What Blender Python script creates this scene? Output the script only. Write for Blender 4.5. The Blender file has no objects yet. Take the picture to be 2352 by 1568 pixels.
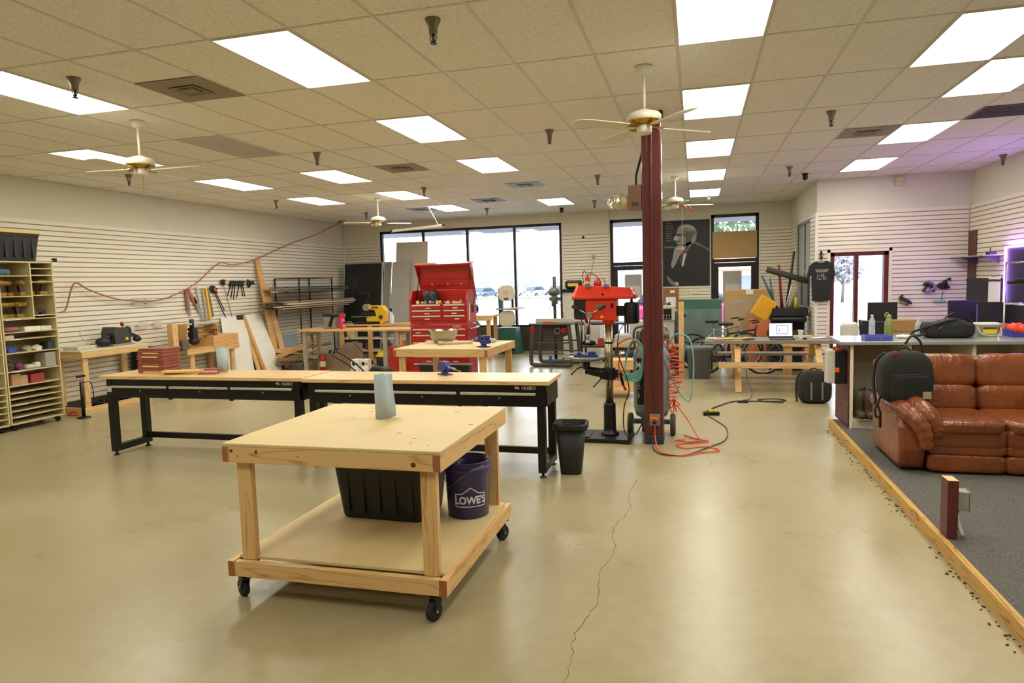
import bpy, math, random
from mathutils import Vector, Matrix, Euler
PI = math.pi
random.seed(7)
scn = bpy.context.scene
COL = scn.collection

# ---------------------------------------------------------------- camera
def cam_axes(yaw, pitch, roll):
    cy, sy, cp, sp = math.cos(yaw), math.sin(yaw), math.cos(pitch), math.sin(pitch)
    f = Vector((-sy*cp, cy*cp, -sp)); r = Vector((cy, sy, 0)); u = r.cross(f)
    cr, sr = math.cos(roll), math.sin(roll)
    return cr*r+sr*u, -sr*r+cr*u, f
cd = bpy.data.cameras.new('camera'); cam = bpy.data.objects.new('camera', cd); COL.objects.link(cam)
cr_, cu_, cf_ = cam_axes(.26634, .08652, -.02843)
cam.matrix_world = Matrix(((cr_.x, cu_.x, -cf_.x, 0), (cr_.y, cu_.y, -cf_.y, 0), (cr_.z, cu_.z, -cf_.z, 1.753), (0, 0, 0, 1)))
cd.sensor_width = 36; cd.lens = 1556.8/2352*36; cd.clip_start = .05; cd.clip_end = 400
scn.camera = cam
# ---------------------------------------------------------------- world, exposure
scn.view_settings.view_transform = 'Standard'; scn.view_settings.look = 'None'
scn.view_settings.exposure = 0.1; scn.view_settings.gamma = 1.0; scn.view_settings.use_curve_mapping = False
wd = bpy.data.worlds.new('overcast_sky'); scn.world = wd; wd.use_nodes = True
wb = wd.node_tree.nodes['Background']; wb.inputs[0].default_value = (.86, .91, 1, 1); wb.inputs[1].default_value = 7.5
LAMP = (1.0, .965, .83); LAMP_S = 14.5          # colour and radiance of the fluorescent panels

# ---------------------------------------------------------------- materials
def lin(h):
    h = h.lstrip('#'); r = []
    for i in (0, 2, 4):
        c = int(h[i:i+2], 16)/255; r.append(c/12.92 if c <= .04045 else ((c+.055)/1.055)**2.4)
    return (*r, 1)
MATS = {}
def mat(name, col='#808080', rough=.6, metal=0, var=.06, scale=12, bump=0, bscale=60, spec=.5, alpha=1, trans=0, emit=0, coat=0, stretch=(1, 1, 1), ior=None):
    if name in MATS: return MATS[name]
    m = bpy.data.materials.new(name); m.use_nodes = True; nt = m.node_tree; n = nt.nodes; L = nt.links
    b = n['Principled BSDF']; c = lin(col)
    b.inputs['Roughness'].default_value = rough; b.inputs['Metallic'].default_value = metal
    b.inputs['Specular IOR Level'].default_value = spec; b.inputs['Coat Weight'].default_value = coat
    b.inputs['Base Color'].default_value = c
    if trans: b.inputs['Transmission Weight'].default_value = trans
    if ior: b.inputs['IOR'].default_value = ior
    if alpha < 1: b.inputs['Alpha'].default_value = alpha
    if emit: b.inputs['Emission Color'].default_value = c; b.inputs['Emission Strength'].default_value = emit
    if (var or bump) and not emit:
        tc = n.new('ShaderNodeTexCoord'); mp = n.new('ShaderNodeMapping'); mp.inputs['Scale'].default_value = stretch
        L.new(tc.outputs['Object'], mp.inputs[0])
    if var and not emit:
        nz = n.new('ShaderNodeTexNoise'); nz.inputs['Scale'].default_value = scale; nz.inputs['Detail'].default_value = 4
        L.new(mp.outputs[0], nz.inputs['Vector'])
        mx = n.new('ShaderNodeMix'); mx.data_type = 'RGBA'
        mx.inputs['A'].default_value = tuple(max(0, x*(1-var*2.2)) for x in c[:3])+(1,)
        mx.inputs['B'].default_value = tuple(min(1, x*(1+var*2.2)) for x in c[:3])+(1,)
        L.new(nz.outputs['Fac'], mx.inputs['Factor']); L.new(mx.outputs['Result'], b.inputs['Base Color'])
    if bump:
        nb = n.new('ShaderNodeTexNoise'); nb.inputs['Scale'].default_value = bscale; nb.inputs['Detail'].default_value = 5
        L.new(mp.outputs[0], nb.inputs['Vector']); bp = n.new('ShaderNodeBump'); bp.inputs['Strength'].default_value = bump
        bp.inputs['Distance'].default_value = .02; L.new(nb.outputs['Fac'], bp.inputs['Height']); L.new(bp.outputs[0], b.inputs['Normal'])
    MATS[name] = m; return m

def ramp(n, L, src, stops):
    r = n.new('ShaderNodeValToRGB'); e = r.color_ramp.elements
    while len(e) < len(stops): e.new(.5)
    for i, (p, c) in enumerate(stops): e[i].position = p; e[i].color = lin(c) if isinstance(c, str) else (c, c, c, 1)
    L.new(src, r.inputs[0]); return r.outputs[0]

def wood(name, base, dark, axis='X', rough=.5, ring=7.0, knots=False):
    if name in MATS: return MATS[name]
    m = bpy.data.materials.new(name); m.use_nodes = True; nt = m.node_tree; n = nt.nodes; L = nt.links; b = n['Principled BSDF']
    tc = n.new('ShaderNodeTexCoord'); mp = n.new('ShaderNodeMapping'); s = {'X': (.55, 8, 8), 'Y': (8, .55, 8), 'Z': (8, 8, .55)}[axis]
    mp.inputs['Scale'].default_value = s; L.new(tc.outputs['Object'], mp.inputs[0])
    nz = n.new('ShaderNodeTexNoise'); nz.inputs['Scale'].default_value = 1.3; nz.inputs['Detail'].default_value = 2; L.new(mp.outputs[0], nz.inputs['Vector'])
    ml = n.new('ShaderNodeMath'); ml.operation = 'MULTIPLY'; ml.inputs[1].default_value = ring; L.new(nz.outputs['Fac'], ml.inputs[0])
    fr = n.new('ShaderNodeMath'); fr.operation = 'PINGPONG'; fr.inputs[1].default_value = .5; L.new(ml.outputs[0], fr.inputs[0])
    fine = n.new('ShaderNodeTexNoise'); fine.inputs['Scale'].default_value = 14; fine.inputs['Detail'].default_value = 3; L.new(mp.outputs[0], fine.inputs['Vector'])
    ad = n.new('ShaderNodeMath'); ad.operation = 'MULTIPLY_ADD'; ad.inputs[1].default_value = .35; L.new(fine.outputs['Fac'], ad.inputs[0]); L.new(fr.outputs[0], ad.inputs[2])
    c = ramp(n, L, ad.outputs[0], [(.12, base), (.55, base), (.72, dark)])
    L.new(c, b.inputs['Base Color']); b.inputs['Roughness'].default_value = rough
    MATS[name] = m; return m

# ---------------------------------------------------------------- mesh builder
class MB:
    def __init__(s): s.v = []; s.f = []; s.sm = []
    def _add(s, vs, fs, sm=False):
        o = len(s.v); s.v += [tuple(v) for v in vs]; s.f += [tuple(i+o for i in f) for f in fs]
        s.sm += [sm]*len(fs) if isinstance(sm, bool) else sm; return s
    def box(s, x0, y0, z0, x1, y1, z1, M=None):
        vs = [Vector((x, y, z)) for z in (z0, z1) for y in (y0, y1) for x in (x0, x1)]
        if M: vs = [M @ v for v in vs]
        return s._add(vs, [(0, 2, 3, 1), (4, 5, 7, 6), (0, 1, 5, 4), (2, 6, 7, 3), (0, 4, 6, 2), (1, 3, 7, 5)])
    def cb(s, c, d, rot=None):
        M = Matrix.Translation(c) @ (Euler(rot).to_matrix().to_4x4() if rot else Matrix())
        return s.box(-d[0]/2, -d[1]/2, -d[2]/2, d[0]/2, d[1]/2, d[2]/2, M)
    def bar(s, p, q, w, h, up=(0, 0, 1)):
        p, q = Vector(p), Vector(q); z = (q-p); l = z.length; z.normalize(); u = Vector(up)
        if abs(z.dot(u)) > .99: u = Vector((0, 1, 0))
        x = u.cross(z).normalized(); y = z.cross(x)
        M = Matrix(((x.x, y.x, z.x, p.x), (x.y, y.y, z.y, p.y), (x.z, y.z, z.z, p.z), (0, 0, 0, 1)))
        return s.box(-w/2, -h/2, 0, w/2, h/2, l, M)
    def tube(s, pts, r, seg=8, caps=True, closed=False):
        pts = [Vector(p) for p in pts]; N = len(pts); rs = r if isinstance(r, (list, tuple)) else [r]*N
        vs = []; fs = []; prev = None
        for i, p in enumerate(pts):
            a = pts[(i-1) % N] if (closed or i > 0) else p; b = pts[(i+1) % N] if (closed or i < N-1) else p
            t = (b-a).normalized() if (b-a).length > 1e-9 else Vector((0, 0, 1))
            if prev is None:
                u = Vector((0, 0, 1)) if abs(t.z) < .9 else Vector((1, 0, 0)); x = u.cross(t).normalized()
            else: x = (prev-t*prev.dot(t)); x = x.normalized() if x.length > 1e-6 else prev
            prev = x; y = t.cross(x)
            for k in range(seg):
                an = 2*PI*k/seg; vs.append(p+rs[i]*(math.cos(an)*x+math.sin(an)*y))
        M = N if closed else N-1
        for i in range(M):
            j = (i+1) % N
            for k in range(seg): fs.append((i*seg+k, i*seg+(k+1) % seg, j*seg+(k+1) % seg, j*seg+k))
        sm = [True]*len(fs)
        if caps and not closed:
            fs += [tuple(range(seg-1, -1, -1)), tuple((N-1)*seg+k for k in range(seg))]; sm += [False, False]
        return s._add(vs, fs, sm)
    def cyl(s, p, q, r, r2=None, seg=20): return s.tube([p, q], [r, r if r2 is None else r2], seg)
    def lathe(s, prof, c=(0, 0, 0), seg=24, M=None, sx=1, sy=1, cap=True):
        vs = []; fs = []
        for (r, z) in prof:
            for k in range(seg):
                a = 2*PI*k/seg; v = Vector((r*math.cos(a)*sx, r*math.sin(a)*sy, z)); v = (M @ v) if M else v; vs.append(v+Vector(c))
        for i in range(len(prof)-1):
            for k in range(seg): fs.append((i*seg+k, i*seg+(k+1) % seg, (i+1)*seg+(k+1) % seg, (i+1)*seg+k))
        sm = [True]*len(fs)
        if cap: fs += [tuple(range(seg-1, -1, -1)), tuple((len(prof)-1)*seg+k for k in range(seg))]; sm += [False]*2
        return s._add(vs, fs, sm)
    def prism(s, poly, a, b, plane='xz', M=None, sm=False):
        def P(u, v, w): return {'xz': Vector((u, w, v)), 'yz': Vector((w, u, v)), 'xy': Vector((u, v, w))}[plane]
        N = len(poly); vs = [P(u, v, a) for u, v in poly]+[P(u, v, b) for u, v in poly]
        if M: vs = [M @ v for v in vs]
        fs = [tuple(range(N)), tuple(range(2*N-1, N-1, -1))]+[(i, N+i, N+(i+1) % N, (i+1) % N) for i in range(N)]
        return s._add(vs, fs, [False, False]+[sm]*N)
    def ell(s, c, r, seg=16, rings=10, M=None):
        vs = []; fs = []
        for i in range(rings+1):
            t = PI*i/rings
            for k in range(seg):
                a = 2*PI*k/seg; v = Vector((r[0]*math.sin(t)*math.cos(a), r[1]*math.sin(t)*math.sin(a), r[2]*math.cos(t))); v = (M @ v) if M else v; vs.append(v+Vector(c))
        for i in range(rings):
            for k in range(seg): fs.append((i*seg+k, (i+1)*seg+k, (i+1)*seg+(k+1) % seg, i*seg+(k+1) % seg))
        return s._add(vs, fs, True)
    def pillow(s, c, d, n=(10, 8, 6), e=.35, M=None, puff=None):
        # rounded cushion: a box grid mapped towards a superellipsoid
        nx, ny, nz = n; idx = {}; vs = []; fs = []
        def P(i, j, k):
            if (i, j, k) in idx: return idx[(i, j, k)]
            x, y, z = 2*i/nx-1, 2*j/ny-1, 2*k/nz-1
            q = (abs(x)**(2/e)+abs(y)**(2/e)+abs(z)**(2/e))**(e/2) if e > 0 else 1
            mxx = max(abs(x), abs(y), abs(z)); t = mxx/q if q > 1e-9 else 1
            v = Vector((x*t*d[0]/2, y*t*d[1]/2, z*t*d[2]/2))
            if puff: v = puff(v, x, y, z)
            if M: v = M @ v
            idx[(i, j, k)] = len(vs); vs.append(v+Vector(c)); return idx[(i, j, k)]
        for i in range(nx):
            for j in range(ny):
                fs.append((P(i, j, 0), P(i, j+1, 0), P(i+1, j+1, 0), P(i+1, j, 0))); fs.append((P(i, j, nz), P(i+1, j, nz), P(i+1, j+1, nz), P(i, j+1, nz)))
        for i in range(nx):
            for k in range(nz):
                fs.append((P(i, 0, k), P(i+1, 0, k), P(i+1, 0, k+1), P(i, 0, k+1))); fs.append((P(i, ny, k), P(i, ny, k+1), P(i+1, ny, k+1), P(i+1, ny, k)))
        for j in range(ny):
            for k in range(nz):
                fs.append((P(0, j, k), P(0, j, k+1), P(0, j+1, k+1), P(0, j+1, k))); fs.append((P(nx, j, k), P(nx, j+1, k), P(nx, j+1, k+1), P(nx, j, k+1)))
        return s._add(vs, fs, True)
    def grid(s, f, nu, nv, th=0):
        # open surface f(u, v) -> point, given thickness th along its normals
        P = [[Vector(f(i/nu, j/nv)) for j in range(nv+1)] for i in range(nu+1)]; W = nv+1
        def nrm(i, j):
            a = P[min(i+1, nu)][j]-P[max(i-1, 0)][j]; b = P[i][min(j+1, nv)]-P[i][max(j-1, 0)]; c = a.cross(b); return c.normalized() if c.length > 1e-12 else Vector((0, 0, 1))
        top = [P[i][j]+nrm(i, j)*th/2 for i in range(nu+1) for j in range(W)]; bot = [P[i][j]-nrm(i, j)*th/2 for i in range(nu+1) for j in range(W)]
        o = len(top); fs = []
        for i in range(nu):
            for j in range(nv):
                a, b, c, d = i*W+j, (i+1)*W+j, (i+1)*W+j+1, i*W+j+1; fs.append((a, b, c, d)); fs.append((o+d, o+c, o+b, o+a))
        for i in range(nu): fs += [(i*W, o+i*W, o+(i+1)*W, (i+1)*W), ((i+1)*W+nv, o+(i+1)*W+nv, o+i*W+nv, i*W+nv)]
        for j in range(nv): fs += [(j+1, o+j+1, o+j, j), (nu*W+j, o+nu*W+j, o+nu*W+j+1, nu*W+j+1)]
        return s._add(top+bot, fs, True)
    def text(s, txt, size, M, depth=.001, align='CENTER', bold=0, xs=1):
        cu = bpy.data.curves.new('t', 'FONT'); cu.body = txt; cu.size = size; cu.extrude = depth; cu.align_x = align; cu.align_y = 'CENTER'; cu.offset = bold; cu.resolution_u = 3
        o = bpy.data.objects.new('t', cu); COL.objects.link(o)
        me = bpy.data.meshes.new_from_object(o.evaluated_get(bpy.context.evaluated_depsgraph_get()))
        s._add([M @ Vector((v.co.x*xs, v.co.y, v.co.z)) for v in me.vertices], [tuple(p.vertices) for p in me.polygons])
        bpy.data.objects.remove(o); bpy.data.curves.remove(cu); bpy.data.meshes.remove(me); return s

def part(name, mb, m, parent=None, bev=0, label=None, kind=None, sub=0, loc=None, rot=None):
    me = bpy.data.meshes.new(name); me.from_pydata(mb.v, [], mb.f); me.polygons.foreach_set('use_smooth', mb.sm); me.update()
    me.materials.append(m if not isinstance(m, str) else MATS[m])
    o = bpy.data.objects.new(name, me); COL.objects.link(o)
    if parent: o.parent = parent
    if bev:
        b = o.modifiers.new('bevel', 'BEVEL'); b.width = bev; b.segments = 2; b.limit_method = 'ANGLE'; b.angle_limit = .9; b.harden_normals = False
    if sub: q = o.modifiers.new('sub', 'SUBSURF'); q.levels = sub; q.render_levels = sub
    if label: o['label'] = label
    if kind: o['kind'] = kind
    if loc: o.location = loc
    if rot: o.rotation_euler = rot
    return o
def tag(o, label, cat, group=None, kind=None):
    o['label'] = label; o['category'] = cat
    if group: o['group'] = group
    if kind: o['kind'] = kind
    return o
def thing(name, label, cat, loc=(0, 0, 0), rz=0, group=None, rot=None):
    o = bpy.data.objects.new(name, None); COL.objects.link(o); o.location = loc; o.rotation_euler = rot if rot else (0, 0, rz); o.empty_display_size = .1
    return tag(o, label, cat, group)
def solo(name, mb, m, label, cat, loc=(0, 0, 0), rz=0, group=None, bev=0, rot=None, kind=None, sub=0):
    o = part(name, mb, m, None, bev, sub=sub); o.location = loc; o.rotation_euler = rot if rot else (0, 0, rz)
    return tag(o, label, cat, group, kind)
def struct(name, mb, m, parent=None, bev=0):
    o = part(name, mb, m, parent, bev)
    if not parent: o['kind'] = 'structure'
    return o
def dup(root, loc, rz=None, label=None, rot=None, scale=None):
    def cp(o, par):
        c = o.copy(); COL.objects.link(c)
        if par: c.parent = par
        for ch in o.children: cp(ch, c)
        return c
    r = cp(root, None); r.location = loc
    if rz is not None: r.rotation_euler = (0, 0, rz)
    if rot: r.rotation_euler = rot
    if scale: r.scale = scale
    if label: r['label'] = label
    return r
def smooth_path(pts, n=6, closed=False):
    P = [Vector(p) for p in pts]; N = len(P); out = []
    for i in range(N if closed else N-1):
        if closed: a, b, c, d = P[i-1], P[i], P[(i+1) % N], P[(i+2) % N]
        else: a, b, c, d = P[max(i-1, 0)], P[i], P[i+1], P[min(i+2, N-1)]
        for k in range(n):
            t = k/n; out.append(.5*((2*b)+(c-a)*t+(2*a-5*b+4*c-d)*t*t+(3*b-a-3*c+d)*t**3))
    if not closed: out.append(P[-1])
    return out
def cable(name, pts, r, m, label, cat='cable', n=6, group=None):
    return solo(name, MB().tube(smooth_path(pts, n), r, 6), m, label, cat, group=group)
def facing(p, d):
    # matrix for something drawn in XY standing upright at p, its front looking along horizontal d
    d = Vector(d).normalized(); x = Vector((0, 0, 1)).cross(d).normalized(); y = Vector((0, 0, 1)) if abs(d.z) < .01 else d.cross(x)
    return Matrix(((x.x, y.x, d.x, p[0]), (x.y, y.y, d.y, p[1]), (x.z, y.z, d.z, p[2]), (0, 0, 0, 1)))

PINE = {a: wood('pine_'+a, '#dcb67c', '#b9803f', a) for a in 'XYZ'}
PINE2 = {a: wood('douglas_'+a, '#d6a86c', '#b57c42', a) for a in 'XYZ'}
MDF = mat('mdf_board', '#d6bf8c', .55, var=.05, scale=3)
BUTCH = wood('butcher_block', '#e0bd84', '#c9995c', 'X', .35, 4)
BLK = mat('black_metal', '#121213', .35, .2, .03)
BLKP = mat('black_plastic', '#171718', .5, 0, .04, bump=.15, bscale=150)
RUB = mat('black_rubber', '#19191a', .75, 0, .05)
CHROME = mat('chrome', '#c9c8c4', .22, 1, .02)
STEEL = mat('brushed_steel', '#a9a79f', .38, .9, .05)
DSTEEL = mat('dark_steel', '#4b4a47', .5, .6, .08)
WHT = mat('white_plastic', '#e8e6dd', .5, 0, .02)
RED = mat('red_enamel', '#b3211d', .3, .1, .03, coat=.4)
ORANGE = mat('orange_cord', '#e2522a', .5)
YEL = mat('yellow_plastic', '#e8c21c', .4, 0, .03)
BLUE = mat('blue_enamel', '#2c3a86', .35, .2, .05)
GREY = mat('grey_plastic', '#7d7c78', .6)
PAPER = mat('white_paper', '#eceae2', .8, var=.02)
CARD = mat('cardboard', '#a67e4f', .8, var=.05, scale=5)
# ================================================================ the room
CZ = 3.45; XL, XR, YB, YN = -9.27, 4.57, 16.83, -4.5; XB, YC = 2.13, 13.5
OX, OY = -.126, 5.28
CX = lambda c: OX+.6096*c
RY = lambda r: OY+1.2192*r

# floor: mottled sealed concrete
m = bpy.data.materials.new('sealed_concrete'); m.use_nodes = True; n = m.node_tree.nodes; L = m.node_tree.links; b = n['Principled BSDF']
tc = n.new('ShaderNodeTexCoord'); n1 = n.new('ShaderNodeTexNoise'); n1.inputs['Scale'].default_value = .8; n1.inputs['Detail'].default_value = 5; n1.inputs['Roughness'].default_value = .55; n1.inputs['Distortion'].default_value = .2
n2 = n.new('ShaderNodeTexNoise'); n2.inputs['Scale'].default_value = 9; n2.inputs['Detail'].default_value = 6
L.new(tc.outputs['Object'], n1.inputs[0]); L.new(tc.outputs['Object'], n2.inputs[0])
ca = ramp(n, L, n1.outputs['Fac'], [(.25, '#998c67'), (.5, '#a49873'), (.75, '#aea383')]); cb2 = ramp(n, L, n2.outputs['Fac'], [(.25, '#978a67'), (.75, '#ada282')])
mx = n.new('ShaderNodeMix'); mx.data_type = 'RGBA'; mx.inputs['Factor'].default_value = .35; L.new(ca, mx.inputs['A']); L.new(cb2, mx.inputs['B'])
sp = n.new('ShaderNodeTexNoise'); sp.inputs['Scale'].default_value = 55; L.new(tc.outputs['Object'], sp.inputs[0])
spr = ramp(n, L, sp.outputs['Fac'], [(.24, .55), (.3, 1.0)]); mm = n.new('ShaderNodeMix'); mm.data_type = 'RGBA'; mm.blend_type = 'MULTIPLY'; mm.inputs['Factor'].default_value = .25
L.new(mx.outputs['Result'], mm.inputs['A']); L.new(spr, mm.inputs['B']); L.new(mm.outputs['Result'], b.inputs['Base Color'])
rr = ramp(n, L, n1.outputs['Fac'], [(.3, .24), (.7, .36)]); L.new(rr, b.inputs['Roughness']); b.inputs['Specular IOR Level'].default_value = .5
MATS['concrete'] = m
struct('floor', MB().box(XL-.2, YN-.2, -.15, XR+.2, YB+.25, 0), m)
cr = MB(); cpts = [(-.5, 5.9), (-.53, 5.5), (-.5, 5.1), (-.57, 4.7), (-.52, 4.3), (-.56, 3.9), (-.53, 3.55), (-.59, 3.2), (-.56, 2.9), (-.6, 2.6), (-.58, 2.3)]
pp = smooth_path([(x+.0, y, .0) for x, y in cpts], 7); pp = [Vector((p.x+random.uniform(-.012, .012), p.y, 0)) for p in pp]
for i in range(len(pp)-1):
    w = random.uniform(.001, .0026)
    a, c = pp[i], pp[i+1]; cr.box(-w, 0, -.001, w, (c-a).length+.004, .0006, Matrix.Translation(a) @ Matrix.Rotation(math.atan2(-(c.x-a.x), c.y-a.y), 4, 'Z'))
struct('trim_floor_crack', cr, mat('crack_dirt', '#6d5c40', .9))

# ceiling tiles
m = bpy.data.materials.new('ceiling_tile'); m.use_nodes = True; n = m.node_tree.nodes; L = m.node_tree.links; b = n['Principled BSDF']
tc = n.new('ShaderNodeTexCoord'); n1 = n.new('ShaderNodeTexNoise'); n1.inputs['Scale'].default_value = 45; n1.inputs['Detail'].default_value = 3
L.new(tc.outputs['Object'], n1.inputs[0]); ca = ramp(n, L, n1.outputs['Fac'], [(.3, '#dbd7ca'), (.5, '#eae7dd'), (.7, '#eeebe2')]); L.new(ca, b.inputs['Base Color']); b.inputs['Roughness'].default_value = .9
bp = n.new('ShaderNodeBump'); bp.inputs['Strength'].default_value = .35; bp.inputs['Distance'].default_value = .01; L.new(n1.outputs['Fac'], bp.inputs['Height']); L.new(bp.outputs[0], b.inputs['Normal'])
struct('ceiling', MB().box(XL-.2, YN-.2, CZ, XR+.2, YB+.25, CZ+.12), m)
g = MB()
for c in range(-15, 8): g.box(CX(c)-.011, YN, CZ-.004, CX(c)+.011, YB if CX(c) < XB else YC, CZ+.001)
for r in range(-7, 10):
    if RY(r) < YB: g.box(XL, RY(r)-.011, CZ-.0035, XR if RY(r) < YC else XB, RY(r)+.011, CZ+.001)
struct('ceiling_grid', g, mat('t_bar', '#cfc9b8', .5, 0, .03))

# slat wall and painted wall
SLAT = mat('slat_panel', '#e9e3d3', .45, var=.015, scale=2); PAINT = mat('wall_paint', '#dcd7c4', .8, var=.02, scale=1.5, bump=.05, bscale=220)
ST = 2.86
def slat(mb, p, q, nrm, z0, z1, pitch=.0762, off=0.0):
    # horizontal boards with a shadow groove between each; front face 18 mm proud of the wall line p-q
    p, q, nr = Vector(p), Vector(q), Vector(nrm); z = z1
    while z > z0+.02:
        b0 = max(z0, z-pitch+.016); poly = [(0, z), (.018, z-.001), (.018, b0), (0, b0-.0)]
        vs = [Vector((e.x, e.y, 0))+nr*d+Vector((0, 0, zz)) for e in (p, q) for d, zz in poly]
        mb._add(vs, [(0, 1, 2, 3), (7, 6, 5, 4), (0, 4, 5, 1), (1, 5, 6, 2), (2, 6, 7, 3), (3, 7, 4, 0)]); z -= pitch
def wall(name, boxes, slats):
    b = MB()
    for x in boxes: b.box(*x)
    o = struct(name, b, PAINT)
    if slats:
        s = MB()
        for a in slats: slat(s, *a)
        part('slat_panels', s, SLAT, o)
        g_ = MB()
        for p, q, nrm, z0, z1 in [a[:5] for a in slats]:
            p, q, nr = Vector((p[0], p[1], 0)), Vector((q[0], q[1], 0)), Vector(nrm)
            vs = [e+nr*d+Vector((0, 0, z)) for z in (z0, z1-.01) for d in (-.002, .006) for e in (p, q)]; g_._add(vs, [(0, 2, 3, 1), (4, 5, 7, 6), (0, 1, 5, 4), (2, 6, 7, 3), (0, 4, 6, 2), (1, 3, 7, 5)])
        part('groove_core', g_, mat('raw_fibreboard', '#b09a7c', .8), o)
    return o
wall('wall_left', [(XL-.2, YN, 0, XL-.018, YB+.2, CZ)], [((XL-.018, YN), (XL-.018, YB-.02), (1, 0, 0), .12, ST)])
struct('baseboard_left', MB().box(XL-.02, YN, 0, XL+.012, YB-.1, .12), mat('dark_baseboard', '#3a3733', .6))
W1 = (-8.21, -3.24); D1 = (-2.03, -.97); D2 = (.35, 1.42); WT = 3.21
yb0, yb1 = YB+.018, YB+.2
wall('wall_back', [(XL, yb0, 0, W1[0], yb1, CZ), (W1[0], yb0, WT, W1[1], yb1, CZ), (W1[0], yb0, 0, W1[1], yb1, .6), (W1[1], yb0, 0, D1[0], yb1, CZ), (D1[0], yb0, WT, D1[1], yb1, CZ),
      (D1[1], yb0, 0, D2[0], yb1, CZ), (D2[0], yb0, WT, D2[1], yb1, CZ), (D2[1], yb0, 0, XB+.2, yb1, CZ)],
     [((a, yb0), (b_, yb0), (0, -1, 0), .12, ST) for a, b_ in ((XL+.02, W1[0]-.03), (W1[1]+.03, D1[0]-.03), (D1[1]+.03, D2[0]-.03), (D2[1]+.03, XB-.02))])
struct('trim_corner_post', MB().box(XL-.02, YB-.03, 0, XL+.03, YB+.02, ST+.03), SLAT)
struct('trim_pilaster', MB().box(W1[1]+.01, YB-.03, ST+.03, D1[0]-.02, YB+.02, CZ), PAINT)
struct('trim_knee_wall', MB().box(W1[0], YB-.015, 0, W1[1], YB+.018, .6), mat('brown_panel', '#4a3b31', .6, var=.08))
# bump-out at the right: side wall with a window, front wall with a door
BW = (14.15, 16.0, 1.05, 2.82)
wall('wall_alcove', [(XB+.001, YC+.15, 0, XB+.15, BW[0], CZ), (XB, BW[1], 0, XB+.15, YB+.2, CZ), (XB, BW[0], 0, XB+.15, BW[1], BW[2]), (XB, BW[0], BW[3], XB+.15, BW[1], CZ)],
     [((XB, YC+.0), (XB, BW[0]-.04), (-1, 0, 0), .12, ST), ((XB, BW[1]+.04), (XB, YB), (-1, 0, 0), .12, ST), ((XB, BW[0]-.04), (XB, BW[1]+.04), (-1, 0, 0), .12, BW[2]-.04)])
D3 = (2.36, 3.32, 2.13)
wall('wall_front_bay', [(XB, YC, 0, D3[0], YC+.15, CZ), (D3[1], YC, 0, XR+.2, YC+.15, CZ), (D3[0], YC, D3[2], D3[1], YC+.15, CZ)],
     [((XB-.018, YC), (D3[0]-.05, YC), (0, -1, 0), .12, ST), ((D3[1]+.05, YC), (XR-.02, YC), (0, -1, 0), .12, ST), ((D3[0]-.05, YC), (D3[1]+.05, YC), (0, -1, 0), D3[2]+.06, ST)])
struct('trim_bay_corner', MB().box(XB-.03, YC-.03, 0, XB+.02, YC+.02, ST), SLAT)
wall('wall_right', [(XR+.018, YN, 0, XR+.2, YC+.15, CZ)], [((XR+.018, YN), (XR+.018, YC-.02), (-1, 0, 0), .12, ST)])
struct('wall_near', MB().box(XL, YN-.15, 0, XR, YN, CZ), PAINT)

# windows and doors
BRZ = mat('dark_bronze_frame', '#2a2220', .45, .4, .05); MAR = mat('maroon_frame', '#5a1a20', .4, .1, .05)
GLASS = bpy.data.materials.new('window_glass'); GLASS.use_nodes = True; n = GLASS.node_tree.nodes; L = GLASS.node_tree.links
n.remove(n['Principled BSDF']); tr = n.new('ShaderNodeBsdfTransparent'); gl = n.new('ShaderNodeBsdfGlossy'); gl.inputs['Roughness'].default_value = .02; tr.inputs[0].default_value = (.93, .96, .97, 1)
ms = n.new('ShaderNodeMixShader'); fz = n.new('ShaderNodeFresnel'); fz.inputs[0].default_value = 1.45; L.new(fz.outputs[0], ms.inputs[0]); L.new(tr.outputs[0], ms.inputs[1]); L.new(gl.outputs[0], ms.inputs[2]); L.new(ms.outputs[0], n['Material Output'].inputs[0])
MATS['glass'] = GLASS
def glazed(name, x0, x1, z0, z1, y, vs=(), hs=(), fw=.05, fr=BRZ, dy=.05, axis='x'):
    b = MB(); B = (lambda a0, c0, a1, c1, w=dy: b.box(a0, y-w, c0, a1, y+w, c1)) if axis == 'x' else (lambda a0, c0, a1, c1, w=dy: b.box(y-w, a0, c0, y+w, a1, c1))
    B(x0, z0, x0+fw, z1); B(x1-fw, z0, x1, z1); B(x0, z1-fw, x1, z1); B(x0, z0, x1, z0+fw)
    for v in vs: B(v-fw*.45, z0, v+fw*.45, z1, dy*.9)
    for h in hs: B(x0, h-fw*.6, x1, h+fw*.6, dy*.95)
    o = struct(name, b, fr); gb = MB()
    xs = [x0+fw]+list(vs)+[x1-fw]
    for i in range(len(xs)-1):
        p = MB()
        if axis == 'x': p.box(xs[i], y+.004, z0+fw, xs[i+1], y+.008, z1-fw)
        else: p.box(y+.004, xs[i], z0+fw, y+.008, xs[i+1], z1-fw)
        part('pane', p, GLASS, o)
    return o
w1 = glazed('window_1', W1[0], W1[1], .6, WT, YB+.1, vs=(-6.97, -5.74, -4.47), fw=.065)
d1 = glazed('door_1', D1[0], D1[1], 0, WT, YB+.1, hs=(2.13,), fw=.07)
st = MB(); st.box(D1[0]+.07, YB+.04, 0, D1[0]+.17, YB+.15, 2.08); st.box(D1[1]-.17, YB+.04, 0, D1[1]-.07, YB+.15, 2.08); st.box(D1[0]+.17, YB+.041, 0, D1[1]-.17, YB+.149, .12); st.box(D1[0]+.17, YB+.041, 1.98, D1[1]-.17, YB+.149, 2.08)
part('door_leaf', st, BRZ, d1)
d2 = glazed('door_2', D2[0], D2[1], 0, WT, YB+.1, hs=(2.13,), fw=.07)
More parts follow.
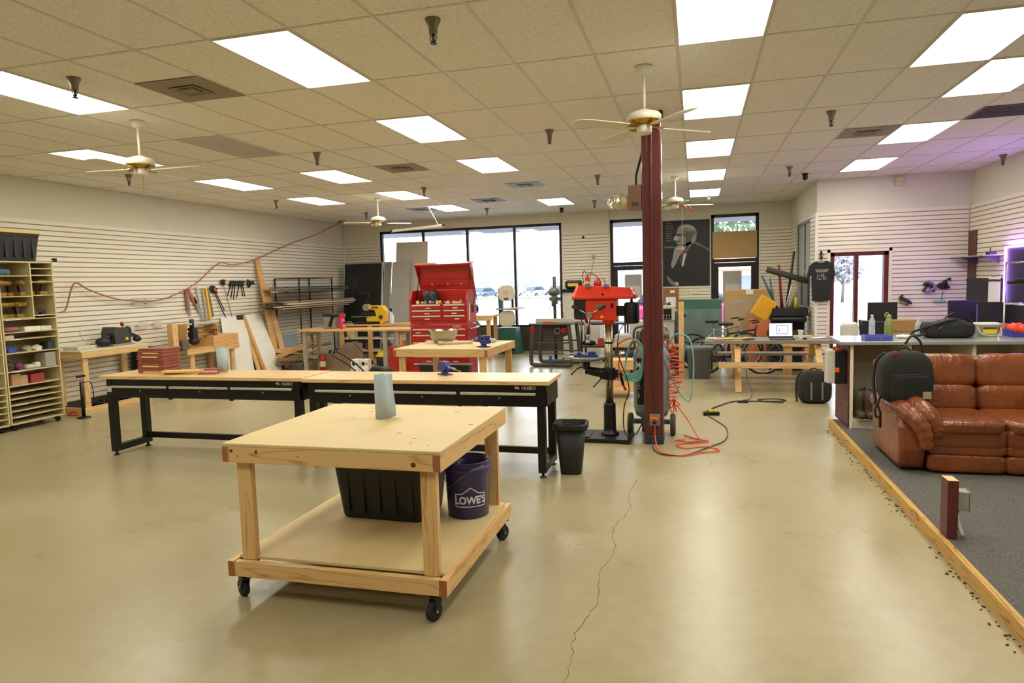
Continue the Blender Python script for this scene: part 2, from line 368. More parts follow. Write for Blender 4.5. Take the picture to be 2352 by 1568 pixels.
st = MB(); st.box(D2[0]+.07, YB+.04, 0, D2[0]+.17, YB+.15, 2.08); st.box(D2[1]-.17, YB+.04, 0, D2[1]-.07, YB+.15, 2.08); st.box(D2[0]+.17, YB+.041, 0, D2[1]-.17, YB+.149, .12); st.box(D2[0]+.17, YB+.041, 1.98, D2[1]-.17, YB+.149, 2.08)
part('door_leaf', st, BRZ, d2)
w2 = glazed('window_2', BW[0], BW[1], BW[2], BW[3], XB+.06, vs=(15.05,), fw=.05, fr=mat('grey_frame', '#6e6a66', .5, .3), axis='y')
for (a, c) in ((BW[0]+.05, 15.03), (15.07, BW[1]-.05)):
    s = MB(); z = BW[3]-.06
    while z > 1.75: s.box(XB+.035, a, z-.02, XB+.04, c, z); z -= .021
    part('blind', s, mat('blind_fabric', '#a7aeb0', .8), w2)
d3 = glazed('door_3', D3[0], D3[1], 0, D3[2], YC+.07, vs=(2.80,), fw=.07, fr=MAR, dy=.07)
s = MB(); s.box(D3[0]-.05, YC-.025, 0, D3[0], YC+.0, D3[2]+.05); s.box(D3[1], YC-.025, 0, D3[1]+.05, YC+.0, D3[2]+.05); s.box(D3[0]-.05, YC-.025, D3[2], D3[1]+.05, YC, D3[2]+.05)
part('door_trim', s, mat('cream_trim', '#e6dcc0', .5), d3)

# raised platform with carpet at the right
PZ = .09; PX = 1.50
CARP = bpy.data.materials.new('grey_carpet'); CARP.use_nodes = True; n = CARP.node_tree.nodes; L = CARP.node_tree.links; b = n['Principled BSDF']
tc = n.new('ShaderNodeTexCoord'); n1 = n.new('ShaderNodeTexNoise'); n1.inputs['Scale'].default_value = 140; L.new(tc.outputs['Object'], n1.inputs[0])
vo = n.new('ShaderNodeTexVoronoi'); vo.inputs['Scale'].default_value = 16; L.new(tc.outputs['Object'], vo.inputs[0]); c1 = ramp(n, L, vo.outputs['Distance'], [(.035, .9), (.07, 0.0)])
c0 = ramp(n, L, n1.outputs['Fac'], [(.3, '#4d4c48'), (.7, '#73716b')]); mx = n.new('ShaderNodeMix'); mx.data_type = 'RGBA'; L.new(c1, mx.inputs['Factor']); L.new(c0, mx.inputs['A']); mx.inputs['B'].default_value = lin('#b9b6ad')
L.new(mx.outputs['Result'], b.inputs['Base Color']); b.inputs['Roughness'].default_value = .95; b.inputs['Specular IOR Level'].default_value = .1
bp = n.new('ShaderNodeBump'); bp.inputs['Strength'].default_value = .6; bp.inputs['Distance'].default_value = .01; L.new(n1.outputs['Fac'], bp.inputs['Height']); L.new(bp.outputs[0], b.inputs['Normal'])
pf = struct('floor_platform', MB().box(PX, YN, .001, XR+.01, 8.35, PZ), CARP)
s = MB(); s.box(PX-.038, YN, .001, PX, 8.35, PZ+.002)
m = wood('worn_stud', '#c39a55', '#8a5c2a', 'Y', .7, 9); part('edge_board', s, m, pf)
random.seed(3); s = MB()
for i in range(170):
    y = random.uniform(1.5, 8.2); x = PX-.045-abs(random.gauss(0, .03)); s.cb((x, y, .004), (random.uniform(.003, .01), random.uniform(.006, .018), random.uniform(.002, .006)), (0, 0, random.uniform(0, 3)))
struct('trim_edge_debris', s, mat('carpet_scraps', '#3f3d36', .95))

# ---------------------------------------------------------------- ceiling lights
DIFF = bpy.data.materials.new('lit_diffuser'); DIFF.use_nodes = True; n = DIFF.node_tree.nodes; L = DIFF.node_tree.links; n.remove(n['Principled BSDF'])
em = n.new('ShaderNodeEmission'); em.inputs[0].default_value = (*LAMP, 1); em.inputs[1].default_value = LAMP_S; L.new(em.outputs[0], n['Material Output'].inputs[0])
FRM = mat('light_frame', '#d9d5c6', .5)
def light_panel(c, r, label, lit=True):
    t = thing('ceiling_light', label, 'ceiling light', (CX(c+.5), RY(r+.5), CZ-.004), 0, 'fluorescent ceiling panels')
    f = MB(); a, b_ = .305, .61; w = .018
    f.box(-a+.006, -b_+.006, -.006, -a+w, b_-.006, 0); f.box(a-w, -b_+.006, -.006, a-.006, b_-.006, 0); f.box(-a+w, -b_+.006, -.006, a-w, -b_+w, 0); f.box(-a+w, b_-w, -.006, a-w, b_-.006, 0)
    part('frame', f, FRM, t)
    part('diffuser', MB().box(-a+w, -b_+w, -.004, a-w, b_-w, -.001), DIFF if lit else mat('unlit_diffuser', '#a9a49a', .4), t)
    return t
LN = [(0, -1, 'large lit ceiling panel at the top edge, straight above the maroon column row'), (0, 1, 'lit ceiling panel just right of the nearest ceiling fan'), (0, 3, 'lit ceiling panel behind the blade tip of the nearest ceiling fan'), (0, 5, 'lit ceiling panel second from the far end of the row beside the column'), (0, 7, 'lit ceiling panel at the far end of the row beside the column, over the poster'),
  (3, 0, 'nearest lit ceiling panel at the upper right corner'), (4, 1, 'second lit ceiling panel at the upper right, before the return grille'), (4, 3, 'lit ceiling panel between the tan vent and the return grille'), (4, 5, 'smallest lit ceiling panel over the bay with the maroon door'),
  (-5, -1, 'largest lit ceiling panel over the rolling worktable'), (-5, 1, 'lit ceiling panel with dark specks in one corner, second in the row over the worktable'), (-5, 3, 'lit ceiling panel third in the row over the worktable'), (-5, 7, 'lit ceiling panel at the far end of the row over the red tool chest'),
  (-9, -1, 'lit ceiling panel behind the sprinkler at the left edge'), (-9, 3, 'lit ceiling panel beyond the grey unlit panel'), (-9, 5, 'lit ceiling panel with a sprinkler at its right corner'), (-9, 7, 'lit ceiling panel above the hanging tube light'),
  (-12, 1, 'lit ceiling panel behind the left ceiling fan'), (-12, 3, 'lit ceiling panel right of the left ceiling fan, close to the left wall'), (-12, 5, 'lit ceiling panel farthest along the left wall')]
for c, r, l in LN: light_panel(c, r, l)
light_panel(-9, 1, 'grey unlit ceiling panel between two lit ones', False)
for c, r in ((0, -4), (-5, -4), (-9, -4), (4, -4), (-12, -3), (4, -2)): light_panel(c, r, 'lit ceiling panel out of the picture, overhead or behind the viewer')
# diffuser vents
VT = mat('tan_vent', '#8c7f66', .6); VD = mat('dark_vent', '#5c5347', .6); VG = mat('grey_vent', '#8f8e90', .6)
def vent(c, y, m, label, w=1.0, l=.6096, slots=False):
    t = thing('ceiling_vent', label, 'ceiling vent', (CX(c)+.3048*w, y+l/2, CZ-.004), 0, 'ceiling vents'); hx, hy = .3*w, l/2-.008
    part('plate', MB().box(-hx, -hy, -.005, hx, hy, 0), m, t, .001)
    s = MB()
    if slots:
        for k in range(9): yy = -hy+.05+k*(2*hy-.1)/8; s.box(-hx+.03, yy-.012, -.012, hx-.03, yy+.006, -.0049)
        part('louvre', s, VD, t)
    else:
        for q in (.55, .32): s.lathe([(q*hx*1.0, -.0052), (q*hx*1.12, -.013), (q*hx*.95, -.016), (q*hx*.9, -.0052)], seg=4, M=Matrix.Rotation(PI/4, 4, 'Z'), cap=False)
        s.box(-.05, -.05, -.016, .05, .05, -.0049); part('louvre', s, m, t)
    return t
vent(-7, RY(-.5), VT, 'square tan vent beside the largest ceiling panel'); vent(-7, RY(3), VT, 'square tan vent in the middle of the ceiling'); vent(-7, RY(6.5), VD, 'square dark vent near the far windows')
vent(3, RY(3), VT, 'square tan vent beside the panel at the right'); vent(5, RY(2.5), VD, 'slotted brown return grille at the right edge', slots=True)
vent(-5, RY(5), VG, 'flat grey vent panel with bluish lit edges')
vent(-10, RY(7.2), VG, 'flat grey ceiling vent near the far left corner')
# sprinklers
def sprinkler():
    t = thing('sprinkler', 'x', 'sprinkler', group='ceiling sprinklers')
    part('cup', MB().lathe([(.052, 0), (.05, -.012), (.032, -.05), (.026, -.085), (.03, -.095), (0.001, -.095)], seg=16, cap=False), mat('sprinkler_brass', '#857a68', .4, .6), t)
    s = MB(); s.cyl((0, 0, -.09), (0, 0, -.15), .009, seg=8); s.cyl((0, 0, -.15), (0, 0, -.156), .022, seg=12)
    for k in (-1, 1): s.tube([(0, 0, -.095), (.022*k, 0, -.11), (.018*k, 0, -.135), (0, 0, -.15)], .004, 5)
    part('nozzle', s, DSTEEL, t); return t
sp0 = sprinkler()
SP = [(-1.62, 4.23, 'nearest brass sprinkler, at the top of the picture'), (-4.70, 4.40, 'chromed sprinkler in front of the lit panel at the left edge'), (-4.59, 7.76, 'sprinkler over the long benches, before a lit panel'), (-7.82, 8.1, 'sprinkler just below the left ceiling fan'), (-4.57, 11.2, 'sprinkler at the corner of a lit panel'), (-1.58, 7.64, 'sprinkler left of the fan by the column'), (-7.75, 11.55, 'sprinkler near the left wall beyond the left fan'), (-1.53, 11.17, 'sprinkler left of the column, midway to the windows'), (1.38, 7.93, 'sprinkler over the walkway right of the column'), (1.43, 11.64, 'sprinkler over the picnic table'), (4.44, 11.9, 'dark sprinkler at the right wall'), (.27, 14.9, 'sprinkler behind the last panel by the poster'), (-2.08, 14.62, 'sprinkler over the far pilaster'), (-4.57, 14.9, 'smallest sprinkler near the far windows'), (-7.27, 14.3, 'sprinkler in the far left corner')]
for i, (x, y, l) in enumerate(SP):
    if i == 0: sp0.location = (x, y, CZ); sp0['label'] = l
    else: dup(sp0, (x, y, CZ), 0, l)
# ================================================================ foreground worktable on castors
def knots(mb_parent, pts, nrm='y', M=None):
    for (x, y, z, r) in pts: part('knot', MB().cyl((x, y-.0006, z), (x, y+.004, z), r, seg=14), mat('pine_knot', '#5a3015', .6), mb_parent)
def castor(par, x, y, z, rz=0, r=.052, m=BLK, w=.034):
    M = Matrix.Translation((x, y, z)) @ Matrix.Rotation(rz, 4, 'Z')
    f = MB(); f.box(-.04, -.045, -.006, .04, .045, 0, M); f.lathe([(.022, -.022), (.03, -.006)], c=(x, y, z), seg=14)
    top = -.02; hz = -(z-r) ; off = .025
    for s in (-1, 1):
        poly = [(-.022, top), (.03, top), (off+.018, hz+.006), (off, hz-.014), (off-.02, hz+.0)]
        f.prism(poly, s*(w/2+.003), s*(w/2+.007), 'xz', M)
    f.box(-.022, -w/2-.007, top-.002, .03, w/2+.007, top+.003, M)
    o = part('castor', f, m, par)
    part('brake_lever', MB().box(-.045, -w/2-.004, -.03, -.01, w/2+.004, -.022, M), DSTEEL, o)
    wh = MB(); wh.lathe([(r*.55, -w/2), (r*.93, -w/2), (r, -w/2+.006), (r, w/2-.006), (r*.93, w/2), (r*.55, w/2)], seg=24, M=M @ Matrix.Translation((off, 0, hz)) @ Matrix.Rotation(PI/2, 4, 'X'))
    part('wheel', wh, RUB, o)
    hb = MB(); hb.cyl(M @ Vector((off, -w/2-.009, hz)), M @ Vector((off, w/2+.009, hz)), .008, seg=10); part('axle', hb, STEEL, o)
    return o
def worktable(name, label, loc, lx, ly, h, deck=True, wheels=True, rz=0):
    t = thing(name, label, 'workbench', loc, rz); X, Y = lx/2, ly/2
    part('tabletop', MB().box(-X, -Y, h-.018, X, Y, h), MDF, t, .004)
    ap = MB(); ap.box(-X+.042, -Y, h-.108, X-.042, -Y+.038, h-.0185); part('front_rail', ap, PINE['X'], t, .002)
    ap = MB(); ap.box(-X+.042, Y-.038, h-.108, X-.042, Y, h-.0185); part('rear_rail', ap, PINE['X'], t, .002)
    for s in (-1, 1):
        x0, x1 = sorted((s*X, s*(X-.038))); q = part('side_rail', MB().box(x0, -Y, h-.108, x1, Y, h-.0185), PINE['Y'], t, .002)
        part('end_grain', MB().box(x0+.002, -Y-.001, h-.106, x1-.002, -Y+.002, h-.0205), mat('end_grain', '#a2623a' , .7), q)
    zb = (.14 if wheels else 0); zt = h-.108
    legs = ((-X+.06, -Y+.04), (X-.133, -Y+.04), (-X+.06, Y-.08), (X-.133, Y-.08))
    for (x, y) in legs: part('leg', MB().box(x, y, .232 if deck else 0, x+.089, y+.038, h-.02), PINE['Z'], t, .002)
    if deck:
        part('lower_deck', MB().box(-X+.03, -Y+.055, .232, X-.02, Y-.02, .25), MDF, t, .002)
        for s, a in ((-1, 'lower_front_rail'), (1, 'lower_rear_rail')):
            y0, y1 = sorted((s*Y, s*(Y-.038))); part(a, MB().box(-X+.035, y0, .145, X-.035, y1, .232), PINE['X'], t, .002)
        for s in (-1, 1):
            x0, x1 = sorted((s*(X+.01), s*(X-.03))); q = part('lower_side_rail', MB().box(x0, -Y, .143, x1, Y+.02, .234), PINE['Y'], t, .002)
            part('end_grain', MB().box(x0+.002, -Y-.001, .146, x1-.002, -Y+.002, .231), mat('end_grain', '#a2623a', .7), q)
    if wheels:
        for x, y, a in ((-X+.05, -Y+.06, 2.6), (X-.07, -Y+.05, -1.9), (X-.04, Y-.08, 1.2), (-X+.06, Y-.08, 2.2)): castor(t, x, y, .145, a)
    return t
T1 = worktable('rolling_workbench', 'square pine workbench on black castors with a stained board top', (-1.905, 3.77, 0), 1.30, 1.23, .91)
knots(T1, [(-.59, -.615, .868, .010), (-.43, -.615, .868, .009), (-.17, -.615, .85, .004), (.5, -.615, .835, .014), (-.55, -.615, .84, .004)])
s = MB(); random.seed(5)
for i in range(34):
    x, y = random.choice([(.35, .35), (.45, .1), (-.2, .3), (.3, -.3), (.4, -.45), (0, .1)]); x += random.gauss(0, .1); y += random.gauss(0, .1)
    if abs(x) < .62 and abs(y) < .58: s.lathe([(0.0001, .9103), (random.uniform(.002, .008), .9103), (.0001, .9104)], c=(x, y, 0), seg=7, sx=random.uniform(.6, 2.4), cap=False)
q = part('glue_stains', s, mat('table_stain', '#877452', .7), T1); q['kind'] = 'stuff'

def tote(name, label, loc, rz, w=.62, d=.44, h=.36, lid=YEL):
    t = thing(name, label, 'storage tote', loc, rz); b = MB()
    def ring(k, z, r=.05):
        out = []
        for cx, cy, a0 in ((1, 1, 0), (-1, 1, 90), (-1, -1, 180), (1, -1, 270)):
            for a in (0, 30, 60, 90):
                an = math.radians(a0+a); out.append((cx*(w/2*k-r)+r*math.cos(an), cy*(d/2*k-r)+r*math.sin(an), z))
        return out
    lv = [ring(.80, 0), ring(.82, .012), ring(.93, h*.8), ring(.95, h*.86), ring(.95, h*.9), ring(.98, h*.9), ring(.98, h*.93), ring(.96, h*.93)]
    N = 16; vs = [v for r_ in lv for v in r_]; fs = [tuple(range(N-1, -1, -1))]
    for i in range(len(lv)-1): fs += [(i*N+k, i*N+(k+1) % N, (i+1)*N+(k+1) % N, (i+1)*N+k) for k in range(N)]
    fs.append(tuple((len(lv)-1)*N+k for k in range(N)))
    b._add(vs, fs)
    for k in range(5):
        x = -w*.32+k*w*.16; b.box(x-.014, -d*.465, .05, x+.014, -d*.40, h*.84); b.box(x-.014, d*.40, .05, x+.014, d*.465, h*.84)
    part('tub', b, mat('tote_black', '#1b1b1c', .45, bump=.1, bscale=120), t, .003)
    l = MB(); N = 16; lv = [ring(1.0, h*.931), ring(1.0, h*.97), ring(.97, h*.985), ring(.88, h*.985), ring(.86, h*.965)]; vs = [v for r_ in lv for v in r_]; fs = [tuple(range(N-1, -1, -1))]
    for i in range(len(lv)-1): fs += [(i*N+k, i*N+(k+1) % N, (i+1)*N+(k+1) % N, (i+1)*N+k) for k in range(N)]
    fs.append(tuple((len(lv)-1)*N+k for k in range(N))); l._add(vs, fs); part('lid', l, lid, t, .002)
    for s_ in (-1, 1): part('handle', MB().box(s_*w*.47, -.06, h*.8, s_*w*.53, .06, h*.86), MATS['tote_black'], t, .003)
    return t
tote('storage_tote', 'black tote with a yellow lid under the rolling workbench', (-1.965, 4.07, .25), -.03, .70, .46, .425)

# purple-blue bucket
BK = mat('navy_bucket', '#2b2668', .35, var=.03, coat=.2)
t = thing('bucket', 'dark blue bucket with a white shop logo on the lower deck', 'bucket', (-1.452, 4.12, .25), 0)
prof = [(.128, 0), (.134, .004), (.145, .285), (.149, .29), (.149, .302), (.155, .304), (.156, .328), (.148, .331), (.150, .355), (.155, .357), (.155, .367), (.147, .367), (.14, .285), (.128, .01), (0.001, .008)]
part('pail', MB().lathe([(0.001, 0)]+prof, seg=36, cap=False), BK, t)
s = MB(); s.tube([(.155*math.cos(a)*1.02, .155*math.sin(a)*1.02, .345-.12*math.sin(max(0, 1))*abs(math.cos((a+.4)))*0-.14*(1-abs(math.cos(a+.5)))) for a in [(-.5+PI+k*PI/14) for k in range(15)]], .002, 6)
part('wire_handle', s, STEEL, t)
lg = MB(); R_ = .1425
def wrap(x, z, d=.0012): a = x/.14; rr = .134+(.146-.134)*z/.30+d; return (rr*math.sin(a), -rr*math.cos(a), z)
def strip(mb, pts, w, d=.0014):
    for i in range(len(pts)-1):
        (x0, z0), (x1, z1) = pts[i], pts[i+1]; l = math.hypot(x1-x0, z1-z0); nx, nz = -(z1-z0)/l*w/2, (x1-x0)/l*w/2; K = max(1, int(l/.01)); vs = []
        for k in range(K+1):
            t_ = k/K; x = x0+(x1-x0)*t_; z = z0+(z1-z0)*t_; vs += [wrap(x+nx, z+nz, d), wrap(x-nx, z-nz, d)]
        mb._add(vs, [(2*k, 2*k+1, 2*k+3, 2*k+2) for k in range(K)])
strip(lg, [(-.102, .085), (-.102, .165), (-.055, .17), (-.0, .21), (.055, .17), (.102, .165), (.102, .085), (-.102, .085)], .006)
tx = MB().text("LOWE'S", .062, Matrix(), 0, bold=.0024); lg._add([wrap(v[0]*.98, .124+v[1]*1.1, .0014) for v in tx.v], tx.f)
lgo = part('logo', lg, mat('white_print', '#d9d6e2', .5), t); lgo.rotation_euler = (0, 0, math.atan2(1.475, 4.13)+.1)
s = MB(); s.tube([(-.09, .03, .01), (-.05, -.02, .33)], .012, 6); s.tube([(.04, .06, .01), (.07, .02, .3)], .009, 6); s.cb((.0, .0, .27), (.16, .1, .02), (.3, .2, .4)); solo('bucket_scrap', s, DSTEEL, 'grey scrap pieces inside the dark blue bucket', 'scrap', (-1.452, 4.12, .262))

TOW = mat('blue_paper', '#b7c8d3', .85, bump=.4, bscale=260)
def towels(name, label, loc, rz=0, flap=True, r=.048, h=.285):
    t = thing(name, label, 'paper towels', loc, rz)
    part('roll', MB().lathe([(.022, 0), (r, 0), (r, h), (.022, h), (.02, h), (.02, .002)], seg=32, cap=False), TOW, t)
    part('core', MB().lathe([(.0205, .001), (.0205, h-.002), (.0195, h-.002), (.0195, .001)], seg=20, cap=False), CARD, t)
    if flap: part('loose_sheet', MB().grid(lambda u, v: (r-.004+.022*u*(1.15-.75*v)+.003*math.sin(7*v)*u, .01+.035*u, h*(.03*u+v*(1-.04*u))), 6, 10, .0015), TOW, t)
    return t
towels('paper_towel_roll', 'roll of blue paper towels standing on the rolling workbench', (-1.945, 3.93, .91), .0)
towels('paper_towel_roll', 'roll of blue paper towels on the long black bench, by the cedar boards', (-4.96, 6.22, .88), 0, False, .052, .26)

# ================================================================ long black drawer benches
def bench(label, x0, x1, y0=5.84, y1=6.38, h=.88, logo=True, sticker=False):
    L_ = x1-x0; t = thing('drawer_bench', label, 'workbench', (x0, y0, 0), 0, 'long black drawer benches'); D = y1-y0
    part('butcher_block_top', MB().box(0, -.02, h-.036, L_, D, h), BUTCH, t, .004)
    b = MB(); b.box(.06, .02, .775, L_-.03, .05, h-.037); b.box(.06, .05, .645, L_-.03, D-.03, h-.037)
    part('drawer_housing', b, BLK, t, .003)
    dw = (L_-.22)/3
    for k in range(3):
        a = .13+k*dw; d = part('drawer', MB().box(a, .012, .645, a+dw-.03, .048, .772), BLK, t, .003)
        hd = MB(); hd.box(a+.005, -.012, .75, a+dw-.035, .012, .774); part('drawer_handle', hd, mat('satin_aluminium', '#c6c1b4', .45, .4), d, .004)
        part('lock', MB().cyl((a+dw/2, .004, .722), (a+dw/2, .014, .722), .009, seg=12), STEEL, d)
        if k < 2: part('drawer_divider', MB().box(a+dw-.03, .016, .63, a+dw, .05, .775), BLK, t)
    for xx in (.055, L_-.12):
        for yy in (.015, D-.09): part('leg', MB().box(xx, yy, .045, xx+.07, yy+.075, h-.037), BLK, t, .003)
        part('foot_bar', MB().box(xx+.002, .09, .045, xx+.068, D-.09, .115), BLK, t, .003)
        for yy in (.05, D-.05): part('levelling_foot', MB().lathe([(.032, 0), (.03, .008), (.014, .014), (.01, .046)], c=(xx+.035, yy, 0), seg=14), BLK, t)
    part('stretcher', MB().box(.12, D-.07, .1, L_-.12, D-.03, .165), BLK, t, .003)
    tx = MB(); lx = L_-.19; tx.text('HUSKY', .042, facing((lx, .0185, .812), (0, -1, 0)), .0006, bold=.0012)
    dg = [(-.135, .006), (-.118, .016), (-.108, .022), (-.106, .014), (-.09, .012), (-.086, -.004), (-.094, -.014), (-.1, -.006), (-.114, -.004), (-.122, -.012), (-.126, -.002)]
    tx.prism([(lx+x, .812+z) for x, z in dg], .0178, .0195, 'xz'); part('logo', tx, mat('logo_white', '#c9c6be', .5), t)
    if sticker: part('sticker', MB().box(.062, .0138, .70, .122, .0152, .765), mat('sticker', '#c9c9c6', .5, scale=70, var=.35), t)
    return t
bench('left long black drawer bench with a butcher-block top and cedar boards on it', -6.21, -3.74, sticker=True)
bench('right long black drawer bench with a blue vise on its butcher-block top', -3.705, -1.25, y0=5.78, y1=6.33)
# cedar panels
CED = {a: wood('cedar_'+a, '#a8614f', '#7c3a33', a, .55, 6) for a in 'XY'}; YC_ = wood('pale_cedar', '#e2c078', '#bd8f49', 'X', .55, 5)
random.seed(11); z = .88; CED2 = wood('dark_cedar', '#94503f', '#6b3029', 'Y', .55, 6)
pl = [1, 0, 0, 1, 0, 0, 0, 0, 1, 0, 1, 0, 0]
od = ['bottom', 'second', 'third', 'fourth', 'fifth', 'sixth', 'seventh', 'eighth', 'ninth', 'tenth', 'eleventh', 'twelfth', 'top']
for k in range(13):
    th = .0205; dx, dy = random.uniform(-.01, .01), random.uniform(-.01, .01)
    t = thing('cedar_plank', ('cedar plank with pale middle, ' if pl[k] else 'reddish cedar plank, ')+od[k]+(' of' if k in (0, 12) else ' from bottom of')+' the stack', 'board', (-5.76+dx, 6.2+dy, z), random.uniform(-.02, .02), 'stacked cedar panels')
    
    for a_ in (-.17, .11): part('end_batten', MB().box(a_, -.13, 0, a_+.06, .13, th-.001), CED['Y'] if k % 2 else CED2, t, .003)
    part('middle', MB().box(-.1095, -.128, .001, .1095, .128, th-.002), YC_ if pl[k] else (CED['X'] if k % 3 else CED2), t, .003); z += th
random.seed(2)
for (x, y, z, w, d, a, m_, l) in ((-5.26, 6.05, .8805, .5, .1, .12, YC_, 'yellow cedar board lying flat in front of the stack'), (-5.3, 6.02, .9015, .42, .12, .3, YC_, 'pale cedar board laid crosswise on another near the stack'), (-5.10, 6.17, .9015, .36, .09, .22, CED['X'], 'reddish cedar offcut lying on the yellow board'), (-4.98, 6.03, .8805, .2, .075, .18, CED['X'], 'short red cedar offcut at the end of the loose boards')):
    solo('cedar_board', MB().cb((0, 0, .01), (w, d, .02)), m_, l, 'board', (x, y, z), a, 'loose cedar boards on the bench', .002)

# blue bench vises
def vise(label, loc, rz, s=1.0, base=True):
    t = thing('bench_vise', label, 'vise', loc, rz, 'blue bench vises')
    b = MB(); b.lathe([(.055, 0), (.055, .012), (.035, .02), (.033, .045), (.04, .05)], seg=20); b.box(-.075, -.045, 0, .075, .045, .012); part('base', b, BLUE, t, .003)
    b = MB(); b.box(-.03, -.035, .045, .09, .035, .09); b.prism([(.0, .09), (.075, .09), (.08, .135), (.045, .14), (.03, .11)], -.032, .032, 'xz'); part('fixed_jaw', b, BLUE, t, .004)
    b = MB(); b.box(-.15, -.022, .06, -.03, .022, .085); b.prism([(-.06, .06), (-.03, .06), (-.005, .1), (-.005, .14), (-.05, .135), (-.07, .095)], -.034, .034, 'xz'); part('moving_jaw', b, BLUE, t, .004)
    b = MB(); b.box(-.006, -.034, .115, .001, .034, .14); b.box(.036, -.034, .115, .043, .034, .14); part('jaw_plate', b, STEEL, t)
    b = MB(); b.cyl((-.19, 0, .072), (-.14, 0, .072), .012, seg=12); b.cyl((-.178, -.07, .04), (-.178, .07, .1), .005, seg=8); b.ell((-.178, -.07, .04), (.009,)*3); b.ell((-.178, .07, .1), (.009,)*3); part('screw_handle', b, STEEL, t)
    t.scale = (s,)*3; return t
vise('blue bench vise bolted on the long black bench', (-2.36, 6.14, .88), 2.5, .95)
vise('blue bench vise clamped at the corner of the pine table', (-2.76, 8.66, .9), -.5, 1.15)

# ================================================================ pine table in the middle with bowl
T2 = worktable('pine_workbench', 'plain pine workbench in the middle with a steel bowl on it', (-3.29, 9.06, 0), 1.36, 1.26, .9, False, False, -.03)
t = thing('mixing_bowl', 'large stainless steel mixing bowl on the pine workbench', 'bowl', (-3.6, 9.35, .9)); t.scale = (1.1, 1.1, 1.35)
part('bowl', MB().lathe([(.001, 0), (.1, 0), (.13, .012), (.18, .07), (.2, .135), (.215, .138), (.216, .143), (.197, .142), (.176, .075), (.125, .018), (.001, .006)], seg=36, cap=False), mat('polished_steel', '#b3aea4', .2, 1, .02), t)
t = thing('rolled_tube', 'pale wooden stick with a wide end lying on the pine workbench', 'tool', (-3.28, 9.05, .9), .35)
s = MB(); s.cyl((-.22, 0, .026), (.22, 0, .026), .02, seg=14); part('shaft', s, mat('pale_wood', '#c9bda6', .6), t); part('wide_end', MB().cyl((-.27, 0, .028), (-.19, 0, .028), .027, seg=14), mat('pale_wood2', '#b8a88c', .6), t)
t = thing('caulk_tube', 'blue-grey rounded tube lying behind the vise', 'tube', (-2.87, 9.3, .9), .1)
part('tube', MB().tube([(-.14, 0, .03), (-.12, 0, .034), (.06, 0, .034), (.1, 0, .025)], [.022, .033, .033, .012], 14), mat('pale_blue_plastic', '#a9b8b8', .4), t)
part('nozzle', MB().cyl((.1, 0, .025), (.17, 0, .02), .01, .004, seg=8), WHT, t)

# ================================================================ waste bin
t = thing('waste_bin', 'black plastic waste bin at the end of the long bench', 'waste bin', (-1.11, 6.02, 0), .05)
def rr(w, d, r, z, n=5):
    return [(cx*(w-r)+r*math.cos(math.radians(a0+a*90/n)), cy*(d-r)+r*math.sin(math.radians(a0+a*90/n)), z) for cx, cy, a0 in ((1, 1, 0), (-1, 1, 90), (-1, -1, 180), (1, -1, 270)) for a in range(n+1)]
def loft(mb, rings, c0=True, c1=True, sm=True):
    N = len(rings[0]); vs = [v for r_ in rings for v in r_]; fs = []
    for i in range(len(rings)-1): fs += [(i*N+k, i*N+(k+1) % N, (i+1)*N+(k+1) % N, (i+1)*N+k) for k in range(N)]
    s_ = [sm]*len(fs)
    if c0: fs.append(tuple(range(N-1, -1, -1))); s_.append(False)
    if c1: fs.append(tuple((len(rings)-1)*N+k for k in range(N))); s_.append(False)
    return mb._add(vs, fs, s_)
b = MB(); loft(b, [rr(.09, .075, .04, 0), rr(.095, .08, .042, .01), rr(.135, .112, .05, .455), rr(.13, .108, .05, .455), rr(.09, .076, .04, .02), rr(.085, .07, .04, .015)]); part('bin_body', b, BLKP, t)
b = MB(); loft(b, [rr(.137, .114, .05, .41), rr(.155, .13, .055, .415), rr(.158, .134, .058, .46), rr(.15, .127, .055, .475), rr(.137, .114, .05, .47), rr(.135, .112, .05, .41)], False, False)
for sx in (-1, 1): b.box(sx*.02-.012, -.132, .472, sx*.02+.012, -.118, .482)
part('rim', b, BLKP, t)

# ================================================================ maroon steel column
t = thing('steel_column', 'maroon painted square steel column from floor to ceiling', 'column', (-.437, 7.32, 0), .0)
MRN = mat('maroon_paint', '#5b2423', .35, .1, .05, coat=.25)
b = MB(); b.box(-.1, -.1, .1, .1, .1, CZ); part('shaft', b, MRN, t, .012)
part('painted_base', MB().box(-.102, -.102, 0, .102, .102, .1), mat('dark_blue_paint', '#2c3340', .5), t, .012)
b = MB(); b.box(-.12, -.13, CZ-.06, .12, .13, CZ-.0); part('cap_plate', b, MRN, t)
b = MB(); b.tube(smooth_path([(-.0, -.112, CZ), (-.0, -.112, 2.4), (-.002, -.112, 1.3), (-.002, -.112, .62), (.02, -.112, .5), (.028, -.112, .42), (.028, -.112, .38)], 5), .011, 10)
for z in (1.75, .95, 2.6): b.box(-.022, -.114, z, .022, -.1, z+.02)
part('conduit', b, MRN, t)
t = thing('outlet_box', 'grey outlet box with an orange plug on the maroon column', 'outlet', (-.425, 7.205, .27), 0)
part('box', MB().box(-.055, -.035, -.06, .055, .013, .06), mat('box_grey', '#8d887c', .45, .5), t, .003)
b = MB(); 
for sx in (-.045, .045):
    for sz in (-.05, .05): b.cyl((sx, -.038, sz), (sx, -.034, sz), .004, seg=8)
part('screws', b, CHROME, t)
part('plug_adapter', MB().box(-.045, -.075, .0, .035, -.034, .035), mat('orange_plastic', '#e06a1e', .4), t, .005)
part('plug', MB().cyl((0, -.07, .01), (.0, -.085, -.03), .016, seg=10), BLK, t)
MB_ = MB(); t = thing('timer_box', 'brown junction box high on the maroon column', 'junction box', (-.60, 7.31, 2.60), 0)
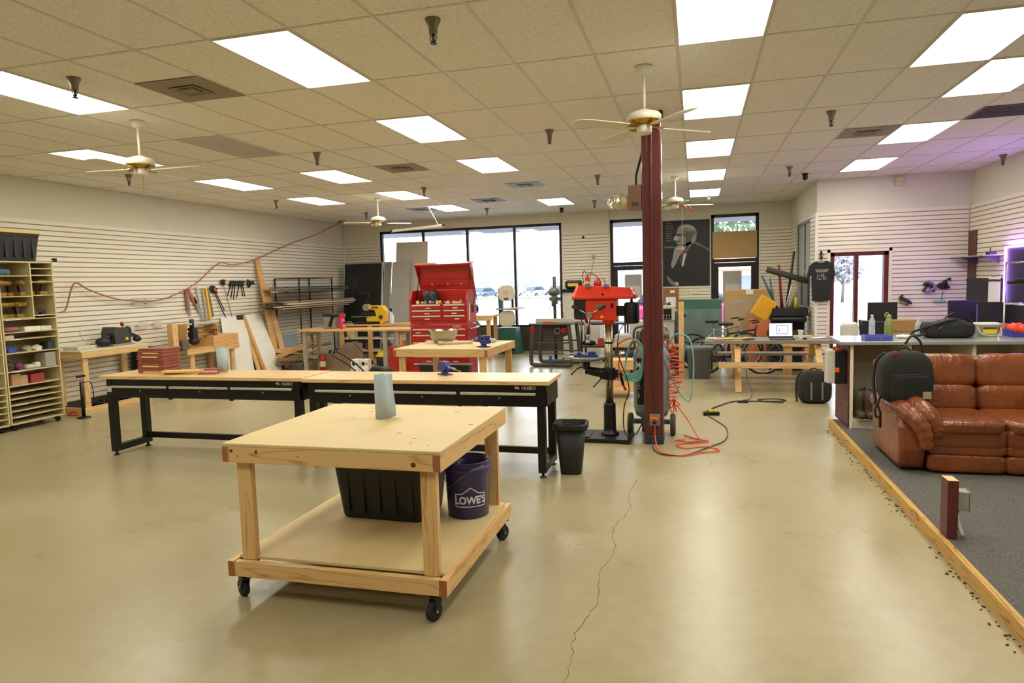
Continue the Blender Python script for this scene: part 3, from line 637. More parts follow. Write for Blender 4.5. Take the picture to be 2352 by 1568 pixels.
part('box', MB().box(-.075, -.08, -.125, .06, .08, .125), mat('brown_box', '#7a5b45', .5, .2), t, .003)
part('label', MB().box(-.04, -.0815, -.09, .03, -.0805, -.05), mat('dark_label', '#40332a', .6), t)
part('cable', MB().tube(smooth_path([(.0, 0, .12), (-.0, 0, .22), (.03, 0, .34), (.07, -.02, .5), (.08, -.02, .85)], 5), .012, 8), BLK, t)
t = thing('bulb', 'clear glass lantern on the left side of the junction box', 'light bulb', (-.77, 7.31, 2.57), 0)
GB = mat('clear_bulb', '#e9e6c9', .06, 0, 0, trans=.9)
part('globe', MB().lathe([(.001, -.085), (.05, -.07), (.082, -.02), (.08, .03), (.045, .075), (.001, .085)], c=(-.05, 0, 0), seg=20, cap=False), GB, t)
part('socket', MB().cyl((.0, 0, .0), (.095, 0, .0), .055, .062, seg=16), mat('cream_socket', '#cfc48c', .5), t)
# ================================================================ red drill press
DR = mat('orange_red_enamel', '#d8321d', .35, .05, .03, coat=.3)
t = thing('drill_press', 'orange-red floor drill press with a black motor beside the maroon column', 'drill press', (-.93, 7.45, 0), 0)
b = MB(); b.prism([(-.52, 0), (.24, 0), (.25, .02), (.22, .045), (-.5, .045), (-.53, .02)], -.27, .2, 'xz'); b.box(-.49, -.22, .045, -.2, .14, .055); b.box(.16, -.29, 0, .25, -.2, .03); b.box(.16, .12, 0, .25, .22, .03)
part('base', b, BLK, t, .008)
b = MB()
for k in range(4): b.box(-.47, -.17+k*.085, .0551, -.23, -.155+k*.085, .0556)
part('base_slots', b, mat('slot_dark', '#050505', .8), t)
part('column_socket', MB().lathe([(.1, .045), (.1, .06), (.075, .075), (.068, .12), (.066, .38), (.06, .4)], seg=24), BLK, t)
part('column', MB().cyl((0, 0, .38), (0, 0, 1.36), .045, seg=28), mat('polished_column', '#b7ad90', .22, .95, .03), t)
part('column_ring', MB().cyl((0, 0, 1.06), (0, 0, 1.08), .054, seg=24), BLK, t)
b = MB(); b.cyl((0, 0, .66), (0, 0, .79), .07, seg=20); b.tube([(0, 0, .72), (-.15, 0, .74), (-.26, 0, .76)], [.055, .05, .045], 12); b.cyl((-.25, 0, .77), (-.25, 0, .87), .04, seg=16); b.box(.04, -.03, .68, .1, .03, .77)
b.cyl((-.06, -.09, .71), (-.06, -.04, .71), .04, seg=14)
part('table_bracket', b, BLK, t, .003)
b = MB(); b.tube([(-.28, 0, .8), (-.35, -.03, .78), (-.4, -.05, .73)], .008, 6); b.ell((-.41, -.05, .72), (.012,)*3); b.tube([(-.05, -.1, .71), (-.12, -.16, .63), (-.15, -.2, .6)], .007, 6); b.tube([(.0, -.05, .66), (.0, -.09, .6)], .01, 6); part('crank', b, BLK, t)
b = MB(); b.lathe([(.001, .865), (.16, .87), (.205, .89), (.208, .91), (.2, .915), (.001, .915)], c=(-.24, 0, 0), seg=36, cap=False); part('work_table', b, mat('cast_grey', '#8d8a84', .4, .7, .05), t)
# head
b = MB(); b.prism([(-.36, 1.33), (.1, 1.31), (.1, 1.40), (.1, 1.545), (-.22, 1.545), (-.34, 1.545)], -.115, .105, 'xz'); b.cyl((0, 0, 1.27), (0, 0, 1.35), .065, seg=20)
part('head', b, DR, t, .012)
b = MB(); b.prism([(-.36, 1.35), (-.31, 1.33), (-.23, 1.33), (-.23, 1.545), (-.36, 1.545)], -.12, .11, 'xz'); part('front_cover', b, BLKP, t, .006)
# long belt cover: tapered hood
hood = [rr(.345, .135, .05, 0), rr(.35, .14, .055, .005), rr(.35, .14, .055, .045), rr(.34, .13, .05, .05), rr(.31, .105, .045, .14), rr(.295, .09, .04, .155)]
hood = [[(x-.035+(0.0 if z < .06 else -.0), y, 1.545+z*(1.0 if x < 0 else 1-.25*min(1, x/.3)) if z > .06 else 1.545+z) for x, y, z in r_] for r_ in hood]
b = MB(); loft(b, hood); part('belt_cover', b, DR, t)
part('cover_screw', MB().cyl((-.04, -.142, 1.60), (-.04, -.125, 1.60), .012, seg=10), BLK, t)
for x in (-.2, .0): part('tape', MB().cb((x, -.108, 1.69), (.05, .04, .002), (.7, 0, 0)), mat('blue_tape', '#3a5a9c', .7), t)
part('name_plate', MB().box(-.13, -.1165, 1.46, -.03, -.1148, 1.50), mat('name_plate', '#8b7d6c', .4, .6), t)
part('warning_sticker', MB().box(-.07, -.1165, 1.345, -.04, -.1148, 1.37), mat('yellow_sticker', '#d9c93a', .5), t)
part('switch', MB().box(.045, -.117, 1.45, .07, -.112, 1.5), BLK, t)
b = MB(); b.lathe([(.001, 1.27), (.065, 1.275), (.075, 1.29), (.075, 1.49), (.065, 1.505), (.001, 1.51)], c=(.255, .0, 0), seg=24, cap=False)
for k in range(10): a = k*PI/5; b.cb((.255+.075*math.cos(a), .075*math.sin(a), 1.39), (.012, .006, .21), (0, 0, a))
b.cyl((.255, 0, 1.5), (.255, 0, 1.56), .015, seg=8); part('motor', b, BLKP, t)
part('motor_mount', MB().box(.1, -.05, 1.36, .185, .05, 1.47), BLK, t, .004)
b = MB(); c = Vector((-.19, -.15, 1.38)); b.cyl(c+Vector((0, .04, 0)), c, .036, seg=20)
part('hub', b, STEEL, t)
for a in (150, 28, 268):
    d = Vector((math.cos(math.radians(a)), -.15, math.sin(math.radians(a)))); q = MB(); q.cyl(c+d*.02, c+d*.13, .007, seg=8); o = part('feed_handle', q, CHROME, t)
    part('grip', MB().tube([c+d*.125, c+d*.14, c+d*.2, c+d*.205], [.012, .015, .02, .014], 12), BLKP, o)
b = MB(); b.cyl((-.23, 0, 1.16), (-.23, 0, 1.34), .033, seg=18); b.cyl((-.23, 0, 1.09), (-.23, 0, 1.18), .022, seg=16); b.cyl((-.23, 0, 1.06), (-.23, 0, 1.1), .03, .02, seg=16); part('chuck', b, CHROME, t)
b = MB(); b.cyl((-.3, .02, 1.19), (-.3, .02, 1.33), .008, seg=8); part('depth_stop', b, STEEL, t)
v = thing('drill_vise', 'blue drill press vise lying on the round drill table', 'vise', (-1.17, 7.42, .915), 0)
b = MB(); b.box(-.14, -.05, 0, .13, .05, .02); b.box(-.1, -.045, .02, -.06, .045, .05); b.box(.02, -.045, .02, .1, .045, .055); part('body', b, BLUE, v, .003)
b = MB(); b.cyl((-.26, 0, .033), (.0, 0, .033), .008, seg=10); part('screw', b, STEEL, v)

# ================================================================ upright air compressor behind the column
t = thing('air_compressor', 'grey upright air compressor on two wheels behind the maroon column', 'air compressor', (-.49, 7.72, 0), 0)
TK = mat('tank_grey', '#7b868b', .4, .2, .04)
part('tank', MB().lathe([(.001, .17), (.1, .18), (.17, .22), (.2, .3), (.2, .9), (.17, .98), (.1, 1.02), (.001, 1.03)], seg=32, cap=False), TK, t)
b = MB(); b.box(-.2, -.04, .12, .2, .02, .17); b.box(-.1, -.15, .1, .1, -.05, .2); b.cyl((-.1, .1, 0), (-.1, .1, .25), .02, seg=8); b.cyl((.1, .1, 0), (.1, .1, .25), .02, seg=8); part('frame', b, mat('slate_metal', '#4c5960', .5, .3), t)
for sx in (-1, 1):
    M = Matrix.Translation((sx*.235, -.02, .12)) @ Matrix.Rotation(PI/2, 4, 'Y'); w = MB(); w.lathe([(.06, -.025), (.105, -.028), (.12, -.02), (.12, .02), (.105, .028), (.06, .025)], seg=26, M=M)
    o = part('wheel', w, mat('worn_rubber', '#4b473f', .9, bump=.4, bscale=80), t)
    part('hub_cap', MB().lathe([(.001, -.03), (.055, -.028), (.055, .028), (.001, .03)], seg=18, M=M, cap=False), STEEL, o)
b = MB(); b.tube(smooth_path([(-.17, .0, .9), (-.19, .0, 1.15), (-.12, 0, 1.22), (.12, 0, 1.22), (.19, 0, 1.15), (.17, 0, .9)], 5), .015, 8); part('push_handle', b, TK, t)
b = MB(); b.box(-.1, -.07, 1.03, .1, .1, 1.2); b.cyl((.1, 0, 1.12), (.2, 0, 1.12), .06, seg=16); b.cyl((-.16, 0, 1.1), (-.1, 0, 1.1), .07, seg=16); part('pump', b, mat('pump_grey', '#6f6a62', .5, .6, .15), t)
b = MB(); b.box(-.193, -.127, .38, -.085, -.125, .86, Matrix.Rotation(-.0, 4, 'Z')); 
lab = MB(); nseg = 6
for k in range(nseg):
    a0, a1 = math.radians(222+k*8), math.radians(222+(k+1)*8); r = .2012
    lab._add([(r*math.cos(a0), r*math.sin(a0), .36), (r*math.cos(a1), r*math.sin(a1), .36), (r*math.cos(a1), r*math.sin(a1), .88), (r*math.cos(a0), r*math.sin(a0), .88)], [(0, 1, 2, 3)])
part('label', lab, BLK, t)
M = facing((.2022*math.cos(math.radians(230)), .2022*math.sin(math.radians(230)), .80), (math.cos(math.radians(230)), math.sin(math.radians(230)), 0))
b = MB(); b.text('M', .09, M, .0005, bold=.002); b.text('2', .08, M @ Matrix.Translation((0, -.13, 0)), .0005, bold=.002); b.text('G', .05, M @ Matrix.Translation((0, -.22, 0)), .0005, bold=.001); b.text('1', .07, M @ Matrix.Translation((0, -.34, 0)), .0005, bold=.002)
b.box(-.03, -.26, 0, .03, -.255, .0006, M); b.box(-.03, -.185, 0, .03, -.18, .0006, M); part('lettering', b, mat('label_white', '#e6e6e0', .5), t)
TEAL = mat('teal_hose', '#7cc0b8', .45, var=.03); ORD = mat('red_orange_hose', '#e5482b', .4)
s = MB()
for k in range(6):
    a = .012*k; s.tube(smooth_path([(-.235-a*.2, 0-a, .98), (-.28-a*.3, -.08, .8-a*2), (-.25, -.2, .70-a), (-.1, -.25, .78-a*2), (-.08, -.24, 1.0-a), (-.15, -.2, 1.09)], 5, True), .008, 6, closed=True)
s.tube(smooth_path([(.2, .05, 1.02), (.27, 0, 1.13), (.4, -.02, 1.1), (.45, -.03, .95), (.46, -.03, .7), (.43, -.04, .42), (.38, -.04, .4), (.3, -.04, .5), (.2, -.05, .72), (.14, -.2, .9)], 7), .008, 7)
s.tube(smooth_path([(.12, -.2, 1.1), (.125, -.2, .8), (.13, -.2, .5), (.135, -.17, .3)], 5), .008, 7)
solo('air_hose', s, TEAL, 'teal air hose coiled on the compressor and looping to its right', 'hose', (-.49, 7.72, 0))
pts = []
for k in range(0, 260):
    u = k/259; a = u*2*PI*11; z = 1.0-.62*u; w = .035+.05*math.sin(PI*min(1, u*1.05)); sq = (1 if u < .45 else .45+.0*u)
    pts.append((.24+w*math.cos(a)+.03*math.sin(4*u), -.06+.05*math.sin(a), z+.012*math.sin(a*.5)))
s = MB(); s.tube(pts, .0075, 6)
s.tube(smooth_path([(.16, -.05, 1.0), (.14, -.05, 1.08), (.22, -.06, 1.06), (.24, -.05, 1.0)], 5), .006, 6); s.tube(smooth_path([(-.33, -.1, .92), (-.36, -.12, 1.02), (-.22, -.12, 1.1), (-.13, -.1, 1.02), (-.2, -.1, .95)], 5), .007, 6); s.tube(smooth_path([(-.33, -.1, .92), (-.35, -.12, .78), (-.28, -.14, .66)], 5), .007, 6)
for k in range(5): a = k*1.25; s.tube(smooth_path([(.25, -.06, .4), (.25+.06*math.cos(a), -.1, .36+.05*math.sin(a)), (.25+.03*math.cos(a+.6), -.08, .31+.05*math.sin(a+.6))], 5, True), .006, 6, closed=True)
solo('coiled_hose', s, ORD, 'red-orange spiral air hose hanging right of the maroon column', 'hose', (-.49, 7.72, 0))
t = thing('blow_gun', 'dark blow gun hanging on the red hose left of the column', 'air gun', (-.79, 7.56, .58)); part('handle', MB().bar((0, 0, 0), (-.03, 0, .14), .022, .03), BLK, t, .003); part('tip', MB().cyl((0, 0, 0), (.03, 0, -.06), .014, seg=8), RED, t)
cable('extension_cord', [(-.13, 7.64, .012), (-.02, 7.5, .012), (.12, 7.4, .012), (-.05, 7.3, .012), (-.2, 7.2, .012), (-.12, 7.05, .012), (.1, 7.15, .012), (.22, 7.0, .012), (.05, 6.9, .012), (-.15, 6.75, .012), (-.3, 6.8, .012), (-.38, 6.95, .012), (-.415, 7.1, .08), (-.425, 7.13, .24)], .007, ORANGE, 'orange extension cord lying on the floor by the maroon column', 'cord')
cable('hose_tail', [(-.22, 7.68, .35), (-.1, 7.62, .2), (.02, 7.45, .03), (.06, 7.35, .03), (-.1, 7.28, .025), (-.22, 7.38, .014), (-.12, 7.42, .014)], .006, ORANGE, 'thin orange cord tail falling from the spiral hose', 'cord')
cable('power_lead', [(-.43, 7.13, .22), (-.44, 7.08, .1), (-.42, 6.93, .01), (-.3, 6.75, .01), (-.1, 6.8, .01), (.1, 7.1, .01), (.3, 7.5, .01), (.33, 8.1, .01), (.2, 8.6, .01), (.15, 8.75, .01)], .006, BLK, 'black power cord from the column to the power strip', 'cord')
cable('motor_cord', [(-.7, 7.42, 1.33), (-.8, 7.38, 1.2), (-.82, 7.33, 1.0), (-.78, 7.3, .85), (-.72, 7.28, .7), (-.7, 7.28, .55), (-.75, 7.28, .4), (-.76, 7.25, .2), (-.72, 7.2, .09), (-.62, 7.15, .12), (-.55, 7.12, .24), (-.48, 7.13, .275)], .006, BLK, 'black drill press cord plugged into the maroon column', 'cord')

# ================================================================ red tool chest
t = thing('tool_chest', 'red two-piece tool chest with its lid open, full of drawers', 'tool chest', (-4.32, 11.02, 0), 0)
HW = .53; TD = .5; ALU = mat('drawer_aluminium', '#d5cfbd', .4, .5)
part('lower_cabinet', MB().box(-HW, 0, .06, HW, TD, 1.06), RED, t, .006)
b = MB(); b.box(-HW, 0, 1.07, HW, TD, 1.42); b.prism([(0, 1.42), (0, 1.5), (.1, 1.66), (TD, 1.66), (TD, 1.42)], -HW, -HW+.03, 'yz'); b.prism([(0, 1.42), (0, 1.5), (.1, 1.66), (TD, 1.66), (TD, 1.42)], HW-.03, HW, 'yz'); b.box(-HW, TD-.02, 1.42, HW, TD, 1.66)
part('upper_chest', b, RED, t, .004)
b = MB(); ang = math.radians(14); M = Matrix.Translation((0, TD, 1.66)) @ Matrix.Rotation(ang, 4, 'X')
b.box(-HW+.01, -.0, 0, HW-.01, .015, .49, M); b.box(-HW-.01, -.12, .47, HW+.01, .015, .50, M); b.prism([(0, .0), (-.12, .47), (0, .49)], -HW+.01, -HW+.02, 'yz', M); b.prism([(0, 0), (-.12, .47), (0, .49)], HW-.02, HW-.01, 'yz', M)
b.box(-HW+.02, -.012, .2, HW-.02, 0, .21, M); b.box(-HW+.02, -.012, .09, HW-.02, 0, .1, M); lid = part('lid', b, RED, t)
b = MB()
for x in (-.28, .02, .28): b.cyl(M @ Vector((x, -.006, .1)), M @ Vector((x, .001, .1)), .02, seg=14)
part('mounting_hole', b, mat('chrome_disc', '#c8bfb8', .4, .3), lid)
for sx in (-1, 1): part('gas_strut', MB().cyl((sx*(HW-.05), .2, 1.5), M @ Vector((sx*(HW-.05), -.04, .35)), .008, seg=8), BLK, t)
def drawer(x0, x1, z0, z1, tapes=()):
    d = part('drawer', MB().box(x0, -.018, z0, x1, 0, z1), RED, t, .003)
    part('drawer_handle', MB().box(x0+.01, -.032, z1-.028, x1-.01, -.014, z1-.004), ALU, d, .004)
    for a in tapes: part('label_tape', MB().box(a-.045, -.0195, z0+.012, a+.045, -.0182, z0+.03), mat('masking_tape', '#d9c9a8', .7), d)
for z0, tp in ((1.33, (-.18, .32)), (1.235, (-.2, .3)), (1.14, (-.2, .35))): drawer(-HW+.04, .06, z0, z0+.085, (tp[0],)); drawer(.1, HW-.03, z0, z0+.085, (tp[1],))
for i, (z0, z1) in enumerate(((.9, .995), (.77, .89), (.66, .76), (.53, .65), (.4, .52))): drawer(-HW+.04, HW-.03, z0, z1, ((-.38,) if i == 0 else (-.2, .3)))
drawer(-HW+.04, .0, .1, .39); drawer(.03, HW-.03, .1, .39, (.3,))
b = MB(); b.text('HUSKY', .05, facing((.34, -.0006, 1.445-.01), (0, -1, 0)), .0006, bold=.001); b.text('HUSKY', .05, facing((.34, -.0006, 1.025), (0, -1, 0)), .0006, bold=.001); part('logo', b, mat('logo_pink', '#d9b0a8', .5), t)
b = MB(); b.tube([(HW, .06, .98), (HW+.06, .06, .99), (HW+.06, .44, .99), (HW, .44, .98)], .012, 10); part('side_handle', b, CHROME, t)
part('ruler', MB().cb((HW+.004, .12, 1.27), (.006, .035, .3), (0, 0, 0)), PAPER, t)
part('side_opening', MB().box(HW-.002, .22, 1.25, HW+.002, .38, 1.38), mat('dark_recess', '#55100f', .7), t)
b = MB(); b.tube(smooth_path([(HW+.005, .2, 1.4), (HW+.02, .3, 1.42), (HW+.03, .4, 1.6), (HW+.02, .42, 1.68), (HW+.03, .48, 1.4)], 5), .006, 6); part('cable', b, BLK, t)
for sx in (-1, 1):
    for y in (.07, .43): part('castor', MB().cyl((sx*.45-.02, y, .032), (sx*.45+.02, y, .032), .032, seg=16), RUB, t)
solo('black_bag', MB().pillow((0, 0, .12), (.3, .26, .24), (10, 8, 8), .6, puff=lambda v, x, y, z: v*(1+.1*math.sin(7*x+3*z)*math.cos(6*y))), mat('bin_bag', '#2b2a29', .35, bump=.4, bscale=20), 'crumpled black plastic bag in the open top of the red chest', 'bag', (-4.53, 11.26, 1.42))
random.seed(4)
cols = [('#d8cf9f', 'cream tape roll'), ('#c9d44a', 'yellow-green tape measure'), ('#8a877d', 'grey metal clamp'), ('#b8a98c', 'beige bottle'), ('#77756d', 'grey drill accessory'), ('#e8e2d0', 'white funnel'), ('#c7a040', 'amber tin'), ('#5d6468', 'dark grey case'), ('#d7cdb8', 'pale box'), ('#b04a33', 'red-handled tool'), ('#c9d44a', 'small lime ball'), ('#cfc7b4', 'sand coloured sander')]
for i, (c, nme) in enumerate(cols):
    x = -4.72+i*.07; b = MB()
    if i % 3 == 0: b.lathe([(.03, 0), (.035, .04), (.035, .07), (.015, .1)], seg=14)
    elif i % 3 == 1: b.pillow((0, 0, .035), (.09, .07, .07), (6, 6, 6), .5)
    else: b.box(-.04, -.03, 0, .04, .03, .06); b.cyl((0, 0, .06), (.03, 0, .1), .012, seg=8)
    solo('loose_tool', b, mat('tool_'+c[1:], c, .5), nme+' in the open top of the red chest', 'tool', (x, 11.08+.07*(i % 2)+.0, 1.4205), i*.7, 'odds and ends in the chest top', .003).scale = (.9, .9, .62)
# black box in front of the chest, mower, extinguisher
t = thing('black_carton', 'black carton lettered Rack in front of the red chest', 'box', (-4.05, 10.6, 0), 0)
part('carton', MB().box(-.45, -.08, 0, .42, .08, .42), mat('carton_black', '#1c1b1b', .5), t, .003)
b = MB(); b.text('Rack', .07, facing((-.08, -.0815, .33), (0, -1, 0)), .0005, bold=.001); part('lettering', b, mat('carton_print', '#b8b5ae', .5), t)
part('steel_rail', MB().box(-.47, -.1, .42, .46, .1, .435), STEEL, t)
part('red_spot', MB().cyl((.25, -.0815, .28), (.25, -.079, .28), .04, seg=18), mat('red_print', '#8c2a24', .5), t)

def extinguisher():
    t = thing('fire_extinguisher', 'red fire extinguisher standing on the floor under the far benches', 'fire extinguisher', (-7.72, 12.85, 0), 0)
    part('cylinder', MB().lathe([(.001, 0), (.06, 0), (.063, .02), (.063, .26), (.045, .31), (.02, .33), (.001, .33)], seg=20, cap=False), RED, t)
    b = MB(); b.cyl((0, 0, .33), (0, 0, .37), .016, seg=10); b.bar((-.02, 0, .37), (.07, 0, .4), .015, .02); b.bar((-.02, 0, .36), (.06, 0, .345), .015, .015); part('valve', b, STEEL, t)
    b = MB(); b.tube(smooth_path([(-.02, 0, .36), (-.07, 0, .3), (-.07, 0, .12)], 5), .008, 8); part('hose', b, BLK, t)
    part('label', MB().lathe([(.0635, .08), (.0635, .2)], seg=20, cap=False), mat('ext_label', '#ded3a8', .5), t); return t
extinguisher()

# ================================================================ table saw (steel tube stand)
t = thing('table_saw', 'grey contractor table saw on a bent tube stand with an orange push stick', 'table saw', (-2.85, 13.9, 0), -.1)
TB = mat('stand_grey', '#57544f', .5, .4, .06)
b = MB(); b.box(-.46, -.35, .87, .46, .35, .9); part('saw_table', b, mat('cast_table', '#6f7276', .4, .6), t, .004)
b = MB(); b.box(-.42, -.02, .9, .42, .03, .98); part('fence', b, mat('fence_cream', '#cfc9b6', .5), t, .003)
b = MB(); b.box(-.24, -.2, .62, .26, .26, .869); part('cabinet', b, mat('saw_body', '#3a3836', .6), t, .01)
part('hand_wheel', MB().tube([(.12+.06*math.cos(a), -.24, .74+.06*math.sin(a)) for a in [k*PI/10 for k in range(20)]], .01, 6, closed=True), STEEL, t)
part('switch', MB().box(-.42, -.36, .7, -.34, -.31, .82), RED, t, .004)
part('badge', MB().box(.2, -.23, .7, .3, -.2, .8), RED, t)
for sy in (-.3, .3):
    b = MB(); b.tube(smooth_path([(-.38, sy, .87), (-.42, sy, .5), (-.44, sy, .12), (-.36, sy, .04), (0, sy, .04), (.36, sy, .04), (.44, sy, .12), (.42, sy, .5), (.38, sy, .87)], 6), .042, 12); part('stand_tube', b, TB, t)
    b = MB(); b.cyl((-.42, sy, .5), (.42, sy, .5), .014, seg=8); b.cyl((-.43, sy, .28), (.43, sy, .28), .014, seg=8); part('cross_bar', b, TB, t)
part('foot_pedal', MB().box(-.03, -.37, .05, .03, -.34, .24), mat('blue_paint', '#2f52a3', .5), t, .003)
part('stand_bracket', MB().box(-.06, -.35, .0, .06, -.26, .07), TB, t)
solo('push_stick', MB().prism([(-.14, 0), (.14, 0), (.14, .02), (-.05, .035), (-.14, .03)], -.03, .03, 'xz'), mat('orange_stick', '#e0662a', .5), 'orange push stick lying on the table saw', 'push stick', (-2.93, 13.72, .9), 0, bev=.003)

# ================================================================ band saw
t = thing('band_saw', 'cream coloured band saw on a green stand at the windows', 'band saw', (-4.5, 16.2, 0), 0)
CRM = mat('saw_cream', '#cdc6ae', .45); GRN = mat('saw_green', '#2c6152', .5)
b = MB(); b.prism([(-.3, 0), (-.24, .65), (.24, .65), (.34, 0), (.22, 0), (.16, .32), (-.1, .34), (-.17, 0)], -.2, .2, 'xz'); b.box(-.2, .16, .1, .2, .2, .6); part('stand', b, GRN, t, .006)
def dsc(cx, cz, w, h, y0, y1): return ([(cx+w*math.copysign(abs(math.cos(a))**.7, math.cos(a)), cz+h*math.copysign(abs(math.sin(a))**.7, math.sin(a))) for a in [k*PI/12 for k in range(24)]], y0, y1)
for nm, cz, hh in (('upper_cover', 1.5, .195), ('lower_cover', .87, .2)):
    poly, y0, y1 = dsc(.0, cz, .2, hh, -.14, 0); part(nm, MB().prism(poly, y0, y1, 'xz'), CRM, t, .012)
part('back_frame', MB().box(-.24, -.02, .7, -.14, .1, 1.62), GRN, t, .006); part('blade_guard', MB().box(.12, -.1, 1.1, .17, -.04, 1.36), BLK, t)
part('saw_table', MB().box(-.26, -.2, 1.09, .3, .2, 1.13), STEEL, t, .003); part('table_extension', MB().box(.1, -.25, 1.12, .48, -.15, 1.15), CRM, t)
part('badge', MB().prism(*(lambda p: (p[0], p[1], p[2]))(dsc(0, 1.36, .06, .025, -.142, -.139)), 'xz'), DSTEEL, t); part('sticker', MB().box(-.08, -.142, 1.46, .06, -.1395, 1.56), mat('sticker_red', '#c9a89c', .5), t)

# ================================================================ small drill press on a post behind the table saw
t = thing('bench_drill', 'small old grey drill press on a tall post behind the table saw', 'drill press', (-3.05, 14.9, 0), 0)
b = MB(); b.cyl((0, 0, .03), (0, 0, 1.86), .035, seg=14); part('post', b, DSTEEL, t); part('base', MB().box(-.16, -.2, 0, .16, .2, .03), DSTEEL, t, .004)
b = MB(); b.ell((0, -.05, 1.52), (.13, .16, .1)); b.cyl((0, -.1, 1.2), (0, -.1, 1.5), .05, seg=14); b.cyl((0, .0, 1.25), (0, 0, 1.42), .07, seg=14); b.box(-.11, -.06, 1.33, .13, .02, 1.4); part('head', b, mat('old_grey', '#6d6f6b', .45, .4, .15), t)
b = MB(); b.tube([(.1, -.1, 1.35), (.2, -.12, 1.3)], .008, 6); b.tube([(-.05, -.1, 1.35), (-.12, -.12, 1.1), (-.1, -.1, 1.0)], .006, 6); b.tube(smooth_path([(.08, -.05, 1.4), (.17, -.08, 1.15), (.24, -.1, .92)], 4), .005, 6); part('levers', b, BLK, t)

# ================================================================ grey shelf bench behind the drill press, cabinet with cans
t = thing('steel_shelf_bench', 'grey steel bench with a lower shelf behind the table saw', 'bench', (-1.88, 14.45, 0), 0)
b = MB(); b.box(-.5, -.3, .82, .5, .3, .86); part('top', b, DSTEEL, t, .004); part('shelf', MB().box(-.48, -.28, .34, .48, .28, .37), DSTEEL, t, .004)
for x in (-.48, .44):
    for y in (-.28, .24): part('leg', MB().box(x, y, 0, x+.04, y+.04, .82), DSTEEL, t)
solo('red_toolbox', MB().box(-.16, -.1, 0, .16, .1, .16), mat('toolbox_red', '#b23a32', .5, var=.15), 'red case on the lower shelf of the grey bench', 'box', (-1.83, 14.25, .37), 0, bev=.006)
solo('black_grinder', MB().tube([(-.15, 0, .06), (-.05, 0, .07), (.06, 0, .06), (.14, 0, .06)], [.03, .05, .055, .03], 12), BLKP, 'black power tool on the lower shelf of the grey bench', 'power tool', (-2.2, 14.25, .37), .2)
t = thing('white_cabinet', 'white cabinet with a black top behind the table saw', 'cabinet', (-2.5, 15.4, 0), 0)
part('body', MB().box(-.42, -.25, 0, .42, .25, 1.5), mat('cabinet_white', '#e3dfd0', .5), t, .005); part('top', MB().box(-.46, -.28, 1.5, .46, .28, 1.57), BLK, t, .004)
b = MB(); b.tube([(-.15, -.255, 1.44), (-.15, -.29, 1.38)], .005, 6); b.tube([(-.05, -.255, 1.44), (-.05, -.29, 1.38)], .005, 6); part('hooks', b, STEEL, t)
t = thing('battery_charger', 'yellow and black jump starter on the white cabinet', 'battery charger', (-2.68, 15.3, 1.57)); part('case', MB().pillow((0, 0, .1), (.38, .24, .2), (10, 8, 6), .4), BLKP, t); part('panel', MB().box(-.12, -.122, .06, .12, -.1, .13), YEL, t, .004)
def ext2(): pass
t = thing('oil_can', 'red oil can with a bent spout on the white cabinet', 'oil can', (-2.13, 15.25, 1.57)); part('can', MB().lathe([(.09, 0), (.09, .13), (.06, .2), (.03, .23), (.02, .25)], seg=20), RED, t); part('spout', MB().tube(smooth_path([(0, 0, .24), (-.1, 0, .33), (-.2, 0, .36)], 4), .01, 6), RED, t); part('handle', MB().tube(smooth_path([(.09, 0, .03), (.16, 0, .08), (.14, 0, .22), (.08, 0, .2)], 4), .01, 6), RED, t)
t = thing('fire_extinguisher', 'small red extinguisher with a black hose on the white cabinet', 'fire extinguisher', (-2.38, 15.35, 1.57)); part('cylinder', MB().lathe([(.05, 0), (.055, .02), (.055, .24), (.02, .3)], seg=16), RED, t); part('hose', MB().tube(smooth_path([(0, 0, .32), (-.06, 0, .4), (-.1, 0, .3), (-.08, 0, .12)], 5), .008, 6), BLK, t); part('valve', MB().box(-.02, -.015, .3, .08, .015, .34), STEEL, t); part('label', MB().lathe([(.0555, .1), (.0555, .17)], seg=16, cap=False), YEL, t)
# ================================================================ mower under the pine table
t = thing('lawn_mower', 'black and red push mower behind the pine workbench', 'lawn mower', (-5.2, 10.6, 0), .3)
part('deck', MB().pillow((0, 0, .16), (.75, .52, .16), (12, 10, 4), .35), RED, t); part('engine', MB().lathe([(.15, .2), (.17, .22), (.17, .32), (.1, .37), (.001, .38)], seg=22, cap=False), BLKP, t)
for x in (-.33, .33):
    for y in (-.27, .27): M = Matrix.Translation((x, y, .1)) @ Matrix.Rotation(PI/2, 4, 'X'); part('wheel', MB().lathe([(.04, -.025), (.1, -.025), (.1, .025), (.04, .025)], seg=20, M=M), RUB, t)
part('handle', MB().tube(smooth_path([(-.3, -.22, .2), (-.55, -.22, .45), (-.8, -.22, .62), (-.85, 0, .68), (-.8, .22, .62), (-.55, .22, .45), (-.3, .22, .2)], 5), .013, 8), BLK, t)
part('grass_chute', MB().tube(smooth_path([(-.25, -.1, .2), (-.1, -.25, .38), (.1, -.25, .3)], 5), .05, 10), BLKP, t)
# wooden offcut dolly near compressor
t = thing('wood_dolly', 'small yellow wooden dolly with blocks behind the drill press', 'dolly', (-1.05, 10.2, 0), .1)
part('deck', MB().box(-.28, -.2, .1, .28, .2, .135), PINE['X'], t); part('block', MB().box(-.16, -.12, .135, .14, .12, .22), PINE['X'], t); part('post', MB().box(-.06, -.06, .22, .06, .06, .42), PINE['Z'], t); part('top_block', MB().box(-.28, -.15, .42, .2, .15, .56), PINE['X'], t)
for x in (-.22, .22):
    for y in (-.15, .15): part('castor', MB().cyl((x-.015, y, .045), (x+.015, y, .045), .045, seg=14), RUB, t)
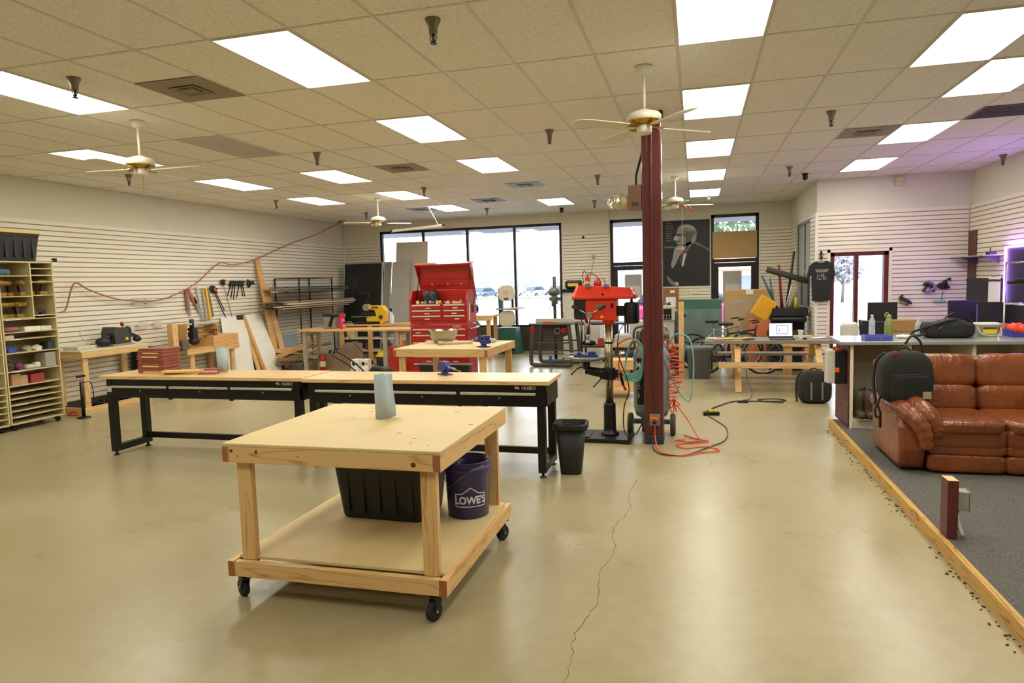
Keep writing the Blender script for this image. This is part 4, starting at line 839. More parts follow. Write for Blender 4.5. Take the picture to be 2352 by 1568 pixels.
# ================================================================ open tool cubby cabinets on castors, left wall
OAK = mat('cabinet_ply', '#cdbf92', .55, var=.05, scale=4)
def cubby(label, y0, y1, rows_l, rows_r, rows, split=True):
    t = thing('tool_cabinet', label, 'cabinet', (-8.6, y0, 0), 0); W = y1-y0; D = .46; e = .018
    b = MB(); b.box(-D, 0, .08, 0, e, 2.2); b.box(-D, W-e, .08, 0, W, 2.2); part('side_panel', b if 0 else MB().box(-D, 0, .08, 0, e, 2.2), OAK, t, .001); part('side_panel', MB().box(-D, W-e, .08, 0, W, 2.2), OAK, t, .001)
    part('back_panel', MB().box(-D, e, .08, -D+.008, W-e, 2.2), OAK, t); part('top_panel', MB().box(-D, -.002, 2.2, .004, W+.002, 2.218), OAK, t, .001)
    part('bottom_panel', MB().box(-D+.008, e, .08, 0, W-e, .098), OAK, t)
    for z in rows: part('shelf', MB().box(-D+.008, e, z-.012, -.002, W-e, z), OAK, t, .001)
    if split:
        part('divider', MB().box(-D+.008, W*.56, rows[0], -.001, W*.56+e, 2.2), OAK, t, .001)
        for z in rows_l: part('shelf', MB().box(-D+.008, e, z-.012, -.002, W*.56, z), OAK, t, .001)
        for z in rows_r: part('shelf', MB().box(-D+.008, W*.56+e, z-.012, -.002, W-e, z), OAK, t, .001)
    for k, z in enumerate(rows):
        if k % 2 == 0: part('label_strip', MB().box(-.003, .05+(k % 3)*.02, z-.0125, .0005, .25, z-.001), PAPER, t)
    if split:
        for z, a in ((1.5, .5), (1.77, .5)): part('label_strip', MB().box(-.003, a, z-.0125, .0005, a+.1, z-.001), PAPER, t)
    for x in (-D+.08, -.08):
        for y in (.08, W-.08): castor(t, x, y, .08, .5, .036, w=.02)
    return t
ROWS = [1.46, 1.29, 1.20, 1.02, .78, .59, .50, .42, .34, .26, .18]
CAB = cubby('tall plywood cubby cabinet on castors with power tools on its shelves', 6.68, 7.46, [2.03, 1.76, 1.475], [2.13, 2.04, 1.95, 1.77, 1.5], ROWS)
cubby('twin plywood cubby cabinet cut off by the left edge', 5.88, 6.665, [2.03, 1.76, 1.475], [2.13, 2.04, 1.95, 1.77, 1.5], ROWS)
tote('storage_tote', 'black tote with a yellow lid on top of the tall cabinet', (-8.84, 6.97, 2.219), PI/2, .78, .46, .40)
# cordless drills and small goods in the cubbies
def drill(c):
    t = thing('cordless_drill', 'x', 'cordless drill', group='yellow cordless drills in the cubbies')
    part('body', MB().tube([(-.1, 0, .17), (-.05, 0, .175), (.06, 0, .17), (.09, 0, .17)], [.018, .034, .033, .02], 12), c, t)
    part('chuck', MB().cyl((.085, 0, .17), (.13, 0, .17), .02, .012, seg=12), BLK, t); part('grip', MB().bar((-.01, 0, .15), (-.03, 0, .05), .034, .045), BLKP, t, .006)
    part('battery', MB().box(-.08, -.035, 0, .035, .035, .05), c, t, .008); return t
DY = mat('tool_yellow', '#8f6c1c', .55, var=.2)
d0 = drill(DY); first = True
spots = [(6.76, 1.475, 'on the lowest cubby shelf, first from the left'), (6.84, 1.475, 'on the lowest cubby shelf, second from the left'), (6.93, 1.475, 'on the lowest cubby shelf, third from the left'), (7.03, 1.475, 'on the lowest cubby shelf, beside the divider'), (6.78, 1.76, 'on the middle cubby shelf at the left'), (6.88, 1.76, 'on the middle cubby shelf'), (7.0, 1.76, 'on the middle cubby shelf by the divider'), (7.2, 1.77, 'in the right cubby, left one'), (7.36, 1.77, 'in the right cubby, right one')]
for i, (y, z, l) in enumerate(spots):
    o = d0 if i == 0 else dup(d0, (0, 0, 0)); o.location = (-8.68-.03*(i % 2), y, z+.0005); o.rotation_euler = (0, 0, [PI/2, -2.2, PI, 1.2, 1.9, -1.2, PI, 2.3, PI/2][i]); o['label'] = 'yellow cordless tool '+l
random.seed(9)
def goods(y, z, c, w, d, h, l, shape=0, nm='boxed_item', cat='box', x=-8.72):
    b = MB()
    if shape == 0: b.box(-d/2, -w/2, 0, d/2, w/2, h)
    elif shape == 1: b.pillow((0, 0, h/2), (d, w, h), (6, 8, 5), .5)
    else: b.tube([(0, -w/2, h/2), (0, 0, h*.55), (0, w/2, h*.4)], [h*.3, h*.5, h*.25], 10); b.box(-d/3, -w/4, 0, d/3, w/4, h*.5)
    return solo(nm, b, mat('goods_'+c[1:], c, .55, var=.1), l, cat, (x, y, z+.0005), random.uniform(-.06, .06), 'goods on the cabinet shelves', .004)
goods(6.84, 1.29, '#8f5a4c', .22, .2, .07, 'reddish brown pouch on the cabinet shelf below the drills', 1, 'pouch', 'pouch')
goods(7.12, 1.29, '#e2ded2', .22, .16, .06, 'white stack of packets in the cabinet', 0, 'packet', 'packet'); goods(7.33, 1.29, '#d9d5c4', .16, .14, .055, 'cream packet beside the white packets', 0, 'packet', 'packet')
goods(6.8, 1.2, '#dcd6c4', .12, .14, .05, 'small white box on the narrow shelf')
goods(6.83, 1.02, '#3c4f9a', .2, .2, .1, 'blue corded tool on the cabinet shelf', 2, 'power_tool', 'power tool'); goods(7.08, 1.02, '#a9a08a', .14, .12, .08, 'beige canister on the cabinet shelf', 2, 'canister', 'canister'); goods(7.22, 1.02, '#e6e2d4', .16, .12, .075, 'white bottle lying on the cabinet shelf', 2, 'bottle', 'bottle'); goods(7.38, 1.02, '#2e3a46', .1, .16, .1, 'dark blue case on the cabinet shelf', 0, 'case', 'case')
goods(6.79, .78, '#2c2a2a', .16, .2, .13, 'black power tool on the shelf above the cardboard boxes', 2, 'power_tool', 'power tool'); goods(6.93, .78, '#7c2b5c', .1, .14, .11, 'magenta and black sander in the cabinet', 2, 'power_tool', 'power tool'); goods(7.08, .78, '#c9c2ac', .14, .14, .06, 'beige cloth bundle in the cabinet', 1, 'cloth', 'cloth'); goods(7.19, .78, '#e4e2da', .08, .1, .08, 'white packet beside the clear bin', 1, 'packet', 'packet')
solo('clear_bin', MB().box(-.1, -.08, 0, .1, .08, .2), mat('clear_plastic', '#b5b3a6', .3, alpha=.75), 'clear plastic bin with a lid in the cabinet', 'bin', (-8.72, 7.33, .7805), 0, bev=.01)
goods(6.83, .59, '#b08a5c', .13, .16, .15, 'larger cardboard box low in the cabinet', 0); goods(6.95, .59, '#b8956a', .1, .14, .12, 'smaller cardboard box low in the cabinet', 0); goods(7.13, .59, '#9c3030', .2, .16, .12, 'red toolbox low in the cabinet', 0, 'toolbox', 'toolbox')
goods(6.8, 2.03, '#3d5d74', .2, .18, .09, 'blue pouch in the top left cubby', 1, 'pouch', 'pouch'); goods(7.22, 1.5, '#4a2f2b', .13, .14, .07, 'dark red tool in the lower right cubby', 2, 'power_tool', 'power tool'); goods(7.33, 1.5, '#2b2b2d', .12, .14, .08, 'black planer in the lower right cubby', 2, 'power_tool', 'power tool')
t = thing('wall_camera', 'small black camera on the corner of the tall cabinet', 'camera', (-8.63, 7.49, 2.24), 0); part('body', MB().box(-.02, 0, -.02, .03, .05, .03), BLK, t, .006); part('mount', MB().cyl((0, -.03, -.0), (0, .01, 0), .01, seg=8), WHT, t)
t = thing('floor_pump', 'black floor pump standing beside the tall cabinet', 'pump', (-8.45, 7.62, 0), 0)
part('base', MB().lathe([(.09, 0), (.085, .015), (.03, .03)], seg=18), BLK, t); part('barrel', MB().cyl((0, 0, .02), (0, 0, .52), .024, seg=14), BLK, t); part('handle', MB().bar((0, -.07, .6), (0, .07, .6), .03, .03), BLK, t, .005); part('rod', MB().cyl((0, 0, .5), (0, 0, .6), .008, seg=8), STEEL, t)
b = MB(); b.tube(smooth_path([(0, .02, .5), (.02, .13, .5), (.02, .17, .35), (.02, .16, .22)], 5), .006, 6); part('hose', b, BLK, t)
solo('red_cord_coil', MB().tube(smooth_path([(-.1, 0, .02), (0, .08, .02), (.1, 0, .03), (0, -.06, .04), (-.08, .02, .05), (.02, .06, .06)], 5), .012, 6), mat('red_cord', '#a8402c', .6), 'red cord bundle on the floor by the cabinet', 'cord', (-8.72, 7.68, .0))

# ================================================================ pine bench against the left wall with a black scroll saw
t = thing('wall_bench', 'narrow pine bench at the left wall carrying a black scroll saw', 'workbench', (-9.22, 7.88, 0), 0); L_ = 1.25; D = .54
part('top', MB().box(0, -.02, .915, D, L_, .935), mat('white_top', '#d9d2bb', .5), t, .002)
part('front_rail', MB().box(D-.038, 0, .825, D, L_, .914), PINE['Y'], t, .002); part('end_rail', MB().box(0, 0, .825, D-.039, .038, .914), PINE['X'], t, .002)
for y in (.0, L_-.09): part('leg', MB().box(D-.08, y+.04, .0, D-.04, y+.13, .914), PINE['Z'], t, .002)
for y in (.0, L_-.09): part('leg', MB().box(0.0, y+.04, .09, .04, y+.13, .824), PINE['Z'], t, .002)
part('floor_rail', MB().box(D-.038, -.02, 0, D, L_, .089), PINE['Y'], t, .002); part('floor_end_rail', MB().box(0, -.02, 0, D-.039, .018, .089), PINE['X'], t, .002)
t = thing('scroll_saw', 'black scroll saw with a slanted hood on the narrow pine bench', 'saw', (-8.95, 8.75, .936), 0)
part('base', MB().box(-.16, -.2, 0, .16, .22, .03), mat('saw_wood', '#9a8463', .6), t, .003)
part('hood', MB().prism([(-.12, .03), (.18, .03), (.2, .12), (.12, .27), (-.1, .3), (-.14, .2)], -.13, .13, 'yz'), mat('saw_hood', '#3a3a32', .5), t, .006)
b = MB(); b.bar((0, .16, .22), (.03, .42, .1), .05, .05); b.ell((.0, .26, .22), (.05, .06, .07)); b.ell((.02, .42, .07), (.06, .07, .05)); part('arm', b, BLKP, t)
b = MB(); b.ell((.05, -.28, .08), (.09, .12, .07)); b.ell((.02, -.18, .14), (.06, .09, .05)); b.tube([(.08, -.38, .03), (.05, -.25, .13), (.02, -.1, .16)], .02, 8); part('motor', b, BLKP, t)
part('yellow_sticker', MB().cb((.135, .1, .1), (.004, .05, .04)), YEL, t); b = MB(); b.ell((0, .16, .33), (.03, .03, .04)); part('red_knob', b, RED, t)
solo('white_tray', MB().box(-.14, -.16, 0, .14, .16, .05), mat('tray_white', '#c5c2ac', .5), 'low cream tray at the near end of the narrow pine bench', 'tray', (-8.98, 8.12, .936), 0, bev=.008)
cable('thin_cord', [(-8.85, 8.2, .98), (-8.95, 8.15, 1.1), (-9.15, 8.3, 1.2), (-9.2, 8.35, 1.15)], .006, mat('pale_cord', '#b9b39c', .6), 'pale cord curling above the cream tray', 'cord')
random.seed(21); 
for i in range(4):
    pts = [(-8.95+random.uniform(-.16, .16), 8.35+i*.16+random.uniform(-.1, .14), .02+random.uniform(0, .1)) for _ in range(7)]
    cable('black_hose', pts, .012, BLK, ['tangled black hose under the narrow bench, nearest loop', 'tangled black hose under the narrow bench, second loop', 'tangled black cord under the bench by the fan', 'tangled black cord at the far end under the bench'][i], 'hose', 5, 'tangled hoses under the bench')
t = thing('floor_fan', 'small black floor fan under the narrow pine bench', 'fan', (-8.95, 8.82, 0), -.4)
b = MB()
for r in (.05, .1, .15, .19): b.tube([(r*math.cos(a), .02, .21+r*math.sin(a)) for a in [k*PI/12 for k in range(24)]], .005, 5, closed=True)
for k in range(8): a = k*PI/4; b.tube([(0, .02, .21), (.19*math.cos(a), .02, .21+.19*math.sin(a))], .004, 5)
part('grille', b, BLK, t); part('base', MB().box(-.12, -.05, 0, .12, .09, .02), BLK, t)
solo('green_bag', MB().pillow((0, 0, .03), (.2, .28, .06), (8, 10, 4), .6), mat('lime_green', '#b7c62f', .6), 'lime green pouch on the floor under the bench', 'pouch', (-8.86, 9.28, 0))
solo('black_case', MB().box(-.1, -.16, 0, .1, .16, .42), BLKP, 'tall black case standing beyond the narrow bench', 'case', (-9.1, 9.45, .42-.0), 0, bev=.01)
solo('case_stand', MB().box(-.12, -.18, 0, .12, .18, .42), mat('stand_wood', '#8d7350', .7), 'low box under the tall black case', 'box', (-9.1, 9.45, 0), 0, bev=.004)
for i, (y, z) in enumerate(((9.55, 1.62), (9.8, 1.62), (9.6, 1.2), (9.95, 1.2), (9.3, 1.18))):
    t = thing('acrylic_pocket', ['clear pocket on the slat wall, upper left', 'clear pocket on the slat wall, upper right', 'clear pocket low on the wall, middle', 'clear pocket low on the wall, right', 'clear pocket low on the wall holding a yellow ruler'][i], 'wall pocket', (-9.245, y, z), 0, 'clear pockets on the slat wall')
    part('pocket', MB().box(0, -.1, -.02, .05, .1, .12) if 0 else MB().box(.04, -.1, -.06, .044, .1, .06), mat('acrylic', '#d9d6c9', .15, alpha=.45), t); part('hook', MB().box(0, -.02, .05, .042, .02, .062), WHT, t)

# ================================================================ bench with a home-built router machine
t = thing('plywood_bench', 'pine and plywood bench carrying a home-built carving machine', 'workbench', (-9.22, 9.95, 0), 0); L_ = 1.4; D = .6
part('top', MB().box(0, 0, .72, D, L_, .74), PINE2['Y'], t, .002); part('front_rail', MB().box(D-.038, -.0, .64, D, L_, .719), PINE['Y'], t, .002)
for y in (.1, L_-.2): part('leg', MB().box(D-.09, y, 0, D-.04, y+.1, .64), PINE['Z'], t, .002); part('leg', MB().box(.02, y, 0, .06, y+.1, .72), PINE2['Z'], t, .002)
b = MB(); b.text('TREET', .06, facing((D+.001, .75, .68), (1, 0, 0)), .0004, bold=.001); part('stencil', b, mat('green_ink', '#5c9a45', .6), t)
part('end_box', MB().box(.12, .7, .74, .58, L_, .93), PINE2['Y'], t, .002)
t = thing('carving_machine', 'plywood framed carving machine with silver rails', 'router machine', (-9.2, 9.7, .741), 0)
for y in (.35, 1.15): part('end_plate', MB().box(.08, y, 0, .5, y+.02, .44 if y < 1 else .4), PINE2['Z'], t, .002)
part('front_post', MB().box(.46, -.05, -.74, .55, .08, .47), PINE['Z'], t, .002)
for z in (.3, .37, .18): part('rail', MB().cyl((.4, .36, z), (.4, 1.16, z), .014, seg=10), CHROME, t)
part('gantry_board', MB().box(.3, .4, .2, .32, 1.15, .36), PINE2['Y'], t); b = MB(); b.box(.36, .5, .1, .5, .62, .36); b.cyl((.43, .56, .34), (.43, .56, .52), .04, seg=14); b.ell((.45, .57, .12), (.09, .1, .07)); part('spindle', b, BLKP, t)
b = MB(); b.tube(smooth_path([(.43, 1.0, .24), (.5, 1.1, .3), (.45, 1.2, .22), (.5, 1.05, .18), (.42, 1.12, .28)], 5), .01, 6); part('cable_loop', b, BLK, t)
b = MB(); b.box(.3, .18, .0, .54, .34, .16); part('motor_box', b, mat('motor_grey', '#6a6455', .5, .3), t, .005); part('top_bar', MB().box(.36, .42, .42, .46, 1.22, .45), mat('silver_bar', '#c5c6c2', .4, .4), t)

# ================================================================ sheets and lumber leaning on the left wall
def lean(name, label, yb, yt, w, xb, zt, th, m, cat='board', xt=XL+.03, sub=None):
    # a board whose foot is at (xb, yb..yb+w, 0) and whose top rests on the wall at height zt
    b = MB(); a = [(xb, yb, 0), (xb, yb+w, 0), (xt, yt+w, zt), (xt, yt, zt)]; n_ = (Vector(a[1])-Vector(a[0])).cross(Vector(a[3])-Vector(a[0])).normalized()
    n_ = n_ if n_.x > 0 else -n_; vs = [Vector(p) for p in a]+[Vector(p)+n_*th for p in a]
    b._add(vs, [(0, 1, 2, 3), (7, 6, 5, 4), (0, 4, 5, 1), (1, 5, 6, 2), (2, 6, 7, 3), (3, 7, 4, 0)]); return solo(name, b, m, label, cat, bev=.0015)
lean('white_sheet', 'large white speckled sheet leaning on the left wall', 11.2, 11.62, .78, -8.78, 1.22, .012, mat('white_sheet', '#ebe8de', .4, var=.05, scale=60))
lean('dark_sheet', 'narrow dark board leaning behind the white sheets', 11.85, 12.1, .5, -8.9, 1.24, .015, mat('dark_board', '#2f2c2a', .5))
lean('pine_board', 'yellow pine board leaning between the two white sheets', 12.05, 12.28, .12, -8.76, 1.1, .03, PINE['Z'])
lean('laminate_board', 'thick white laminate board with a wooden edge leaning on the left wall', 12.28, 12.36, .52, -8.72, 1.22, .04, mat('laminate_white', '#f0ede2', .35))
lean('laminate_edge', 'brown wooden edge board beside the thick white board', 12.2, 12.29, .07, -8.72, 1.21, .045, PINE2['Z'])
lean('tall_plank', 'tall yellow plank leaning against the left wall, left of two', 12.84, 12.83, .15, -8.86, 2.43, .04, PINE2['Z'], 'plank'); lean('tall_plank', 'shorter yellow plank leaning beside the tall one', 13.02, 12.98, .16, -8.78, 1.85, .04, PINE['Z'], 'plank', XL+.09)
solo('blue_grey_sheet', MB().prism([(0, 0), (.75, 0), (.75, .72), (.1, .72), (0, .6)], 0, .02, 'yz'), mat('blue_grey', '#9aa1a8', .5), 'blue-grey panel leaning behind the tall planks', 'sheet', (-8.95, 13.25, 0), 0, rot=(0, -.18, 0), bev=.002)

# clamps, squares and levels hung on the slat wall
X0 = XL+.005
def bar_clamp(y0, z0, y1, z1, label, m=BLK, head=.08, orange=False):
    t = thing('bar_clamp', label, 'clamp', (X0+.035, y0, z0), 0, 'clamps hung on the slat wall'); d = Vector((0, y1-y0, z1-z0)); u = d.normalized()
    part('bar', MB().bar((0, 0, 0), d, .008, .02, (1, 0, 0)), STEEL if m is not BLK else mat('clamp_bar', '#2b2b2b', .4, .6), t)
    h = MB(); h.bar(-u*.02, u*.09, .04, .06, (1, 0, 0)); h.bar((0, 0, 0), Vector((.02, .07, .0)), .03, .03); h.ell((0, -.03, -.04), (.025, .03, .045)); part('head', h, BLKP, t, .004)
    if orange: part('orange_pad', MB().bar((.02, .04, -.03), (.02, .06, -.09), .03, .03), mat('orange_pad', '#d9782a', .5), t)
    part('hook', MB().cyl((-.035, 0, .0), (0, 0, .0), .005, seg=6), STEEL, t); return t
bar_clamp(11.42, 1.84, 11.95, .9, 'long black bar clamp hanging among the clamps', orange=True); bar_clamp(11.48, 1.80, 11.75, 1.36, 'shorter black bar clamp beside the long one', orange=True); bar_clamp(11.75, 1.96, 12.05, .95, 'long silver bar clamp with an orange pad', STEEL, orange=True)
for i, (y, y2, z2) in enumerate(((12.02, 11.85, 1.62), (12.08, 11.97, 1.6), (12.14, 12.05, 1.57), (12.28, 12.15, 1.6), (12.32, 12.35, 1.63), (12.36, 12.42, 1.62))):
    bar_clamp(y, 1.93, y2, z2, ['leftmost short black clamp of the middle bunch', 'second short black clamp of the middle bunch', 'third short black clamp of the middle bunch', 'left short clamp of the right bunch', 'middle short clamp of the right bunch', 'right short clamp of the right bunch'][i])
t = thing('spring_clamp', 'black spring clamp at the right of the hanging clamps', 'clamp', (X0+.04, 12.58, 1.92)); b = MB(); b.bar((0, -.04, .05), (0, .18, -.04), .03, .03); b.bar((0, -.02, -.1), (0, .16, .03), .03, .03); b.ell((0, -.01, -.02), (.03, .05, .07)); part('jaws', b, BLKP, t); part('hook', MB().cyl((-.04, 0, .0), (0, 0, 0), .005, seg=6), STEEL, t)
def flat(y0, z0, y1, z1, w, m, label, nm, cat): return solo(nm, MB().bar((0, 0, 0), (0, y1-y0, z1-z0), .008 if w < .2 else .02, w, (1, 0, 0)) if 0 else MB().bar((0, 0, 0), (0, y1-y0, z1-z0), w, .014, (1, 0, 0)), m, label, cat, (X0+.03, y0, z0))
flat(11.17, 1.82, 11.23, 1.1, .05, mat('wood_ruler', '#b0a184', .5), 'wooden yardstick hanging left of the yellow level', 'yardstick', 'ruler')
flat(11.26, 1.82, 11.34, 1.18, .045, YEL, 'yellow level hanging on the slat wall', 'spirit_level', 'level'); flat(11.31, 1.82, 11.42, 1.25, .04, mat('olive_level', '#857a3f', .5), 'olive level beside the yellow one', 'spirit_level', 'level')
flat(11.0, 1.84, 11.12, 1.12, .04, STEEL, 'steel square hanging on the slat wall', 'framing_square', 'square')
for i, (y, z, y2, z2, c) in enumerate(((10.72, 1.78, 10.74, 1.4, '#8a6a4a'), (10.76, 1.8, 10.95, 1.52, '#b2613a'), (10.92, 1.65, 11.0, 1.45, '#8f8c80'))):
    t = thing('hand_saw', ['brown handled saw on the slat wall', 'orange handled saw on the slat wall', 'grey mitre box on the slat wall'][i], 'hand tool', (X0+.03, y, z)); part('blade', MB().bar((0, .03, -.02), (0, y2-y+.05, z2-z-.1), .05, .006, (1, 0, 0)), STEEL, t); part('body', MB().bar((0, 0, 0), (0, y2-y, z2-z), .07, .025, (1, 0, 0)), mat('saw_'+c[1:], c, .5), t)
cable('draped_lead', [(-9.18, 8.02, 1.5), (-9.18, 8.13, 1.56), (-9.18, 8.3, 1.93), (-9.18, 8.55, 1.83), (-9.18, 8.98, 1.69), (-9.18, 9.37, 1.63), (-9.18, 9.95, 1.62), (-9.18, 10.4, 1.72), (-9.18, 10.95, 1.92), (-9.18, 11.6, 2.3), (-9.18, 12.0, 2.28), (-9.18, 12.45, 2.34), (-9.18, 13.0, 2.47), (-9.16, 14.0, 2.78), (-8.9, 14.8, 3.05), (-8.3, 15.2, 3.4)], .012, mat('faded_red_cord', '#a5685c', .6), 'faded red cord draped along the left wall up to the ceiling', 'cord')
solo('cord_plug', MB().tube([(-.06, 0, -.03), (0, 0, 0), (.06, 0, .03)], .025, 8), mat('red_plug', '#b5402f', .5), 'red plug of the draped cord near the ceiling', 'plug', (-8.42, 15.13, 3.35))

# ================================================================ wire rack with scrap boards
t = thing('wire_rack', 'black wire rack holding scrap boards at the left wall', 'rack', (-9.22, 13.5, 0), 0)
for x in (0, .62):
    for y in (0, 1.42): part('post', MB().cyl((x, y, 0), (x, y, 2.0), .016, seg=10), BLK, t)
for z in (1.99, 1.66, 1.3):
    b = MB()
    for x in (0, .62): b.cyl((x, 0, z), (x, 1.42, z), .009, seg=6)
    for y in (0, 1.42): b.cyl((0, y, z), (.62, y, z), .009, seg=6)
    if z < 1.9:
        for k in range(1, 14): b.cyl((k*.62/14, 0, z+.003), (k*.62/14, 1.42, z+.003), .003, seg=5)
        for y in (.35, .71, 1.06): b.cyl((0, y, z-.005), (.62, y, z-.005), .004, seg=5)
    part('shelf', b, BLK, t)
random.seed(31); cs = ['#8d735a', '#6d5a48', '#a58a66', '#59606a', '#3c4a50', '#b9a98c', '#7a4f3c', '#4f473f', '#c9c4b4', '#927757', '#5e7a78', '#a08968', '#6b4c38', '#bfae8d', '#4a4a4c', '#8a6f50']
nm2 = ['bottom', 'second', 'third', 'top']
for i in range(21):
    up_ = i >= 12; k = i if not up_ else i-12; z = (1.675 if up_ else 1.312)+.046*(k//3); x = -9.06+.17*(k % 3)+random.uniform(0, .02); y0 = random.uniform(12.55, 13.1) if not up_ else random.uniform(12.8, 13.2); y1 = random.uniform(15.3, 16.1)
    solo('scrap_board', MB().box(0, 0, 0, random.uniform(.08, .14), y1-y0, random.uniform(.028, .036)), mat('scrap_'+cs[i % 16][1:], cs[i % 16], .7, var=.12, stretch=(8, .6, 8)), '%s board on the %s shelf of the wire rack, %s layer, %s' % ({'#59606a': 'slate', '#3c4a50': 'teal-black', '#5e7a78': 'teal', '#c9c4b4': 'white', '#4a4a4c': 'charcoal'}.get(cs[i % 16], 'brown'), 'upper' if up_ else 'lower', nm2[k//3], ['wall side', 'middle', 'room side'][k % 3]), 'board', (x, y0, z), random.uniform(-.012, .012), 'scrap boards on the wire rack', .002)

# lumber bin with offcuts on the floor
t = thing('lumber_bin', 'low plywood bin full of offcuts behind the far benches', 'bin', (-8.2, 13.2, 0), .0)
part('front_panel', MB().box(0, 0, 0, 1.0, .02, .32), mat('pink_ply', '#b79a80', .7, var=.06, scale=3), t); part('side_panel', MB().box(0, .02, 0, .02, .7, .36), MATS['pink_ply'], t); part('slanted_panel', MB().prism([(.3, .02), (.98, .02), (.98, .5), (.6, .52), (.3, .3)], .5, .52, 'xz'), mat('mauve_ply', '#a38c7a', .7), t)
random.seed(17)
adj = ['long', 'short', 'thick', 'thin', 'dark', 'pale', 'split', 'knotty', 'reddish', 'grey', 'narrow', 'wide', 'stubby', 'warped', 'rough', 'square']
for i in range(16):
    a = random.uniform(-.6, .9); l = random.uniform(.35, 1.0); w = random.uniform(.06, .16); px_, py_ = -8.75+random.uniform(0, .55), 12.75+random.uniform(.0, .9); z = .02+.05*(i % 7)
    solo('lumber_offcut', MB().cb((0, 0, w*.3), (l, w, w*.55)), [PINE['X'], PINE2['X'], mat('scrap_8d735a', '#8d735a', .7), mat('scrap_b9a98c', '#b9a98c', .7)][i % 4], adj[i]+' wooden offcut in the pile beside the lumber bin', 'offcut', (px_, py_, z+.1), 0, 'lumber offcuts piled on the floor', .002, rot=(random.uniform(-.15, .15), random.uniform(-.45, .1), a))

# ================================================================ far benches with grey adjustable legs
def adj_bench(x0, x1, y0, y1, z, label):
    t = thing('steel_leg_bench', label, 'workbench', (x0, y0, 0), 0, 'benches with perforated steel legs'); L_, D = x1-x0, y1-y0
    part('top', MB().box(0, 0, z-.04, L_, D, z), PINE2['X'], t, .004); LG = mat('leg_grey', '#b3ad9a', .5, .2)
    for x in (.08, L_-.17):
        for y in (.04, D-.12): 
            q = part('leg', MB().box(x, y, 0, x+.08, y+.06, z-.04), LG, t, .002); h = MB()
            for k in range(9): h.cyl((x+.04, y-.001, .12+k*.08), (x+.04, y+.002, .12+k*.08), .008, seg=6)
            part('holes', h, DSTEEL, q)
        part('foot', MB().box(x-.0, .0, 0, x+.08, D, .03) if 0 else MB().box(x+.01, .1, z-.12, x+.07, D-.1, z-.05), LG, t)
    return t
adj_bench(-7.97, -5.9, 12.35, 13.05, .9, 'far bench with perforated grey legs and a belt sander on it'); adj_bench(-5.88, -4.95, 12.35, 13.05, .9, 'short continuation of the far bench next to the red chest')
t = thing('belt_sander', 'red and black belt sander on a grey base on the far bench', 'sander', (-7.3, 12.75, .9), 0)
part('base', MB().box(-.22, -.12, 0, .05, .12, .22), mat('sander_grey', '#7f8073', .5), t, .01); part('belt_arm', MB().tube([(-.3, 0, .28), (-.2, 0, .285), (.12, 0, .28)], [.03, .035, .03], 10), BLKP, t); part('red_housing', MB().prism([(.1, 0), (.2, 0), (.17, .2), (.22, .3), (.12, .31), (.1, .2)], -.07, .07, 'xz'), mat('sander_red', '#c2303a', .4), t, .01); part('disc_arm', MB().bar((0, -.08, .28), (-.08, -.1, .05), .1, .06), BLK, t); part('handle', MB().cyl((.18, 0, .12), (.36, 0, .13), .02, seg=10), DSTEEL, t)
cable('sander_cord', [(-7.1, 12.6, .91), (-6.9, 12.4, .85), (-6.6, 12.25, .6), (-6.3, 12.2, .35), (-6.1, 12.25, .12), (-5.9, 12.3, .02)], .008, BLK, 'black cord hanging from the belt sander', 'cord')
t = thing('shelf_bench', 'pine shelf bench full of paint cans behind the far bench', 'workbench', (-7.97, 14.0, 0), 0); L_ = 3.0
part('top', MB().box(-.1, 0, .86, L_, .6, .9), PINE2['X'], t, .003)
for z in (.56, .28): part('shelf', MB().box(.0, .02, z, L_-.1, .58, z+.025), mat('shelf_cream', '#d8cdaa', .6), t)
for x in (.03, .75, 1.5, 2.25): part('leg', MB().box(x, 0, 0, x+.1, .05, .86), PINE2['Z'], t, .002)
part('floor_rail', MB().box(.0, 0, 0, L_-.1, .05, .09), PINE2['X'], t, .002)
random.seed(8); cc = [('#c9b98a', 'cream block'), ('#2b2b2e', 'black bin'), ('#3f5a8a', 'blue tub'), ('#bdbab0', 'grey can'), ('#c2b13c', 'yellow tin'), ('#5a6066', 'slate case'), ('#e0dccf', 'white can'), ('#7a3f35', 'maroon tin'), ('#3c4b40', 'dark green jug'), ('#b0a590', 'beige jar'), ('#d9d2bd', 'pale carton'), ('#2f3136', 'black jug')]
for i, (c, l) in enumerate(cc):
    x = -7.7+(i % 6)*.42+random.uniform(-.04, .04); z = .586 if i < 6 else .306; b = MB()
    if i % 2: b.cyl((0, 0, 0), (0, 0, .18), .075, seg=16)
    else: b.box(-.1, -.08, 0, .1, .08, .15); b.box(-.06, -.05, .15, .06, .05, .19)
    solo('shelf_item', b, mat('tool_'+c[1:], c, .5), l+' on the '+('upper' if i < 6 else 'lower')+' shelf of the pine shelf bench', 'container', (x, 14.2, z), 0, 'containers on the shelf bench', .003)
MY = mat('saw_yellow', '#e3b31c', .4, var=.03)
t = thing('mitre_saw', 'yellow and black sliding mitre saw on the far shelf bench', 'mitre saw', (-7.1, 14.2, .9), 0)
b = MB(); b.prism([(-.18, .02), (.2, .0), (.26, .06), (.3, .3), (.2, .42), (-.12, .42), (-.16, .34), (.02, .32), (.06, .18), (-.2, .15)], -.1, .1, 'xz'); part('housing', b, MY, t, .012)
part('turntable', MB().box(-.5, -.14, 0, .15, .14, .06), BLK, t, .01); part('blade_guard', MB().box(-.35, -.05, .19, .12, .05, .27), BLKP, t, .02); part('slide_rail', MB().cyl((-.62, 0, .17), (.08, 0, .17), .02, seg=10), STEEL, t)
